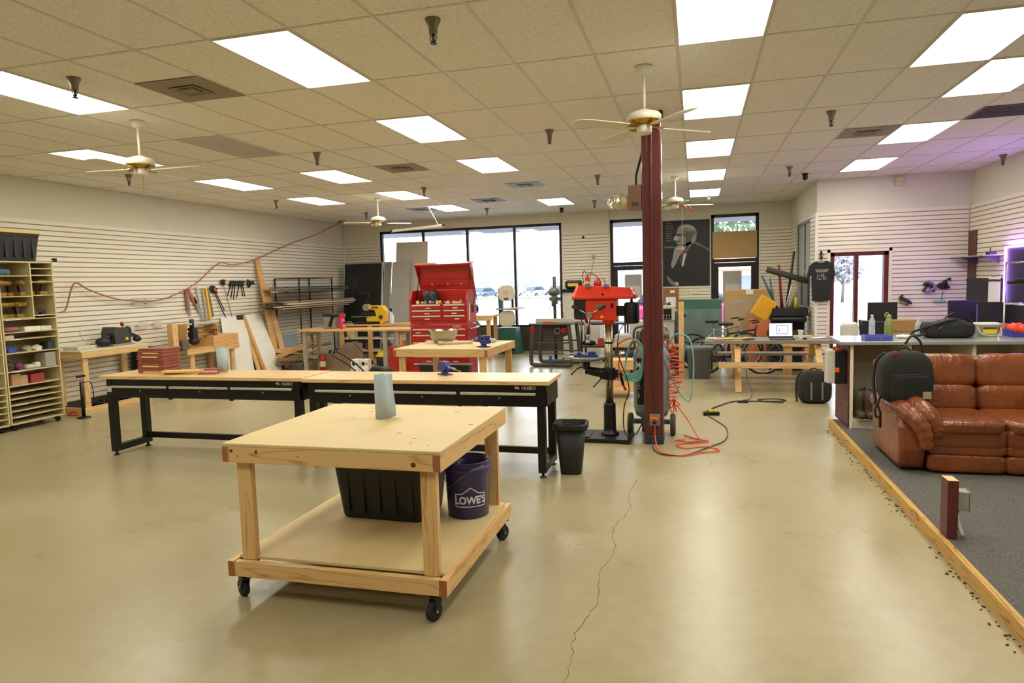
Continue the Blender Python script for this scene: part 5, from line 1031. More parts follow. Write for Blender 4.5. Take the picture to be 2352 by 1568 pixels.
part('motor', MB().cyl((-.22, -.05, .38), (-.22, .1, .38), .08, seg=16), mat('motor_beige', '#8d8a78', .5), t); part('knob', MB().cyl((.18, -.13, .16), (.18, -.09, .16), .045, seg=14), DSTEEL, t); part('label', MB().box(-.05, -.103, .35, .12, -.1, .4), mat('saw_label', '#6b5a1d', .5), t)
t = thing('spray_bottle', 'white spray bottle with a navy trigger on the far bench', 'bottle', (-6.68, 14.15, .9)); part('bottle', MB().lathe([(.05, 0), (.052, .02), (.05, .17), (.02, .24), (.018, .26)], seg=16), mat('bottle_white', '#cfd4d6', .4), t); b = MB(); b.bar((0, 0, .26), (0, 0, .3), .03, .03); b.bar((.02, 0, .33), (-.06, 0, .33), .03, .03); b.bar((0, 0, .3), (-.01, 0, .34), .03, .04); part('trigger', b, mat('navy_plastic', '#1d2246', .4), t)
# cartons and yellow vacuum in front
for i, (x, y, z, w) in enumerate(((-6.45, 12.0, 0, .17), (-6.27, 12.0, 0, .17), (-6.45, 12.0, .171, .17), (-6.26, 12.02, .171, .15))):
    t = thing('bulb_carton', ['white carton with black print, lower left of four', 'white carton with black print, lower right of four', 'white carton with black print, upper left of four', 'white carton with black print, upper right of four'][i], 'carton', (x, y, z), 0, 'stacked white cartons'); part('carton', MB().box(-w/2, -w/2, 0, w/2, w/2, .17), PAPER, t, .002)
    b = MB(); b.box(-.06, -w/2-.001, .05, .0, -w/2, .12); b.text('45', .06, facing((.04, -w/2-.001, .08), (0, -1, 0)), .0004, bold=.001); part('print', b, BLK, t)
t = thing('shop_vacuum', 'yellow and black shop vacuum between the far benches', 'vacuum', (-6.15, 12.62, 0)); part('drum', MB().lathe([(.16, .05), (.17, .08), (.17, .3), (.15, .33)], seg=24), BLKP, t); part('lid', MB().lathe([(.17, .33), (.17, .36), (.12, .44), (.001, .46)], seg=24, cap=False), YEL, t)
for k in range(4): a = PI/4+k*PI/2; part('castor', MB().cyl((.15*math.cos(a), .15*math.sin(a)-.015, .028), (.15*math.cos(a), .15*math.sin(a)+.015, .028), .028, seg=10), BLK, t)
solo('red_cabinet', MB().box(-.25, -.2, 0, .25, .2, .62), RED, 'low red cabinet with a round hole left of the tool chest', 'cabinet', (-5.3, 11.75, 0), 0, bev=.006)
# blackboard and pale boards leaning in the corner
def leanY(name, label, x0, x1, h, yb, yt, th, m, fr=None, cat='board', rz=0):
    ang = math.atan2(yt-yb, h); t = thing(name, label, cat, (x0, yb, 0), rot=(-ang, 0, rz)); w = x1-x0; H = math.hypot(h, yt-yb)
    part('face', MB().box(0, 0, 0, w, th, H), m, t, .002)
    if fr:
        for nm, bx in (('left_frame', (-.025, -.006, 0, 0, th+.004, H)), ('right_frame', (w, -.006, 0, w+.025, th+.004, H)), ('top_frame', (-.025, -.006, H, w+.025, th+.004, H+.025))): part(nm, MB().box(*bx), fr, t)
    return t
ALF = mat('aluminium_frame', '#b5b3a8', .4, .5)
bb = leanY('blackboard', 'blackboard with faint chalk marks leaning in the far left corner', -9.0, -7.93, 2.36, 16.0, 16.35, .015, mat('blackboard', '#181a19', .5, var=.25, scale=2), ALF)
b = MB(); b.tube([(.25+.13*math.cos(a), -.001, 1.95+.12*math.sin(a)) for a in [k*PI/10 for k in range(20)]], .003, 4, closed=True); b.tube([(.12, -.001, 2.15), (.4, -.001, 1.7)], .003, 4); b.tube([(.3, -.001, 2.1), (.2, -.001, 1.2)], .003, 4); b.tube([(.3, -.001, 1.65), (.75, -.001, 1.6)], .003, 4); b.tube(smooth_path([(.72, -.001, 1.6), (.65, -.001, 1.3), (.7, -.001, 1.05), (.76, -.001, 1.3), (.72, -.001, 1.58)], 4), .003, 4); part('chalk_marks', b, mat('chalk', '#6f716c', .9), bb)
leanY('framed_board', 'narrow edge of a silver framed board beside the blackboard', -7.86, -7.70, 2.36, 15.95, 16.4, .02, mat('board_edge', '#8f8d86', .5), ALF)
leanY('grey_sheet', 'grey sheet leaning on the far window left of the big beige sheet', -7.70, -7.2, 2.38, 16.05, 16.5, .015, mat('grey_sheet', '#b3afa6', .6, var=.02))
leanY('beige_sheet', 'tall beige sheet leaning on the far window', -7.68, -6.78, 2.9, 16.3, 16.75, .015, mat('beige_sheet', '#c9c0b0', .6, var=.02))
# hanging tube light
t = thing('tube_light', 'white tube light hanging from the ceiling by chains near the far windows', 'tube light', (-5.9, 14.0, 3.0), -.03)
part('fixture', MB().cb((0, 0, 0), (1.2, .08, .05), (0, -.05, 0)), WHT, t, .005); part('end_cap', MB().cb((.615, 0, .035), (.04, .06, .05)), BLK, t); part('end_cap', MB().cb((-.615, 0, -.035), (.04, .06, .05)), BLK, t)
part('chain', MB().cyl((.5, 0, .05), (.28, 0, .45), .008, seg=6), WHT, t); part('chain', MB().cyl((-.5, 0, .0), (-.5, 0, .45), .003, seg=6), WHT, t)
# bench by the windows right of the chest, stand under
t = thing('window_bench', 'tall pine bench at the windows behind the red chest', 'workbench', (-5.45, 14.8, 0)); part('top', MB().box(0, 0, .98, .95, .7, 1.02), PINE['X'], t, .003); part('front_rail', MB().box(0, 0, .9, .95, .04, .979), PINE['X'], t, .002)
for x in (.06, .8):
    for y in (.05, .6): part('leg', MB().box(x, y, 0, x+.09, y+.05, .98), PINE2['Z'], t, .002)
t = thing('grinder', 'dark bench grinder clutter on the tall pine bench', 'grinder', (-5.1, 15.0, 1.02)); b = MB(); b.ell((0, 0, .16), (.13, .1, .13)); b.cyl((-.2, 0, .15), (.2, 0, .15), .06, seg=14); b.box(-.08, -.08, 0, .08, .08, .1); part('body', b, DSTEEL, t); part('wheel', MB().cyl((.15, -.02, .15), (.2, -.02, .15), .1, seg=16), mat('navy_metal', '#3a4560', .5), t)
# ================================================================ counter on the platform
CT = mat('grey_laminate', '#8f928f', .28, var=.08, scale=30, coat=.2); CINT = mat('counter_inside', '#b8ad97', .6); CED_ = mat('cream_edge', '#e3dcc3', .5)
t = thing('counter', 'long reception counter with a grey laminate top and open cubbies', 'counter', (1.58, 7.86, PZ), 0); L_ = 2.9; D = .72; H = .94
part('worktop', MB().box(-.1, -.06, H-.035, L_, D+.0, H), CT, t, .004)
e = .035
for k, x in enumerate((0, .55, 1.14, 1.73, 2.3, L_-e-.05)): part('divider', MB().box(x+.001, .0, .0, x+e, D-.05, H-.036), CED_, t, .002)
part('back_panel', MB().box(e, D-.05, 0, L_-.05, D-.03, H-.036), CINT, t); part('kick_board', MB().box(e, .02, 0, L_-.06, .05, .1), CED_, t); part('cubby_floor', MB().box(e, .05, .085, L_-.06, D-.05, .1), CED_, t)
b = MB()
for k in range(9): b.box(-.014, .0, .0+k*.1, .0, D-.04, .096+k*.1)
part('maroon_slat_end', b, mat('maroon_slat', '#5c2c2a', .5), t, .002)
def boot(x, rz, lab):
    t = thing('boot', lab, 'boot', (x, 7.99, PZ+.1), rz, 'pair of brown boots in the counter cubby'); BR = mat('boot_brown', '#4f3f2c', .6, var=.15, bump=.3, bscale=60)
    part('shaft', MB().lathe([(.05, .04), (.045, .09), (.055, .18), (.068, .3), (.066, .3), (.05, .18), (.04, .09)], seg=18, sx=1, sy=1.15, cap=False), BR, t)
    part('foot', MB().pillow((0, -.06, .045), (.085, .26, .09), (8, 12, 6), .6), BR, t); part('sole', MB().box(-.042, -.18, 0, .042, .06, .012), mat('sole', '#a39a84', .7), t, .004)
    for s in (-1, 1): part('pull_tab', MB().prism([(-.035, .27), (.035, .27), (.0+.02, .33), (-.03, .33)], s*.064-.003, s*.064+.003, 'yz'), BR, t)
    part('lining', MB().prism([(-.05, .25), (.05, .25), (.0, .315)], .055, .06, 'xz'), mat('turquoise', '#2f8f95', .6), t)
boot(1.69, .05, 'left brown cowboy boot in the counter cubby'); boot(1.79, -.08, 'right brown cowboy boot in the counter cubby')
solo('black_satchel', MB().pillow((0, 0, .13), (.1, .3, .26), (6, 8, 6), .4), BLKP, 'black bag in the cubby beside the boots', 'bag', (1.92, 8.1, PZ+.101))
# things on the counter
CZT = PZ+H
def bottle(x, y, lab, h=.23):
    t = thing('water_bottle', lab, 'bottle', (x, y, CZT), 0, 'clear water bottles on the counter'); part('bottle', MB().lathe([(.03, 0), (.033, .01), (.033, h*.35), (.03, h*.45), (.033, h*.55), (.032, h*.72), (.014, h*.9), (.013, h*.95)], seg=18), mat('clear_bottle', '#dfe3ea', .1, alpha=.45), t); part('cap', MB().cyl((0, 0, h*.95), (0, 0, h), .015, seg=12), WHT, t); part('label', MB().lathe([(.0335, h*.4), (.031, h*.5), (.0335, h*.58)], seg=18, cap=False), mat('bottle_label', '#9fb3d6', .5), t)
bottle(1.90, 8.36, 'taller clear water bottle left of the green flask', .25); bottle(2.38, 8.42, 'smaller clear water bottle left of the duffel bag', .2)
t = thing('flask', 'olive green metal flask with a loop lid on the counter', 'flask', (2.08, 8.4, CZT)); part('flask', MB().lathe([(.04, 0), (.045, .01), (.045, .16), (.03, .2), (.022, .22)], seg=20), mat('olive_flask', '#7f8a4a', .4), t); part('loop_lid', MB().tube([(-.01+.02*math.cos(a)-.012, 0, .245+.025*math.sin(a)) for a in [k*PI/8 for k in range(16)]], .006, 6, closed=True), mat('olive_lid', '#b3a94a', .4), t); part('cap', MB().cyl((0, 0, .22), (0, 0, .245), .023, seg=14), MATS['olive_lid'], t)
t = thing('cash_box', 'open blue metal cash box tray at the front of the counter', 'cash box', (1.86, 7.98, CZT)); BLU = mat('cash_blue', '#4f56b5', .4, .1)
b = MB(); b.box(-.13, -.1, 0, .13, .1, .008); b.box(-.13, -.1, .008, .13, -.094, .055); b.box(-.13, .094, .008, .13, .1, .055); b.box(-.13, -.094, .008, -.124, .094, .055); b.box(.124, -.094, .008, .13, .094, .055); part('tray', b, BLU, t, .002); part('lock', MB().cyl((.02, -.104, .03), (.02, -.1, .03), .01, seg=12), STEEL, t)
t = thing('duffel_bag', 'black duffel bag lying on the counter', 'bag', (2.62, 8.28, CZT), .05)
part('bag', MB().pillow((0, 0, .09), (.5, .28, .2), (18, 12, 8), .55, puff=lambda v, x, y, z: Vector((v.x, v.y*(1+.08*math.sin(5*x)), v.z*(1+.18*math.sin(4*x+1)*max(0, z))))), mat('duffel_black', '#1d1e1b', .8, bump=.5, bscale=25), t)
part('strap', MB().tube(smooth_path([(-.24, -.1, .05), (-.33, -.08, .03), (-.35, -.02, .06), (-.2, -.12, .14), (-.05, -.13, .19), (.08, -.1, .2)], 5), .014, 6), BLKP, t); part('buckle', MB().bar((.03, -.12, .15), (.07, -.11, .2), .012, .004), CHROME, t); part('buckle', MB().bar((-.14, -.14, .1), (-.1, -.14, .13), .01, .004), CHROME, t)
t = thing('plastic_tub', 'white plastic tub with a yellow label right of the duffel bag', 'tub', (3.04, 8.42, CZT)); b = MB(); loft(b, [rr(.09, .07, .03, 0), rr(.1, .08, .03, .12), rr(.108, .088, .032, .122), rr(.108, .088, .032, .145)]); part('tub', b, mat('tub_white', '#dcd9c8', .45), t); part('label', MB().box(-.06, -.079, .03, .07, -.0755, .1), mat('label_yellow', '#d9cc3c', .5), t); part('label_band', MB().box(-.06, -.0805, .08, .07, -.0785, .1), mat('label_dark', '#5c3520', .5), t); part('handle', MB().tube(smooth_path([(-.1, -.03, .12), (-.09, -.11, .04), (.0, -.12, .015), (.1, -.11, .04), (.105, -.03, .12)], 5), .004, 6), WHT, t)
RB = mat('orange_red_print', '#e8432c', .45); BB = mat('blue_bin', '#2c3fae', .4)
for i, (x, y, l) in enumerate(((3.3, 8.36, 'left blue parts bin with orange-red pieces'), (3.48, 8.22, 'middle blue parts bin with orange-red pieces'), (3.7, 8.22, 'right blue parts bin at the picture edge'))):
    t = thing('parts_bin', l, 'parts bin', (x, y, CZT), 0, 'blue parts bins on the counter'); b = MB(); b.box(-.09, -.12, 0, .09, .12, .008); b.box(-.09, -.12, .008, -.082, .12, .075); b.box(.082, -.12, .008, .09, .12, .075); b.box(-.082, .112, .008, .082, .12, .075); b.box(-.082, -.12, .008, .082, -.112, .045); part('bin', b, BB, t, .002)
    solo('orange_part', MB().pillow((0, 0, .065), (.155, .21, .13), (7, 7, 5), .8, puff=lambda v, x, y, z: v*(1+.18*math.sin(5*x+i)*math.cos(6*y))), RB, 'orange-red crumpled pieces in the '+l.split(' parts')[0]+' bin', 'plastic part', (x, y, CZT+.012))
solo('book_stack', MB().box(-.05, -.04, 0, .05, .04, .13), mat('book_spines', '#a5776c', .6, scale=50, var=.4, stretch=(8, 1, .1)), 'small row of books leaning behind the blue bins', 'books', (3.25, 8.5, CZT), .2, bev=.002, rot=(0, .18, .2))
solo('crumpled_tissue', MB().pillow((0, 0, .02), (.12, .07, .04), (7, 6, 5), .8, puff=lambda v, x, y, z: v*(1+.3*math.sin(9*x+4*y))), PAPER, 'crumpled white tissue behind the cash box', 'tissue', (2.17, 8.2, CZT))
cable('counter_cable', [(2.62, 8.5, CZT+.01), (2.66, 8.52, CZT+.18), (2.78, 8.54, CZT+.25), (2.92, 8.54, CZT+.18), (2.95, 8.52, CZT+.01)], .008, BLK, 'black cable arching behind the duffel bag')
# tool cases hung on the end of the counter
OC = mat('case_orange', '#e8641f', .4)
for i, (y, l) in enumerate(((7.98, 'front tool organiser case with orange latches on the counter end'), (8.14, 'rear tool organiser case with orange latches on the counter end'))):
    t = thing('organiser_case', l, 'tool case', (1.49, y, .56), .15, 'organiser cases on the counter end'); part('case', MB().box(-.05, -.05, 0, .07, .05, .36), BLKP, t, .008); part('clear_lid', MB().box(-.13, -.052, .01, -.051, .05, .37) if i == 0 else MB().box(-.07, -.052, .01, -.051, .05, .37), mat('lid_grey', '#c4bfb3', .4, var=.15, scale=14), t, .006)
    for z in (.13,): part('latch', MB().box(-.055, -.062, z, -.01, -.049, z+.05), OC, t, .003)
    part('handle', MB().bar((-.03, 0, .375), (.05, 0, .375), .02, .03), OC, t, .004)

# ================================================================ leather sofa
LE = bpy.data.materials.new('brown_leather'); LE.use_nodes = True; n = LE.node_tree.nodes; L = LE.node_tree.links; b = n['Principled BSDF']
tc = n.new('ShaderNodeTexCoord'); n1 = n.new('ShaderNodeTexNoise'); n1.inputs['Scale'].default_value = 3.5; n1.inputs['Detail'].default_value = 6; L.new(tc.outputs['Object'], n1.inputs[0]); c = ramp(n, L, n1.outputs['Fac'], [(.3, '#663218'), (.7, '#8c4b22')]); L.new(c, b.inputs['Base Color']); b.inputs['Roughness'].default_value = .3; b.inputs['Specular IOR Level'].default_value = .5
n2 = n.new('ShaderNodeTexNoise'); n2.inputs['Scale'].default_value = 9; n2.inputs['Detail'].default_value = 2; n2.inputs['Distortion'].default_value = 1.8; mp = n.new('ShaderNodeMapping'); mp.inputs['Scale'].default_value = (1, 1, .5); L.new(tc.outputs['Object'], mp.inputs[0]); L.new(mp.outputs[0], n2.inputs[0])
bp = n.new('ShaderNodeBump'); bp.inputs['Strength'].default_value = .35; bp.inputs['Distance'].default_value = .03; L.new(n2.outputs['Fac'], bp.inputs['Height']); L.new(bp.outputs[0], b.inputs['Normal']); MATS['leather'] = LE
SX = 1.60; SY = 6.17
t = thing('leather_sofa', 'brown leather reclining sofa on the carpeted platform', 'sofa', (SX, SY, PZ), 0)
def wr(sc=1.0, ax=0): return lambda v, x, y, z: Vector((v.x, v.y, v.z*(1+.03*sc*math.sin(9*x)*math.cos(3*y))))
AW = .24
for s, x0 in ((1, 0), (-1, AW*2+1.12-.0)):
    X_ = lambda a, s=s, x0=x0: x0+a*s
    lo, hi = sorted((X_(.02), X_(AW-.02)))
    body = MB(); body.prism([(.03, .03), (.88, .03), (.92, .48), (.6, .5), (.1, .47), (.0, .38), (-.02, .2)], lo, hi, 'yz'); part('arm_panel', body, LE, t, .035)
    def rollpts(pts): return smooth_path([(X_(a), b_, c_) for a, b_, c_ in pts], 6)
    p = rollpts([(.05, .86, .47), (.06, .6, .50), (.07, .3, .505), (.10, .1, .49), (.155, .0, .43), (.20, -.03, .33), (.215, -.03, .21)]); N_ = len(p)
    part('arm_cushion', MB().tube(p, [.05+.03*math.sin(PI*min(1, .15+k/(N_-1)*.85))+.004*math.sin(k*1.9) for k in range(N_)], 16), LE, t)
    p = rollpts([(.14, .88, .49), (.15, .6, .52), (.16, .35, .53), (.20, .16, .52), (.26, .05, .46), (.295, .02, .37), (.30, .02, .31)]); N_ = len(p)
    part('arm_pad', MB().tube(p, [.05+.035*math.sin(PI*min(1, .2+k/(N_-1)*.8))+.004*math.sin(k*2.3) for k in range(N_)], 16), LE, t)
for k in range(2):
    x0 = AW+k*.56; cx = x0+.28
    part('seat_cushion', MB().pillow((cx, .33, .385), (.575, .72, .12), (16, 16, 6), .3, puff=wr(1.2)), LE, t)
    part('upper_front', MB().pillow((cx, .045, .30), (.565, .12, .17), (12, 6, 6), .3), LE, t); part('middle_front', MB().pillow((cx, .05, .205), (.565, .12, .095), (12, 6, 6), .3), LE, t); part('footrest', MB().pillow((cx, .055, .09), (.565, .12, .15), (12, 6, 6), .25), LE, t)
    M = Matrix.Rotation(-.14, 4, 'X')
    part('lumbar_cushion', MB().pillow((cx, .70, .52), (.57, .22, .25), (14, 8, 10), .4, M=M, puff=wr(.5)), LE, t); part('head_cushion', MB().pillow((cx, .76, .755), (.58, .25, .31), (14, 8, 10), .42, M=M, puff=wr(.8)), LE, t)
b = MB(); b.prism([(.74, .05), (.93, .05), (.97, .84), (.82, .86)], .03, AW*2+1.12-.03, 'yz'); part('back_frame', b, LE, t, .03)
part('base', MB().box(.06, .1, 0.0, AW*2+1.06, .86, .05), BLK, t)
# backpack standing on the sofa arm
def backpack(name, label, loc, rz, w, d, h, tilt=0, col='#1b1c1a', rot=None):
    t = thing(name, label, 'backpack', loc, rz, rot=rot); FB = mat('pack_'+col[1:], col, .85, bump=.3, bscale=40)
    part('main_bag', MB().pillow((0, 0, h/2), (w, d, h), (14, 10, 16), .45, puff=lambda v, x, y, z: Vector((v.x*(1-.16*max(0, z)**2), v.y*(1-.25*max(0, z)), v.z))), FB, t)
    part('front_pocket', MB().pillow((.01, -d*.42, h*.30), (w*.78, d*.35, h*.5), (12, 6, 12), .4), FB, t)
    b = MB(); b.tube(smooth_path([(-w*.36, -d*.5, h*.5), (-w*.3, -d*.56, h*.56), (0, -d*.6, h*.57), (w*.32, -d*.56, h*.56), (w*.38, -d*.5, h*.5)], 5), .005, 6); part('zip', b, BLKP, t)
    b = MB(); b.tube(smooth_path([(-w*.18, .0, h*.93), (-w*.12, -.01, h*1.04), (0, -.01, h*1.07), (w*.1, -.01, h*1.0), (w*.12, 0, h*.93)], 5), .009, 6); part('top_handle', b, FB, t)
    b = MB(); b.tube(smooth_path([(-w*.3, d*.4, h*.95), (-w*.44, d*.58, h*.75), (-w*.5, d*.5, h*.35), (-w*.5, d*.3, h*.05), (-w*.53, d*.2, -.02)], 5), .014, 6); part('shoulder_strap', b, BLKP, t)
    return t
P_ = backpack('backpack', 'black backpack standing on the left arm of the sofa', (1.74, 6.5, PZ+.535), .12, .42, .24, .445)
part('patch', MB().box(.09, -.149, .05, .155, -.142, .11), mat('patch_beige', '#a59c7d', .7), P_); part('red_tag', MB().bar((-.13, -.07, .42), (-.08, -.1, .45), .008, .012), RED, P_); b = MB(); b.tube(smooth_path([(.02, .05, .5), (.07, .05, .57), (.14, .05, .52), (.16, .05, .42)], 4), .01, 6); part('loop_handle', b, BLKP, P_)
b = MB(); b.tube(smooth_path([(-.18, .0, .1), (-.22, -.02, -.02), (-.2, -.03, -.1), (-.23, -.02, -.13), (-.24, -.02, -.05), (-.19, 0, .05)], 5), .01, 6); b.tube([(-.2, -.02, -.1), (-.2, -.02, -.22)], .012, 6); part('hanging_strap', b, BLKP, P_)
P2 = backpack('backpack', 'black travel backpack leaning on the floor by the counter end', (1.56, 9.95, 0), .1, .42, .24, .44, col='#20211f'); b = MB()
for x in (-.08, .06): b.box(x-.01, -.17, .06, x+.01, -.158, .3)
part('webbing', b, GREY, P2)
# low stub post with electrical box
t = thing('stub_post', 'short maroon stub post with a bare top at the platform edge', 'post', (1.52, 4.70, 0), 0); part('post', MB().box(-.025, -.06, .0925, .035, .06, .46), mat('maroon_stub', '#5a2424', .5, var=.1), t, .001); part('cut_top', MB().box(-.0245, -.0595, .46, .0345, .0595, .4615), PINE['Y'], t)
t = thing('junction_box', 'grey electrical box on the short maroon post', 'junction box', (1.60, 4.71, .32), 0); part('box', MB().box(-.044, -.045, -.055, .022, .045, .065), mat('box_light', '#9b9a92', .5, .2), t, .003); part('cover', MB().box(.023, -.048, -.058, .03, .048, .068), MATS['box_light'], t, .002); part('connector', MB().cyl((-.03, 0, -.055), (-.03, 0, -.075), .014, seg=10), BLK, t); part('conduit', MB().tube(smooth_path([(-.03, 0, -.07), (-.02, 0, -.15), (0, -.01, -.22)], 5), .011, 8), WHT, t)

# ================================================================ weathered picnic table
GW = mat('weathered_wood', '#857c6c', .75, var=.12, scale=8, stretch=(.6, 8, 8)); YW = PINE2['X']
t = thing('picnic_table', 'weathered grey picnic table with a laptop on it', 'picnic table', (1.12, 11.45, 0), -.02)
for k in range(5): part('top_plank', MB().box(-.98, -.36+k*.145, .71, .92, -.22+k*.145, .75), GW, t, .003)
part('front_edge', MB().box(-.98, -.375, .70, .92, -.362, .75), GW, t, .002)
for s in (-1, 1):
    for k in range(2): part('seat_plank', MB().box(-.78, s*.78-.13+k*.135, .41, .98, s*.78-.005+k*.135, .45), GW, t, .003)
    if s == -1: part('seat_edge', MB().box(-.78, -.93, .39, .98, -.912, .45), YW, t, .002)
for x in (-.55, .62):
    part('seat_beam', MB().box(x, -.86, .32, x+.04, .86, .41), PINE2['Y'], t, .002)
    for s in (-1, 1): part('leg', MB().bar((x+.06, s*.22, .71), (x+.06, s*.8, 0), .04, .09, (1, 0, 0)), PINE['Z'], t, .002)
    part('top_beam', MB().box(x, -.33, .63, x+.04, .33, .71), PINE2['Y'], t)
t = thing('laptop', 'open laptop with a bright white screen on the picnic table', 'laptop', (1.29, 11.28, .75), 0)
part('base', MB().box(-.18, -.12, 0, .18, .12, .015), mat('laptop_grey', '#3c3b3c', .4, .4), t, .004); M = Matrix.Translation((0, .12, .015)) @ Matrix.Rotation(-.18, 4, 'X')
part('lid', MB().box(-.18, 0, 0, .18, .01, .24, M), MATS['laptop_grey'], t, .003); part('screen', MB().box(-.168, -.001, .03, .168, 0, .23, M), mat('screen_on', '#dbe4ff', emit=1.15), t)
b = MB(); 
for bx in ((-.06, .06, .11, .07), (-.06, .19, .11, .2), (-.06, .06, -.05, .2), (.1, .06, .11, .2), (-.025, .1, -.015, .15), (-.035, .1, -.005, .107)): b.box(bx[0], -.0018, bx[1], bx[2], -.0011, bx[3], M)
part('icon', b, mat('icon_blue', '#5d6a9c', .5), t)
t = thing('paper_cup', 'white paper cup on the picnic table', 'cup', (1.585, 11.42, .75)); part('cup', MB().lathe([(.028, 0), (.042, .13), (.044, .133), (.04, .13), (.026, .004)], seg=20, cap=False), PAPER, t); part('bottom', MB().cyl((0, 0, 0), (0, 0, .003), .028, seg=16), PAPER, t)
solo('mouse', MB().pillow((0, 0, .015), (.07, .045, .03), (8, 6, 4), .7), BLKP, 'black mouse beside the paper cup', 'mouse', (1.62, 11.25, .75))
for i, (x, y, w, c, l) in enumerate(((.25, 11.4, .16, '#d8d9d6', 'white crumpled bag at the left end of the picnic table'), (.35, 11.22, .14, '#e59a72', 'orange paper at the left end of the picnic table'), (.5, 11.32, .2, '#e6cf3a', 'yellow packet on the picnic table'), (1.85, 11.4, .3, '#d9d7cf', 'white papers at the right end of the picnic table'), (.8, 11.25, .24, '#4d463e', 'dark flat case on the picnic table'))):
    solo('table_clutter', MB().pillow((0, 0, .012), (w, .12, .024), (8, 6, 3), .7), mat('clut_'+c[1:], c, .6), l, 'clutter', (x, y, .751), .2*i)
cable('yellow_lead', [(.5, 11.25, .765), (.62, 11.3, .765), (.74, 11.28, .77), (.8, 11.35, .78), (.74, 11.42, .77)], .01, YEL, 'yellow cord loop on the picnic table', 'cord')
cable('laptop_lead', [(.72, 10.98, .70), (.75, 10.9, .45), (.73, 10.7, .25), (.78, 10.4, .08), (.74, 10.1, .012), (.62, 9.95, .012)], .006, mat('cord_grey', '#55524a', .6), 'thin grey cord dropping from the picnic table', 'cord')
t = thing('power_strip', 'black and yellow power strip on the floor', 'power strip', (.18, 8.88, 0), .2); part('strip', MB().box(-.1, -.03, 0, .1, .03, .045), BLK, t, .006); part('plug', MB().box(-.03, -.02, .045, .02, .02, .075), YEL, t, .004); part('plug', MB().box(.04, -.02, .045, .08, .02, .07), YEL, t, .004)
cable('floor_cable', [(.1, 9.0, .01), (.25, 9.4, .01), (.5, 9.85, .01), (.7, 9.9, .01), (.95, 9.9, .012), (1.2, 9.98, .01), (1.1, 10.12, .01), (.85, 10.05, .01), (.9, 9.88, .016), (1.15, 9.82, .01)], .008, BLK, 'black cable running from the power strip to a loop on the floor')
solo('power_brick', MB().box(-.07, -.03, 0, .07, .03, .03), BLK, 'small black power brick on the floor under the picnic table', 'power adapter', (.62, 9.82, 0), .1, bev=.006)

# ================================================================ bicycles and clutter behind the picnic table
def bicycle(label, loc, rz, col):
    t = thing('bicycle', label, 'bicycle', loc, rz, 'bicycles behind the picnic table'); FM = mat('bike_'+col[1:], col, .35, .3); r = .33
    for x in (-.5, .5):
        part('tyre', MB().tube([(x+r*math.cos(a), 0, r+r*math.sin(a)) for a in [k*PI/16 for k in range(32)]], .018, 8, closed=True), RUB, t)
        b = MB(); b.tube([(x+(r-.025)*math.cos(a), 0, r+(r-.025)*math.sin(a)) for a in [k*PI/16 for k in range(32)]], .009, 6, closed=True)
        for k in range(16): a = k*PI/8; b.tube([(x, .02*(-1)**k, r), (x+(r-.03)*math.cos(a), 0, r+(r-.03)*math.sin(a))], .0015, 4)
        b.cyl((x, -.04, r), (x, .04, r), .02, seg=8); part('wheel', b, STEEL, t)
    b = MB(); S, H_, B_ = (.1, 0, .78), (-.38, 0, .8), (.06, 0, .3)
    for p, q in ((B_, S), (H_, (.08, 0, .72)), ((-.36, 0, .7), B_), (B_, (.5, .04, r)), ((.09, 0, .7), (.5, .04, r)), (B_, (.5, -.04, r)), ((.09, 0, .7), (.5, -.04, r)), ((-.36, 0, .68), (-.5, .04, r)), ((-.36, 0, .68), (-.5, -.04, r)), ((-.36, 0, .66), (-.39, 0, .88))): b.tube([p, q], .015, 8)
    part('frame', b, FM, t); part('saddle', MB().pillow((.13, 0, .9), (.26, .14, .06), (10, 8, 4), .6), BLKP, t); part('seat_post', MB().cyl((.1, 0, .76), (.12, 0, .88), .013, seg=8), STEEL, t)
    part('handlebar', MB().tube(smooth_path([(-.3, -.28, .93), (-.42, -.2, .95), (-.4, 0, .93), (-.42, .2, .95), (-.3, .28, .93)], 5), .013, 8), BLK, t); part('chain_wheel', MB().cyl((.06, -.05, .3), (.06, -.045, .3), .09, seg=20), STEEL, t)
    b = MB(); b.tube([(.06, -.06, .3), (.2, -.08, .22)], .01, 6); b.tube([(.06, .06, .3), (-.1, .08, .38)], .01, 6); part('cranks', b, BLK, t); return t
bicycle('black bicycle leaning behind the middle of the picnic table', (.65, 12.8, 0), PI, '#1f1f21'); bicycle('silver bicycle with a handlebar left of the picnic table', (.42, 13.6, 0), PI+.2, '#9a978e')
def wrapped(x, y, w, h, d, m, label, film=True):
    t = thing('wrapped_panel', label, 'panel', (x, y, 0), 0); part('panel', MB().box(-w/2, 0, .1, w/2, d, h), m, t, .01)
    if film: part('plastic_film', MB().grid(lambda u, v: (-w/2-.03+(w+.06)*u, -.02-.02*math.sin(17*u)*math.sin(11*v), .1+(h-.3)*v), 20, 16, .001), mat('film', '#cfd9d6', .15, alpha=.1, bump=.5, bscale=9), t)
    part('skid', MB().box(-w/2, -.02, 0, w/2, d+.04, .1), mat('skid_dark', '#2e2c2a', .7), t); return t
CARD2 = mat('light_cardboard', '#b99663', .7, var=.04, scale=3)
wp = wrapped(1.05, 14.6, .98, 1.48, .3, CARD2, 'tall cardboard packed panel wrapped in clear film'); part('tape', MB().box(-.07, -.006, 1.38, .07, -.001, 1.48), PAPER, wp); b = MB()
for k in range(5): b.box(-.25+k*.09, -.007, 1.22+.015*(k % 2), -.19+k*.09, -.001, 1.27)
part('torn_label', b, mat('torn_grey', '#a5a5a0', .6), wp)
wrapped(.08, 14.5, .86, 1.30, .25, mat('green_panel', '#3f6a58', .4, var=.3, scale=2), 'green panel wrapped in clear film left of the cardboard panel')
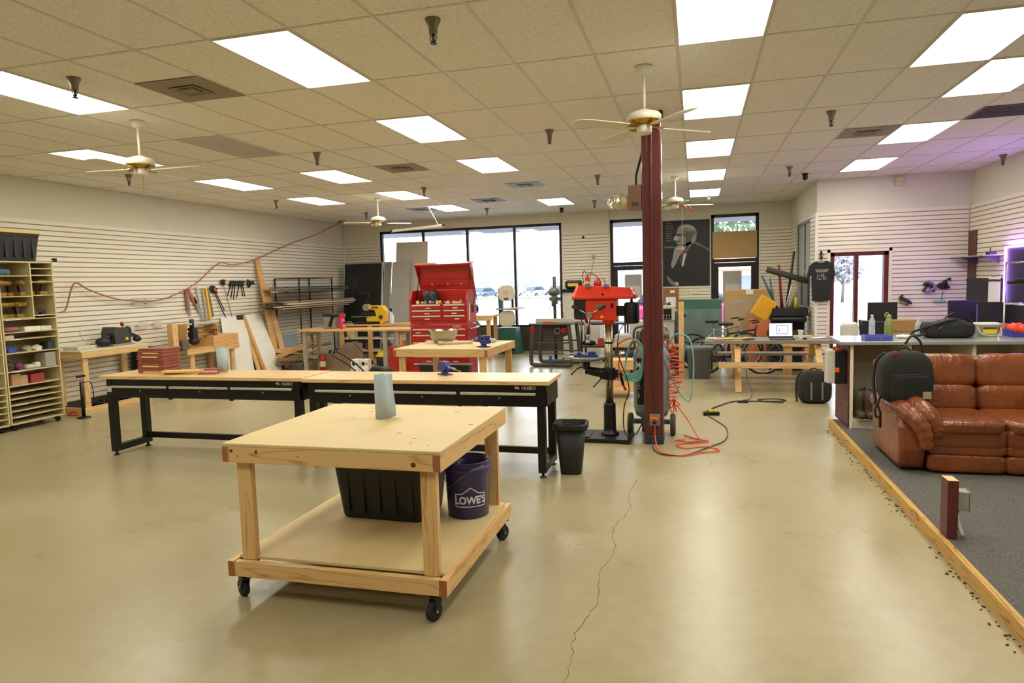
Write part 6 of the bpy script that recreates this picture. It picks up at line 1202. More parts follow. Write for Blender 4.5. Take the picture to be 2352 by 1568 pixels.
solo('osb_crate', MB().box(-.3, -.2, 0, .3, .2, .62), mat('osb', '#b5833f', .7, var=.3, scale=40), 'chipboard crate left of the green panel', 'crate', (-.62, 13.6, 0), 0, bev=.004)
solo('cardboard_flap', MB().cb((0, 0, .05), (.5, .35, .03), (.2, .15, .3)), CARD2, 'loose cardboard on top of the chipboard crate', 'cardboard', (-.6, 13.6, .66))
for i, (x, y) in enumerate(((-.3, 14.0), (-.12, 13.7))): solo('tube_stand', MB().tube([(0, 0, .0), (0, 0, .55), (.4, 0, .55), (.4, 0, 0)], .018, 6), BLK, ['black square tube frame beside the crate', 'black square tube frame before the green panel'][i], 'stand', (x, y-1.0+.3*i, 0), .1*i)
solo('plastic_heap', MB().pillow((0, 0, .08), (.6, .4, .16), (14, 10, 6), .8, puff=lambda v, x, y, z: v*(1+.25*math.sin(11*x+3*y)*math.sin(9*y))), mat('grey_film', '#a3a39c', .3, bump=.6, bscale=14), 'heap of crumpled clear plastic on the floor', 'plastic', (-.7, 12.2, 0))
t = thing('grey_tote', 'grey plastic tote under the left end of the picnic table', 'tote', (.05, 12.2, 0)); b = MB(); loft(b, [rr(.17, .14, .03, 0), rr(.21, .17, .04, .5), rr(.23, .19, .04, .51), rr(.23, .19, .04, .55)]); part('tub', b, mat('tote_grey', '#6f7276', .5), t)
part('rim', MB().tube([(v[0], v[1], .55) for v in rr(.23, .19, .04, 0)], .008, 6, closed=True), MATS['tote_grey'], t)
# yellow wood chair-like block at the right end
t = thing('wood_stand', 'stubby wooden box stand at the right end of the picnic table', 'stand', (1.72, 12.8, 0)); part('top', MB().box(-.25, -.18, .5, .25, .18, .68), PINE['X'], t, .003); part('leg', MB().box(-.22, -.15, 0, -.1, .15, .5), PINE2['Z'], t); part('leg', MB().box(.1, -.15, 0, .22, .15, .5), PINE2['Z'], t)
# black bin with yard tools in the alcove
t = thing('tool_bin', 'black bin holding long yard tools in the alcove', 'bin', (1.72, 14.1, 0)); b = MB(); loft(b, [rr(.24, .2, .05, 0), rr(.28, .24, .05, .85), rr(.31, .27, .05, .86), rr(.31, .27, .05, .95), rr(.28, .24, .05, .95), rr(.25, .21, .05, .1)]); part('bin', b, BLKP, t); part('upper_tray', MB().box(-.3, -.2, .96, .34, .25, 1.12), BLKP, t, .01)
tools = [((-.2, .0, 1.12), (-.48, -.02, 1.75), .025, '#2e5a6e', 'teal pipe leaning out of the tool bin'), ((-.25, 0, 1.12), (-.33, 0, 1.7), .02, '#3b6672', 'dark teal tube leaning out of the tool bin'), ((-.1, .05, 1.12), (-.16, .1, 1.95), .03, '#8c2330', 'red handle standing in the tool bin'), ((-.02, .05, 1.12), (.12, .1, 2.2), .028, '#2b2826', 'black pole standing tallest in the tool bin'), ((.05, 0, 1.12), (.3, 0, 1.85), .03, '#a29373', 'tan stick leaning right in the tool bin'), ((.1, .05, 1.12), (.24, .1, 1.75), .03, '#8a8060', 'olive stake in the tool bin'), ((-.05, -.1, 1.12), (.05, -.12, 1.55), .015, '#cfcfc9', 'thin white rod in the tool bin'), ((.12, -.1, 1.12), (.13, -.1, 1.32), .03, '#e0c51e', 'yellow grip in the tool bin')]
for p, q, r, c, l in tools: solo('long_tool', MB().cyl(p, q, r, r*.8, seg=8), mat('pole_'+c[1:], c, .5), l, 'tool', (1.72, 14.1, .0), 0, 'yard tools in the alcove bin')
solo('roofing_roll', MB().cyl((-.4, 0, .25), (.35, 0, 0), .06, seg=10), mat('dark_roll', '#3a3530', .7), 'dark rolled mat lying slanted across the yard tools', 'roll', (1.72, 14.0, 1.62))
solo('yellow_bucket', MB().cb((0, 0, .0), (.34, .24, .42), (0, .55, 0)), mat('mop_yellow', '#e0a51e', .4), 'tilted yellow mop bucket left of the tool bin', 'mop bucket', (1.28, 14.1, 1.12), 0, bev=.02)
solo('orange_crate', MB().box(-.2, -.18, 0, .2, .18, .9), mat('terracotta', '#c96f45', .5), 'terracotta coloured bin under the yellow mop bucket', 'bin', (1.2, 14.15, 0), 0, bev=.01)
solo('black_tote_pair', MB().box(-.3, -.25, 0, .3, .25, .72), BLKP, 'black tote behind the wooden stand', 'tote', (1.6, 13.5, 0), 0, bev=.02)
# ================================================================ ceiling fans
FC = mat('fan_cream', '#dedac6', .45); BRS = mat('brass', '#b8933c', .3, .9)
def fan():
    t = thing('ceiling_fan', 'x', 'ceiling fan', group='four-bladed cream ceiling fans')
    part('canopy', MB().lathe([(.07, 0), (.068, -.02), (.04, -.06), (.001, -.065)], seg=24, cap=False), FC, t); part('down_rod', MB().cyl((0, 0, -.06), (0, 0, -.35), .013, seg=12), FC, t)
    part('motor_housing', MB().lathe([(.02, -.33), (.06, -.345), (.12, -.365), (.135, -.385), (.135, -.425), (.12, -.43), (.001, -.43)], seg=32, cap=False), FC, t)
    part('brass_ring', MB().lathe([(.132, -.426), (.11, -.445), (.07, -.455), (.001, -.455)], seg=28, cap=False), BRS, t)
    part('switch_cup', MB().lathe([(.045, -.45), (.06, -.465), (.062, -.51), (.045, -.53), (.001, -.532)], seg=22, cap=False), FC, t)
    part('pull_chain', MB().cyl((.02, 0, -.53), (.02, 0, -.66), .0025, seg=5), BRS, t)
    for k in range(4):
        R_ = Matrix.Rotation(k*PI/2, 4, 'Z') @ Matrix.Rotation(.2, 4, 'X')
        poly = [(.16, -.05), (.5, -.068), (.6, -.062), (.64, -.03), (.65, 0), (.64, .03), (.6, .062), (.5, .068), (.16, .05)]
        bl = part('blade', MB().prism(poly, -.004, .004, 'xy', Matrix.Translation((0, 0, -.475)) @ R_), FC, t, .002)
        part('blade_arm', MB().prism([(.06, -.015), (.13, -.02), (.2, -.04), (.22, 0), (.2, .04), (.13, .02), (.06, .015)], .0045, .012, 'xy', Matrix.Translation((0, 0, -.475)) @ R_), BRS, bl)
    return t
f0 = fan()
for i, (x, y, a, l) in enumerate(((-.397, 5.70, 38, 'nearest ceiling fan, hanging in front of the maroon column'), (-5.33, 5.68, 2, 'left ceiling fan in front of a lit panel'), (-5.93, 12.15, 35, 'far ceiling fan before the big windows'), (-.33, 11.9, 17, 'far ceiling fan beside the poster with red tape on a blade'))):
    o = f0 if i == 0 else dup(f0, (0, 0, 0)); o.location = (x, y, CZ-.004); o.rotation_euler = (0, 0, math.radians(a)); o['label'] = l
solo('red_ribbon', MB().tube([(0, 0, 0), (.06, 0, -.03), (.1, 0, -.09), (.12, 0, -.02), (.16, 0, -.12)], .012, 5), RED, 'red tape hanging from a blade of the far fan by the poster', 'ribbon', (-.22, 11.9, 2.97))
cable('pull_string', [(-.22, 11.88, 2.92), (-.22, 11.88, 2.6), (-.22, 11.88, 2.25)], .004, mat('string', '#b9b3a2', .7), 'long pull string hanging before the poster', 'string')
solo('string_pull', MB().cyl((0, 0, 0), (0, 0, .1), .014, seg=8), mat('orange_plastic', '#e06a1e', .4), 'orange handle at the end of the long pull string', 'string handle', (-.22, 11.88, 2.16))

# ================================================================ back wall: poster, boards, signs
PB = mat('poster_black', '#131313', .5, var=.03)
t = thing('poster', 'large black and white portrait poster of an old man resting chin on hand', 'poster', (-.90, YB-.012, 1.555), 0)
part('sheet', MB().box(0, -.012, 0, 1.22, 0, 1.56), PB, t, .002)
def fx(c): return 1.22-(853-c)*.00276
def fz(c): return 1.56-(c-237)*.00279
def shape(nm, pts, m, off, k=4):
    P = [(min(1.214, max(.006, p.x)), min(1.554, max(.006, p.z))) for p in smooth_path([(fx(a), 0, fz(b_)) for a, b_ in pts], k, True)]; part(nm, MB().prism(P, -.0121-off*.0004, -.0118-off*.0004, 'xz'), m, t)
G1, G2, G3, G4, G5 = [mat('print_grey_%d' % i, c, .5, var=.08, scale=9) for i, c in enumerate(('#8f8c86', '#6e6b66', '#b5b2aa', '#3c3a38', '#57544f'))]
shape('coat', [(735, 430), (800, 465), (850, 500), (852, 600), (852, 790), (600, 790), (560, 700), (590, 600), (640, 520), (690, 470)], mat('print_coat', '#181716', .5), 1)
shape('shoulder_line', [(735, 425), (790, 455), (848, 492), (850, 506), (795, 470), (732, 440)], G2, 2, 3)
shape('head', [(575, 350), (590, 295), (640, 272), (700, 278), (740, 315), (748, 370), (735, 420), (700, 440), (650, 470), (600, 462), (575, 430), (566, 395)], G2, 2)
shape('forehead', [(582, 335), (600, 292), (650, 276), (700, 286), (725, 315), (690, 330), (640, 322), (600, 345)], G1, 3)
shape('side_shadow', [(650, 345), (700, 335), (720, 370), (700, 430), (660, 455), (655, 400)], G5, 3)
shape('crown', [(610, 300), (640, 280), (690, 284), (722, 305), (735, 335), (715, 320), (680, 298), (640, 296)], G3, 4, 3)
shape('brow', [(575, 345), (600, 338), (632, 344), (630, 350), (600, 345), (577, 352)], G3, 5, 3)
shape('jaw', [(590, 440), (640, 440), (690, 420), (700, 432), (660, 462), (610, 460)], G4, 3, 3)
shape('collar', [(690, 440), (700, 450), (672, 490), (655, 520), (650, 505), (668, 475)], G2, 4, 3)
shape('cheek', [(585, 375), (625, 365), (650, 385), (648, 430), (610, 445), (580, 425)], G1, 3)
shape('eye_shadow', [(572, 355), (600, 348), (628, 356), (622, 368), (595, 366), (574, 368)], G4, 4, 3)
shape('nose', [(568, 362), (585, 362), (590, 392), (576, 404), (552, 398)], G3, 4, 3)
shape('mouth', [(578, 414), (600, 410), (612, 416), (598, 420), (580, 421)], G4, 5, 3)
shape('ear', [(705, 395), (725, 360), (740, 375), (736, 410), (715, 438), (702, 425)], G1, 4, 3)
shape('hand', [(555, 490), (565, 465), (600, 445), (640, 455), (655, 475), (640, 500), (615, 520), (590, 560), (560, 620), (540, 640), (530, 610), (545, 550)], G1, 5)
shape('fingers', [(575, 478), (600, 462), (635, 466), (640, 480), (600, 486)], G3, 6, 3)
shape('shirt', [(640, 500), (662, 510), (650, 560), (632, 625), (618, 620), (628, 560)], G3, 4, 3)
shape('tie', [(625, 500), (645, 495), (640, 520), (628, 530), (615, 600), (600, 590), (610, 540)], G4, 5, 3)
shape('cuff', [(490, 705), (510, 715), (550, 755), (592, 765), (590, 790), (540, 785), (505, 750)], G2, 4, 3)
shape('cuff_light', [(560, 765), (592, 766), (590, 790), (566, 786)], G3, 5, 2)
tx = MB()
for i, s_ in enumerate(('is that', 'equality', 'freedom', 'neither. A', 'that puts', 'before', 'will get a', 'degree of')): tx.text(s_, .05, facing((.21, -.0125, 1.50-.058*i), (0, -1, 0)), .0003, 'LEFT')
tx.text('FRIEDMAN', .052, facing((.16, -.0125, 1.56-.63), (0, -1, 0)), .0003, 'LEFT', bold=.001); part('poster_text', tx, G1, t)
t = thing('cork_board', 'cork board with white papers below the poster', 'notice board', (-.80, YB-.012, 1.02), 0); part('cork', MB().box(0, -.012, 0, .40, 0, .50), mat('cork', '#9a6a3c', .9, var=.15, scale=60), t); part('paper', MB().box(.1, -.014, .04, .33, -.0125, .28), PAPER, t); part('paper', MB().box(.2, -.014, .38, .31, -.0125, .44), PAPER, t)
t = thing('switch_plate', 'wide beige switch plate below the poster', 'switch', (-.25, YB-.005, 1.40)); part('plate', MB().box(-.11, -.01, -.065, .11, 0, .065), mat('almond', '#d8cca0', .5), t, .003)
for k in range(4): part('toggle', MB().box(-.08+k*.045, -.02, -.015, -.07+k*.045, -.009, .015), MATS['almond'], t)
t = thing('switch_plate', 'small beige outlet plate right of the wide switch plate', 'outlet', (0, YB-.005, 1.41)); part('plate', MB().box(-.06, -.01, -.06, .06, 0, .06), MATS['almond'], t, .003); part('socket', MB().box(-.02, -.012, -.03, .02, -.009, .03), WHT, t)
t = thing('thermostat', 'beige thermostat on the slatted pilaster', 'thermostat', (-2.44, YB-.005, 2.32)); part('plate', MB().box(-.06, -.015, -.075, .06, 0, .075), MATS['almond'], t, .004); part('cover', MB().box(-.035, -.03, -.045, .035, -.014, .045), mat('tan_cover', '#b89a5c', .5), t, .003)
cable('thermostat_wire', [(-2.44, YB-.02, 2.24), (-2.5, YB-.02, 1.95), (-2.55, YB-.02, 1.7)], .004, mat('cord_grey', '#55524a', .6), 'thin wire running down from the thermostat')
for x, y, l in ((-3.0, 15.7, 'dark dome camera on the ceiling over the pilaster'), (1.79, 12.55, 'black dome camera on the ceiling near the bay'), (-1.21, 15.8, 'dark dome camera on the ceiling left of the column')):
    t = thing('dome_camera', l, 'camera', (x, y, CZ), 0, 'ceiling cameras'); part('base', MB().lathe([(.05, 0), (.05, -.03), (.03, -.04)], seg=16), BLK, t); part('dome', MB().ell((0, 0, -.07), (.045, .045, .045)), BLKP, t)
t = thing('wall_eyelet', 'small black camera on the pilaster', 'camera', (-2.68, YB-.04, 2.82)); part('body', MB().ell((0, -.02, 0), (.03, .04, .03)), BLKP, t); part('bracket', MB().cyl((0, 0, 0), (0, .05, 0), .012, seg=8), BLK, t)
solo('cardboard_sheet', MB().box(0, 0, 0, .99, .012, .63), CARD2, 'cardboard sheet covering part of the transom of the right glass door', 'cardboard', (.385, YB+.02, 2.18), 0, bev=.002)
for x, z, w, h, l in ((-1.69, 1.3, .41, .57, 'grey paper sign on the glass of the left door'), (.62, 1.28, .42, .6, 'grey paper sign on the glass of the right door')):
    t = thing('paper_sign', l, 'sign', (x, YB+.095, z), 0, 'paper signs on the glass doors'); part('sheet', MB().box(0, 0, 0, w, .003, h), mat('sign_grey', '#a8a49c', .8), t); part('pale_panel', MB().box(.05, -.001, .02, w-.04, .0, h*.5), mat('sign_pale', '#c9c7c0', .8), t)
b = MB(); 
for k in range(4): b.text('1', .1, facing((-1.45+k*.05, YB+.098, 2.26), (0, -1, 0)), .0005, bold=.002)
solo('door_number', b, mat('gold_digit', '#5c4630', .5), 'row of small dark digits on the transom glass of the left door', 'number')
# grey lathe-like machine and yellow post behind the column
t = thing('milling_machine', 'pale grey machine with a black keypad behind the compressor', 'machine', (-.85, 12.9, 0)); MG = mat('machine_grey', '#bdbcae', .45, var=.03)
part('cabinet', MB().box(-.62, -.2, .0, .5, .3, .28), DSTEEL, t, .01); part('bed', MB().box(-.62, -.22, .55, .46, .3, .72), MG, t, .01); part('body', MB().box(-.35, -.2, .70, .46, .3, .98), MG, t, .02); part('control_box', MB().box(.2, -.24, .98, .48, .1, 1.25), MG, t, .01); part('keypad', MB().box(.26, -.246, 1.0, .42, -.239, 1.2), BLK, t); part('bench_top', MB().box(-.7, -.3, .50, .6, .35, .55), PINE2['X'], t, .003)
for x in (-.62, .5): part('leg', MB().box(x, -.25, .0, x+.07, -.18, .5), DSTEEL, t)
b = MB(); 
for k in range(6): b.cyl((.28+.05*(k % 3), -.25, 1.03+.05*(k//3)), (.28+.05*(k % 3), -.244, 1.03+.05*(k//3)), .01, seg=6)
part('buttons', b, PAPER, t)
solo('pine_post', MB().box(-.04, -.04, 0, .05, .04, 1.33), PINE['Z'], 'upright yellow pine post right of the column', 'post', (-.26, 12.45, 0), 0, bev=.002)
solo('plastic_bottles', MB().lathe([(.06, 0), (.07, .15), (.05, .3), (.06, .5), (.04, .6)], seg=12), mat('smoky_plastic', '#5f5562', .35, var=.3, scale=12), 'dark shiny bag hanging beside the pine post', 'bag', (-.32, 12.8, .551))
b = MB(); b.tube(smooth_path([(-.5, 0, .4), (-.2, 0, .42), (0, 0, .48), (.15, 0, .55), (.25, 0, .5)], 5), .06, 10); b.tube(smooth_path([(-.45, .1, .2), (-.4, .0, .38), (-.2, -.05, .35), (-.15, 0, .1)], 5), .04, 8); solo('dust_hose', b, mat('ribbed_black', '#2a2826', .6, bump=.6, bscale=50), 'black ribbed dust hose on the floor behind the drill press', 'hose', (-1.15, 12.3, -.08))
solo('orange_box', MB().box(-.2, -.15, 0, .15, .15, .42), mat('plywood_orange', '#a8683c', .6, var=.1), 'orange-brown wooden box behind the drill press', 'box', (-1.25, 11.6, 0), 0, bev=.004)
random.seed(41)
for i in range(7):
    a = random.uniform(0, 3); b = MB(); b.tube(smooth_path([(random.uniform(-.2, .2), random.uniform(-.12, .12), random.uniform(.02, .35)) for _ in range(6)], 5), .014, 6); b.ell((random.uniform(-.1, .1), 0, .1), (.08, .07, .08))
    solo('tangled_gear', b, [BLKP, GREY, mat('sea_green', '#4f8f7a', .5)][i % 3], ['black', 'grey', 'sea green'][i % 3]+' tangled gear beside the crate, '+['lowest', 'front', 'left', 'middle', 'right', 'rear', 'topmost'][i], 'gear', (-.75+.12*(i % 4), 13.6, .70+.05*i), a, 'tangle between the crate and green panel')

# ================================================================ bay wall and right wall
t = thing('t_shirt', 'black printed t-shirt on a hanger at the corner of the bay', 't-shirt', (2.20, YC-.07, 1.62)); 
out = [(-.085, .36), (-.13, .345), (-.205, .28), (-.24, .10), (-.20, .06), (-.165, .12), (-.16, -.1), (-.15, -.36), (.0, -.37), (.15, -.35), (.16, .0), (.165, .12), (.20, .07), (.24, .12), (.2, .29), (.13, .345), (.085, .365), (.04, .34), (0, .33), (-.04, .34)]
b = MB(); b.prism([(x, z) for x, z in out], -.022, .022, 'xz'); part('shirt', b, mat('shirt_black', '#252623', .9, bump=.5, bscale=14), t, .012)
tx = MB(); tx.text('#STARFORGE', .036, facing((.01, -.0235, .2), (0, -1, 0)), .0004, bold=.0015)
tx.box(-.085, -.0238, .165, .095, -.0228, .178)
for k in range(5):
    for j in range(4):
        if random.random() < .7: x = -.07+k*.032; z = .03+j*.03; tx.box(x, -.0238, z, x+random.uniform(.012, .03), -.0228, z+random.uniform(.008, .024))
tx.bar((-.07, -.0235, .1), (-.02, -.0235, .15), .001, .008, (0, 1, 0)); part('print', tx, mat('shirt_print', '#a39c8c', .8), t)
b = MB(); b.tube(smooth_path([(0, 0, .36), (-.1, 0, .35), (-.18, 0, .3)], 4), .005, 6); b.tube(smooth_path([(0, 0, .36), (.1, 0, .36), (.18, 0, .31)], 4), .005, 6); b.tube(smooth_path([(0, 0, .36), (.02, 0, .42), (.03, 0, .48), (.0, 0, .52), (-.03, 0, .49)], 5), .005, 6); b.box(-.012, .0, .40, .012, .06, .55); part('hanger', b, BLK, t)
t = thing('exit_box', 'beige box high on the bay wall near the ceiling', 'box', (3.46, YC-.02, 3.33)); part('case', MB().box(-.06, -.05, -.075, .06, 0, .075), MATS['almond'], t, .006); part('lens', MB().box(-.04, -.052, -.02, .04, -.0495, .02), mat('cream_lens', '#cdb77a', .4), t)
def junk(nm, x, z, cols, label, seed):
    random.seed(seed); t = thing(nm, label, 'hanging tool', (x, YC-.07, z), 0, 'tools hung on the bay wall')
    for i, c in enumerate(cols):
        b = MB(); b.tube(smooth_path([(random.uniform(-.1, .1), random.uniform(-.04, .02), random.uniform(-.1, .1)) for _ in range(4)], 4), random.uniform(.014, .028), 6); part(['body', 'handle', 'blade', 'cord'][i % 4], b, mat('junk_'+c[1:], c, .4), t)
    part('hook', MB().cyl((0, .07, 0), (0, -.02, 0), .005, seg=6), STEEL, t); return t
junk('hanging_tool', 3.59, 1.25, ['#c0302a', '#26262a', '#9a8a84', '#33312f'], 'red and black tool hanging lowest on the bay wall', 1); junk('hanging_tool', 3.95, 1.48, ['#2b2933', '#8f7fa8', '#222226'], 'dark tool with purple glints on the bay wall', 2)
junk('hanging_tool', 4.19, 1.53, ['#1d1d1f', '#222426', '#2a2a2a', '#1b1b1c'], 'black pair of tools hanging rightmost on the bay wall', 3)
t = thing('blue_brush', 'pale blue brush below the black tools on the bay wall', 'brush', (4.12, YC-.05, 1.22)); part('head', MB().pillow((0, 0, 0), (.2, .05, .05), (8, 5, 4), .7), mat('pale_blue', '#93b5bd', .6), t); part('handle', MB().cyl((.03, 0, .02), (.06, .02, .16), .006, seg=6), DSTEEL, t)
# desk behind the counter
t = thing('desk', 'low grey desk behind the counter by the maroon door', 'desk', (2.86, 11.2, 0)); part('top', MB().box(-.75, -.35, .66, .95, .35, .70), mat('desk_grey', '#a19d92', .5), t, .003)
for x in (-.7, .85):
    for y in (-.3, .25): part('leg', MB().box(x, y, 0, x+.05, y+.05, .66), DSTEEL, t)
t = thing('storage_box', 'white storage box behind the left end of the counter', 'box', (2.2, 11.0, .70)); part('box', MB().box(-.11, -.12, 0, .1, .12, .28), mat('box_white', '#cfc8c0', .6), t, .004); b = MB(); b.pillow((0, 0, .3), (.2, .2, .06), (8, 6, 4), .7); part('contents', b, PAPER, t)
solo('black_tote', MB().prism([(-.14, 0), (.13, 0), (.17, .33), (-.17, .36)], -.13, .13, 'xz'), mat('tote_navy', '#15161f', .5), 'black open tote on the desk by the maroon door', 'tote', (2.5, 10.95, .70), 0, bev=.008)
t = thing('monitor', 'black computer monitor in front of the maroon door', 'monitor', (2.72, 11.35, .70), -.1); part('screen', MB().box(-.2, 0, .08, .2, .04, .6), BLKP, t, .006); part('stand', MB().box(-.03, .01, 0, .03, .05, .1), BLK, t); part('foot', MB().box(-.1, -.06, 0, .1, .1, .012), BLK, t)
solo('brown_carton', MB().box(-.17, -.12, 0, .17, .12, .16), CARD, 'open brown carton on a beige box behind the counter', 'carton', (2.86, 10.9, .90), .05, bev=.003)
solo('beige_box', MB().box(-.15, -.12, 0, .17, .12, .199), mat('beige_carton', '#b5a892', .7), 'beige box under the brown carton behind the counter', 'box', (2.86, 10.92, .70), 0, bev=.004)
solo('carton_scraps', MB().pillow((0, 0, .06), (.3, .18, .12), (9, 7, 5), .8, puff=lambda v, x, y, z: v*(1+.3*math.sin(8*x+5*y))), mat('scrap_brown', '#6e5a46', .8, var=.2), 'crumpled brown paper heap right of the brown carton', 'paper', (3.2, 10.95, .90), .0)
solo('beige_bin', MB().box(-.14, -.12, 0, .14, .12, .199), mat('beige_carton', '#b5a892', .7), 'beige bin under the crumpled brown paper', 'bin', (3.2, 10.95, .70), 0, bev=.004)
# right wall
XW = XR-.005
solo('hardboard_strip', MB().box(-.012, -.27, 0, 0, .27, .82), mat('brown_hardboard', '#5f3d2b', .6, var=.06, scale=3), 'brown hardboard strip on the right wall in the corner', 'board', (XW-.002, 13.42, 1.60), 0)
t = thing('wall_shelf', 'grey shelf on brackets on the right wall', 'shelf', (XW, 12.75, 1.96)); part('shelf', MB().box(-.3, -.7, 0, 0, .7, .015), mat('shelf_grey', '#9b948c', .5), t, .002)
for y in (-.5, .35): part('bracket', MB().prism([(0, 0), (-.26, 0), (0, -.12)], y, y+.015, 'xz'), DSTEEL, t)
t = thing('router_box', 'small black device with a purple glint on the grey wall shelf', 'device', (XW-.15, 12.15, 1.976)); part('body', MB().box(-.06, -.05, 0, .06, .05, .05), BLKP, t, .01); part('antenna', MB().cyl((0, .03, .05), (0, .04, .11), .006, seg=6), BLK, t)
t = thing('pegboard', 'large black pegboard on the right wall under the shelf', 'pegboard', (XW, 12.05, .95)); part('board', MB().box(-.02, 0, 0, 0, 1.62, .66), mat('peg_black', '#1e1c1d', .5), t, .002); part('hook_row', MB().box(-.035, .05, .61, -.021, 1.5, .64), DSTEEL, t)
t = thing('paper_sheet', 'white paper sheet pinned on the black pegboard', 'paper', (XW-.022, 12.12, 1.22)); part('sheet', MB().box(-.003, 0, 0, 0, .44, .42), PAPER, t); part('clip', MB().box(-.008, .15, .41, .0, .3, .44), CHROME, t)
t = thing('flat_screen', 'left black flat screen leaning behind the plastic tub', 'screen', (4.1, 12.3, .70)); part('panel', MB().box(-.2, 0, .2, .2, .04, .57), BLKP, t, .004); part('stand', MB().box(-.05, -.02, 0, .05, .06, .2), BLK, t)
t = thing('flat_screen', 'right black flat screen with a purple edge behind the plastic tub', 'screen', (4.42, 11.95, .70), -.3); part('panel', MB().box(-.22, 0, .1, .13, .04, .55), BLKP, t, .004); part('stand', MB().box(-.1, -.02, 0, .0, .06, .1), BLK, t); part('edge', MB().box(-.235, .0, .1, -.22, .04, .52), mat('purple_plastic', '#7a5aa8', .5), t)
t = thing('side_table', 'low table carrying the flat screens', 'table', (4.18, 12.15, 0)); part('top', MB().box(-.5, -.4, .67, .36, .4, .70), MATS['desk_grey'], t, .003)
for x in (-.46, .3):
    for y in (-.36, .32): part('leg', MB().box(x, y, 0, x+.04, y+.04, .67), DSTEEL, t)
LED = mat('violet_led', '#b57cff', emit=110)
t = thing('led_frame', 'black doorway panel outlined with bright violet LED strips', 'led frame', (XW, 10.2, 0)); part('panel', MB().box(-.03, 0, .0, 0, 1.75, 2.08), mat('panel_black', '#0e0c12', .6), t, .002)
part('led_strip', MB().box(-.045, 1.735, .8, -.03, 1.75, 2.08), LED, t); part('led_strip', MB().box(-.045, 0, 2.065, -.03, 1.735, 2.08), LED, t)
t = thing('wire_shelf', 'chrome wire shelf in front of the violet lit frame', 'shelf', (4.05, 9.9, PZ if 0 else 0)); 
for x in (0, .4):
    for y in (0, .75): part('post', MB().cyl((x, y, 0), (x, y, 1.85), .014, seg=10), CHROME, t)
for z in (1.83, 1.28, .6):
    b = MB()
    for y in (0, .75): b.cyl((0, y, z), (.4, y, z), .012, seg=6)
    for x in (0, .4): b.cyl((x, 0, z), (x, .75, z), .012, seg=6)
    for k in range(1, 10): b.cyl((0, k*.075, z), (.4, k*.075, z), .003, seg=5)
    part('shelf', b, CHROME, t)
t = thing('chainsaw', 'orange-red tool with a green handle on the chrome wire shelf', 'power tool', (4.15, 10.1, 1.295)); part('body', MB().pillow((.05, 0, .12), (.25, .22, .24), (8, 8, 6), .5), RB, t); part('green_top', MB().pillow((0, 0, .3), (.12, .14, .1), (6, 6, 4), .6), mat('lime_part', '#56c93a', .4), t); part('dark_arm', MB().tube([(-.3, -.05, .28), (-.15, -.02, .3), (0, 0, .28)], [.02, .03, .04], 8), BLKP, t)

# ================================================================ outside
struct('ground_outside', MB()._add([(-80, YB+.2, -.12), (60, YB+.2, -.12), (60, 24, -.16), (-80, 24, -.16), (-120, 140, -.62), (120, 140, -.62)], [(0, 1, 2, 3), (3, 2, 5, 4)]).box(XB+.15, YC+.15, -.3, 60, YB+.2, -.12), mat('asphalt', '#a9adb0', .9, var=.04, scale=2))
struct('trim_soffit', MB().box(-14, YB+.2, 3.26, XB+.1, YB+3.1, 3.5), mat('soffit', '#77757c', .8))
FA = mat('stucco', '#e3dccf', .9, var=.02); OW = mat('office_window', '#7f88a0', .3)
t = thing('office_building', 'pale office building with arched windows across the car park', 'building', (-20, 104, -.6)); part('facade', MB().box(-30, 0, 0, 40, 10, 7.5), FA, t)
for k in range(7):
    for j in range(4):
        x = -24+k*7.6+j*1.25
        part('window', MB().box(x, -.1, 1.5, x+.95, .02, 2.7), OW, t); part('upper_window', MB().prism([(x, 3.5), (x+.95, 3.5), (x+.95, 4.5+(.1 if j in (1, 2) else -.15 if j == 3 else .12)), (x, 4.5+(.1 if j in (1, 2) else -.15 if j == 0 else .12))], -.1, .02, 'xz'), OW, t)
def car(label, loc, rz, col, s=1.0):
    t = thing('car', label, 'car', loc, rz, 'cars parked outside'); m = mat('car_'+col[1:], col, .25, .2, .02, coat=.6)
    b = MB(); b.prism([(-2.2, .35), (-2.25, .7), (-2.1, .95), (-1.2, 1.02), (1.6, 1.02), (2.15, .9), (2.25, .6), (2.2, .35)], -.88, .88, 'xz'); part('body', b, m, t, .12)
    b = MB(); b.prism([(-1.9, 1.0), (-1.5, 1.5), (.3, 1.55), (1.3, 1.0)], -.78, .78, 'xz'); part('cabin_glass', b, mat('car_glass', '#3c4650', .1), t, .08); b = MB(); b.prism([(-1.55, 1.5), (.25, 1.53), (.2, 1.6), (-1.45, 1.58)], -.74, .74, 'xz'); part('roof', b, m, t, .03)
    for x in (-1.4, 1.4):
        for y in (-.82, .82): w = part('wheel', MB().cyl((x, y-.1, .34), (x, y+.1, .34), .34, seg=24), RUB, t); part('hub', MB().cyl((x, y-.11, .34), (x, y+.11, .34), .2, seg=16), STEEL, w)
    for y in (-.65, .65): part('headlight', MB().box(2.16, y-.15, .68, 2.26, y+.15, .8), WHT, t); part('tail_light', MB().box(-2.27, y-.15, .7, -2.18, y+.15, .9), mat('tail_red', '#a3202a', .3), t)
    t.scale = (s,)*3; return t
car('white car parked closest outside the big windows', (-9.2, 23.5, -.15), 0, '#d8dbe0', 1.1); car('raspberry pink car seen through the left glass door', (-.1, 24.0, -.15), .1, '#c23a70', 1.05)
for i, (x, c, l) in enumerate(((-34, '#b9bec6', 'silver car left of the band saw, far across'), (-30.2, '#5f6b82', 'slate blue car far across the car park'), (-26.5, '#c9ccd2', 'pale car far across beyond the band saw'), (-22.5, '#b3b8c2', 'light grey car far across beyond the small drill press'), (-19, '#566179', 'dark blue car far across beyond the small drill press'), (-12, '#8c3438', 'dark red car far across beyond the left door'))): car(l, (x, 97, -.45), 1.2, c)
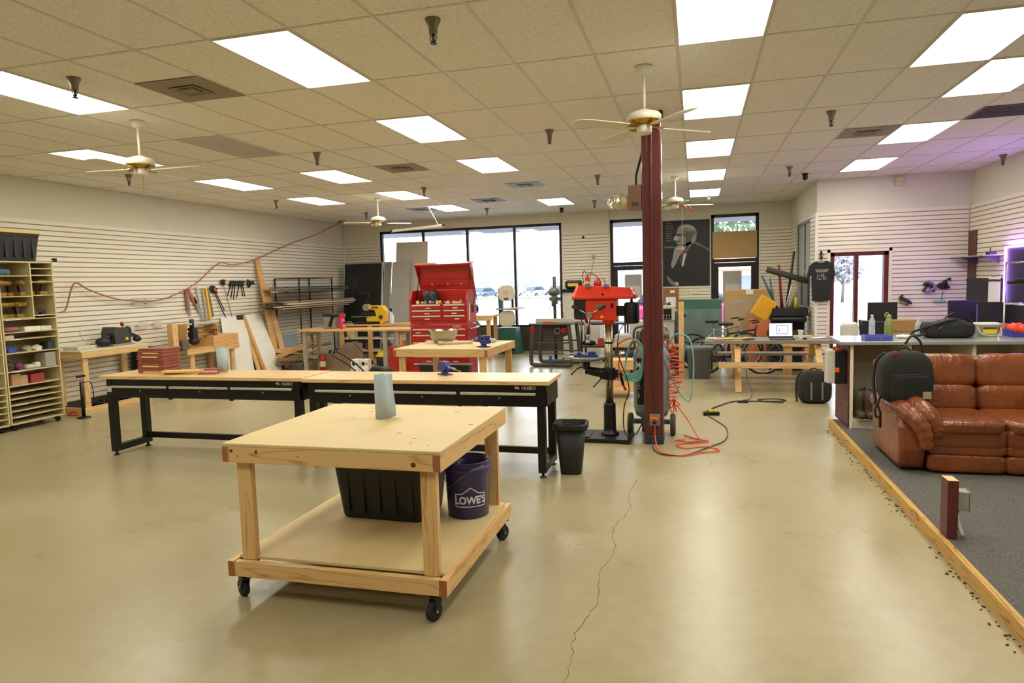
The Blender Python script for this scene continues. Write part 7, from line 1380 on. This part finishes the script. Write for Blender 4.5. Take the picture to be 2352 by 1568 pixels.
def foliage(mb, c, r, n, s, seed):
    random.seed(seed)
    for _ in range(n):
        d = Vector((random.gauss(0, 1), random.gauss(0, 1), random.gauss(0, 1))).normalized()*random.random()**.4; p = Vector(c)+Vector((d.x*r[0], d.y*r[1], d.z*r[2])); a = Vector((random.gauss(0, 1), random.gauss(0, 1), random.gauss(0, 1))).normalized(); b_ = a.orthogonal().normalized()
        k = random.uniform(.6, 1.3)*s; mb._add([p-a*k, p+b_*k*.5, p+a*k, p-b_*k*.5], [(0, 1, 2, 3)])
def tree(label, loc, h, r, col, seed, n=500, s=.16):
    t = thing('tree', label, 'tree', loc, 0, 'trees outside the windows'); random.seed(seed); b = MB(); b.tube([(0, 0, 0), (.05, 0, h*.4), (0, .05, h*.6)], [h*.03, h*.022, h*.015], 8)
    for k in range(9): a = k*2.4; b.tube([(0, 0, h*(.35+.03*k)), (r*.5*math.cos(a), r*.5*math.sin(a), h*(.6+.03*k)), (r*.8*math.cos(a), r*.8*math.sin(a), h*(.75+.03*k))], [h*.012, h*.008, h*.003], 5)
    part('trunk', b, mat('bark', '#6a5a50', .9), t); f = MB(); foliage(f, (0, 0, h*.72), (r, r, h*.32), n, s, seed); part('foliage', f, mat('leaf_'+col[1:], col, .8, var=.15, scale=2), t)
tree('small purple leaved tree beyond the maroon framed door', (9.9, 52, -.4), 3.6, 1.4, '#8d8a92', 5, 700, .2); tree('leafy green tree outside the right glass door', (2.6, 28, -.2), 7.5, 3.0, '#5f7355', 6, 1500, .2); tree('reddish bush-like tree left of the office windows', (-27, 70, -.4), 5.2, 2.2, '#b3a5a8', 7, 500, .3)
def hedge(label, x0, x1, y, z, h, seed, col='#5f7a62'):
    f = MB(); n = int((x1-x0)*90); random.seed(seed)
    f.box(x0, y-.4, z, x1, y+.4, z+h*.85)
    for _ in range(n): p = Vector((random.uniform(x0, x1), y+random.uniform(-.5, .5), z+random.uniform(.1, 1)*h)); a = Vector((random.gauss(0, 1), random.gauss(0, 1), random.gauss(0, 1))).normalized()*.12; b_ = a.orthogonal(); f._add([p-a, p+b_*.6, p+a, p-b_*.6], [(0, 1, 2, 3)])
    solo('hedge', f, mat('hedge_'+col[1:], col, .9, var=.15, scale=3), label, 'hedge')
hedge('clipped green hedge beyond the maroon framed door', 6.2, 9.2, 52, -.4, 1.1, 3); hedge('low green hedge strip before the parked cars', -36, -12, 86, -.5, .5, 4, '#8fa583')
t = thing('brick_building', 'low red-brown building behind the trees at the right', 'building', (3, 75, -.5)); part('facade', MB().box(-5, 0, 0, 6, 8, 4.5), mat('salmon_wall', '#d9b09c', .9, var=.05), t); part('white_canopy', MB().box(-5, -2, 3, 6, 0, 3.5), WHT, t)
for k in range(2): part('window', MB().box(-4+k*5, -.05, .9, -1+k*5, .02, 2.3), OW, t)
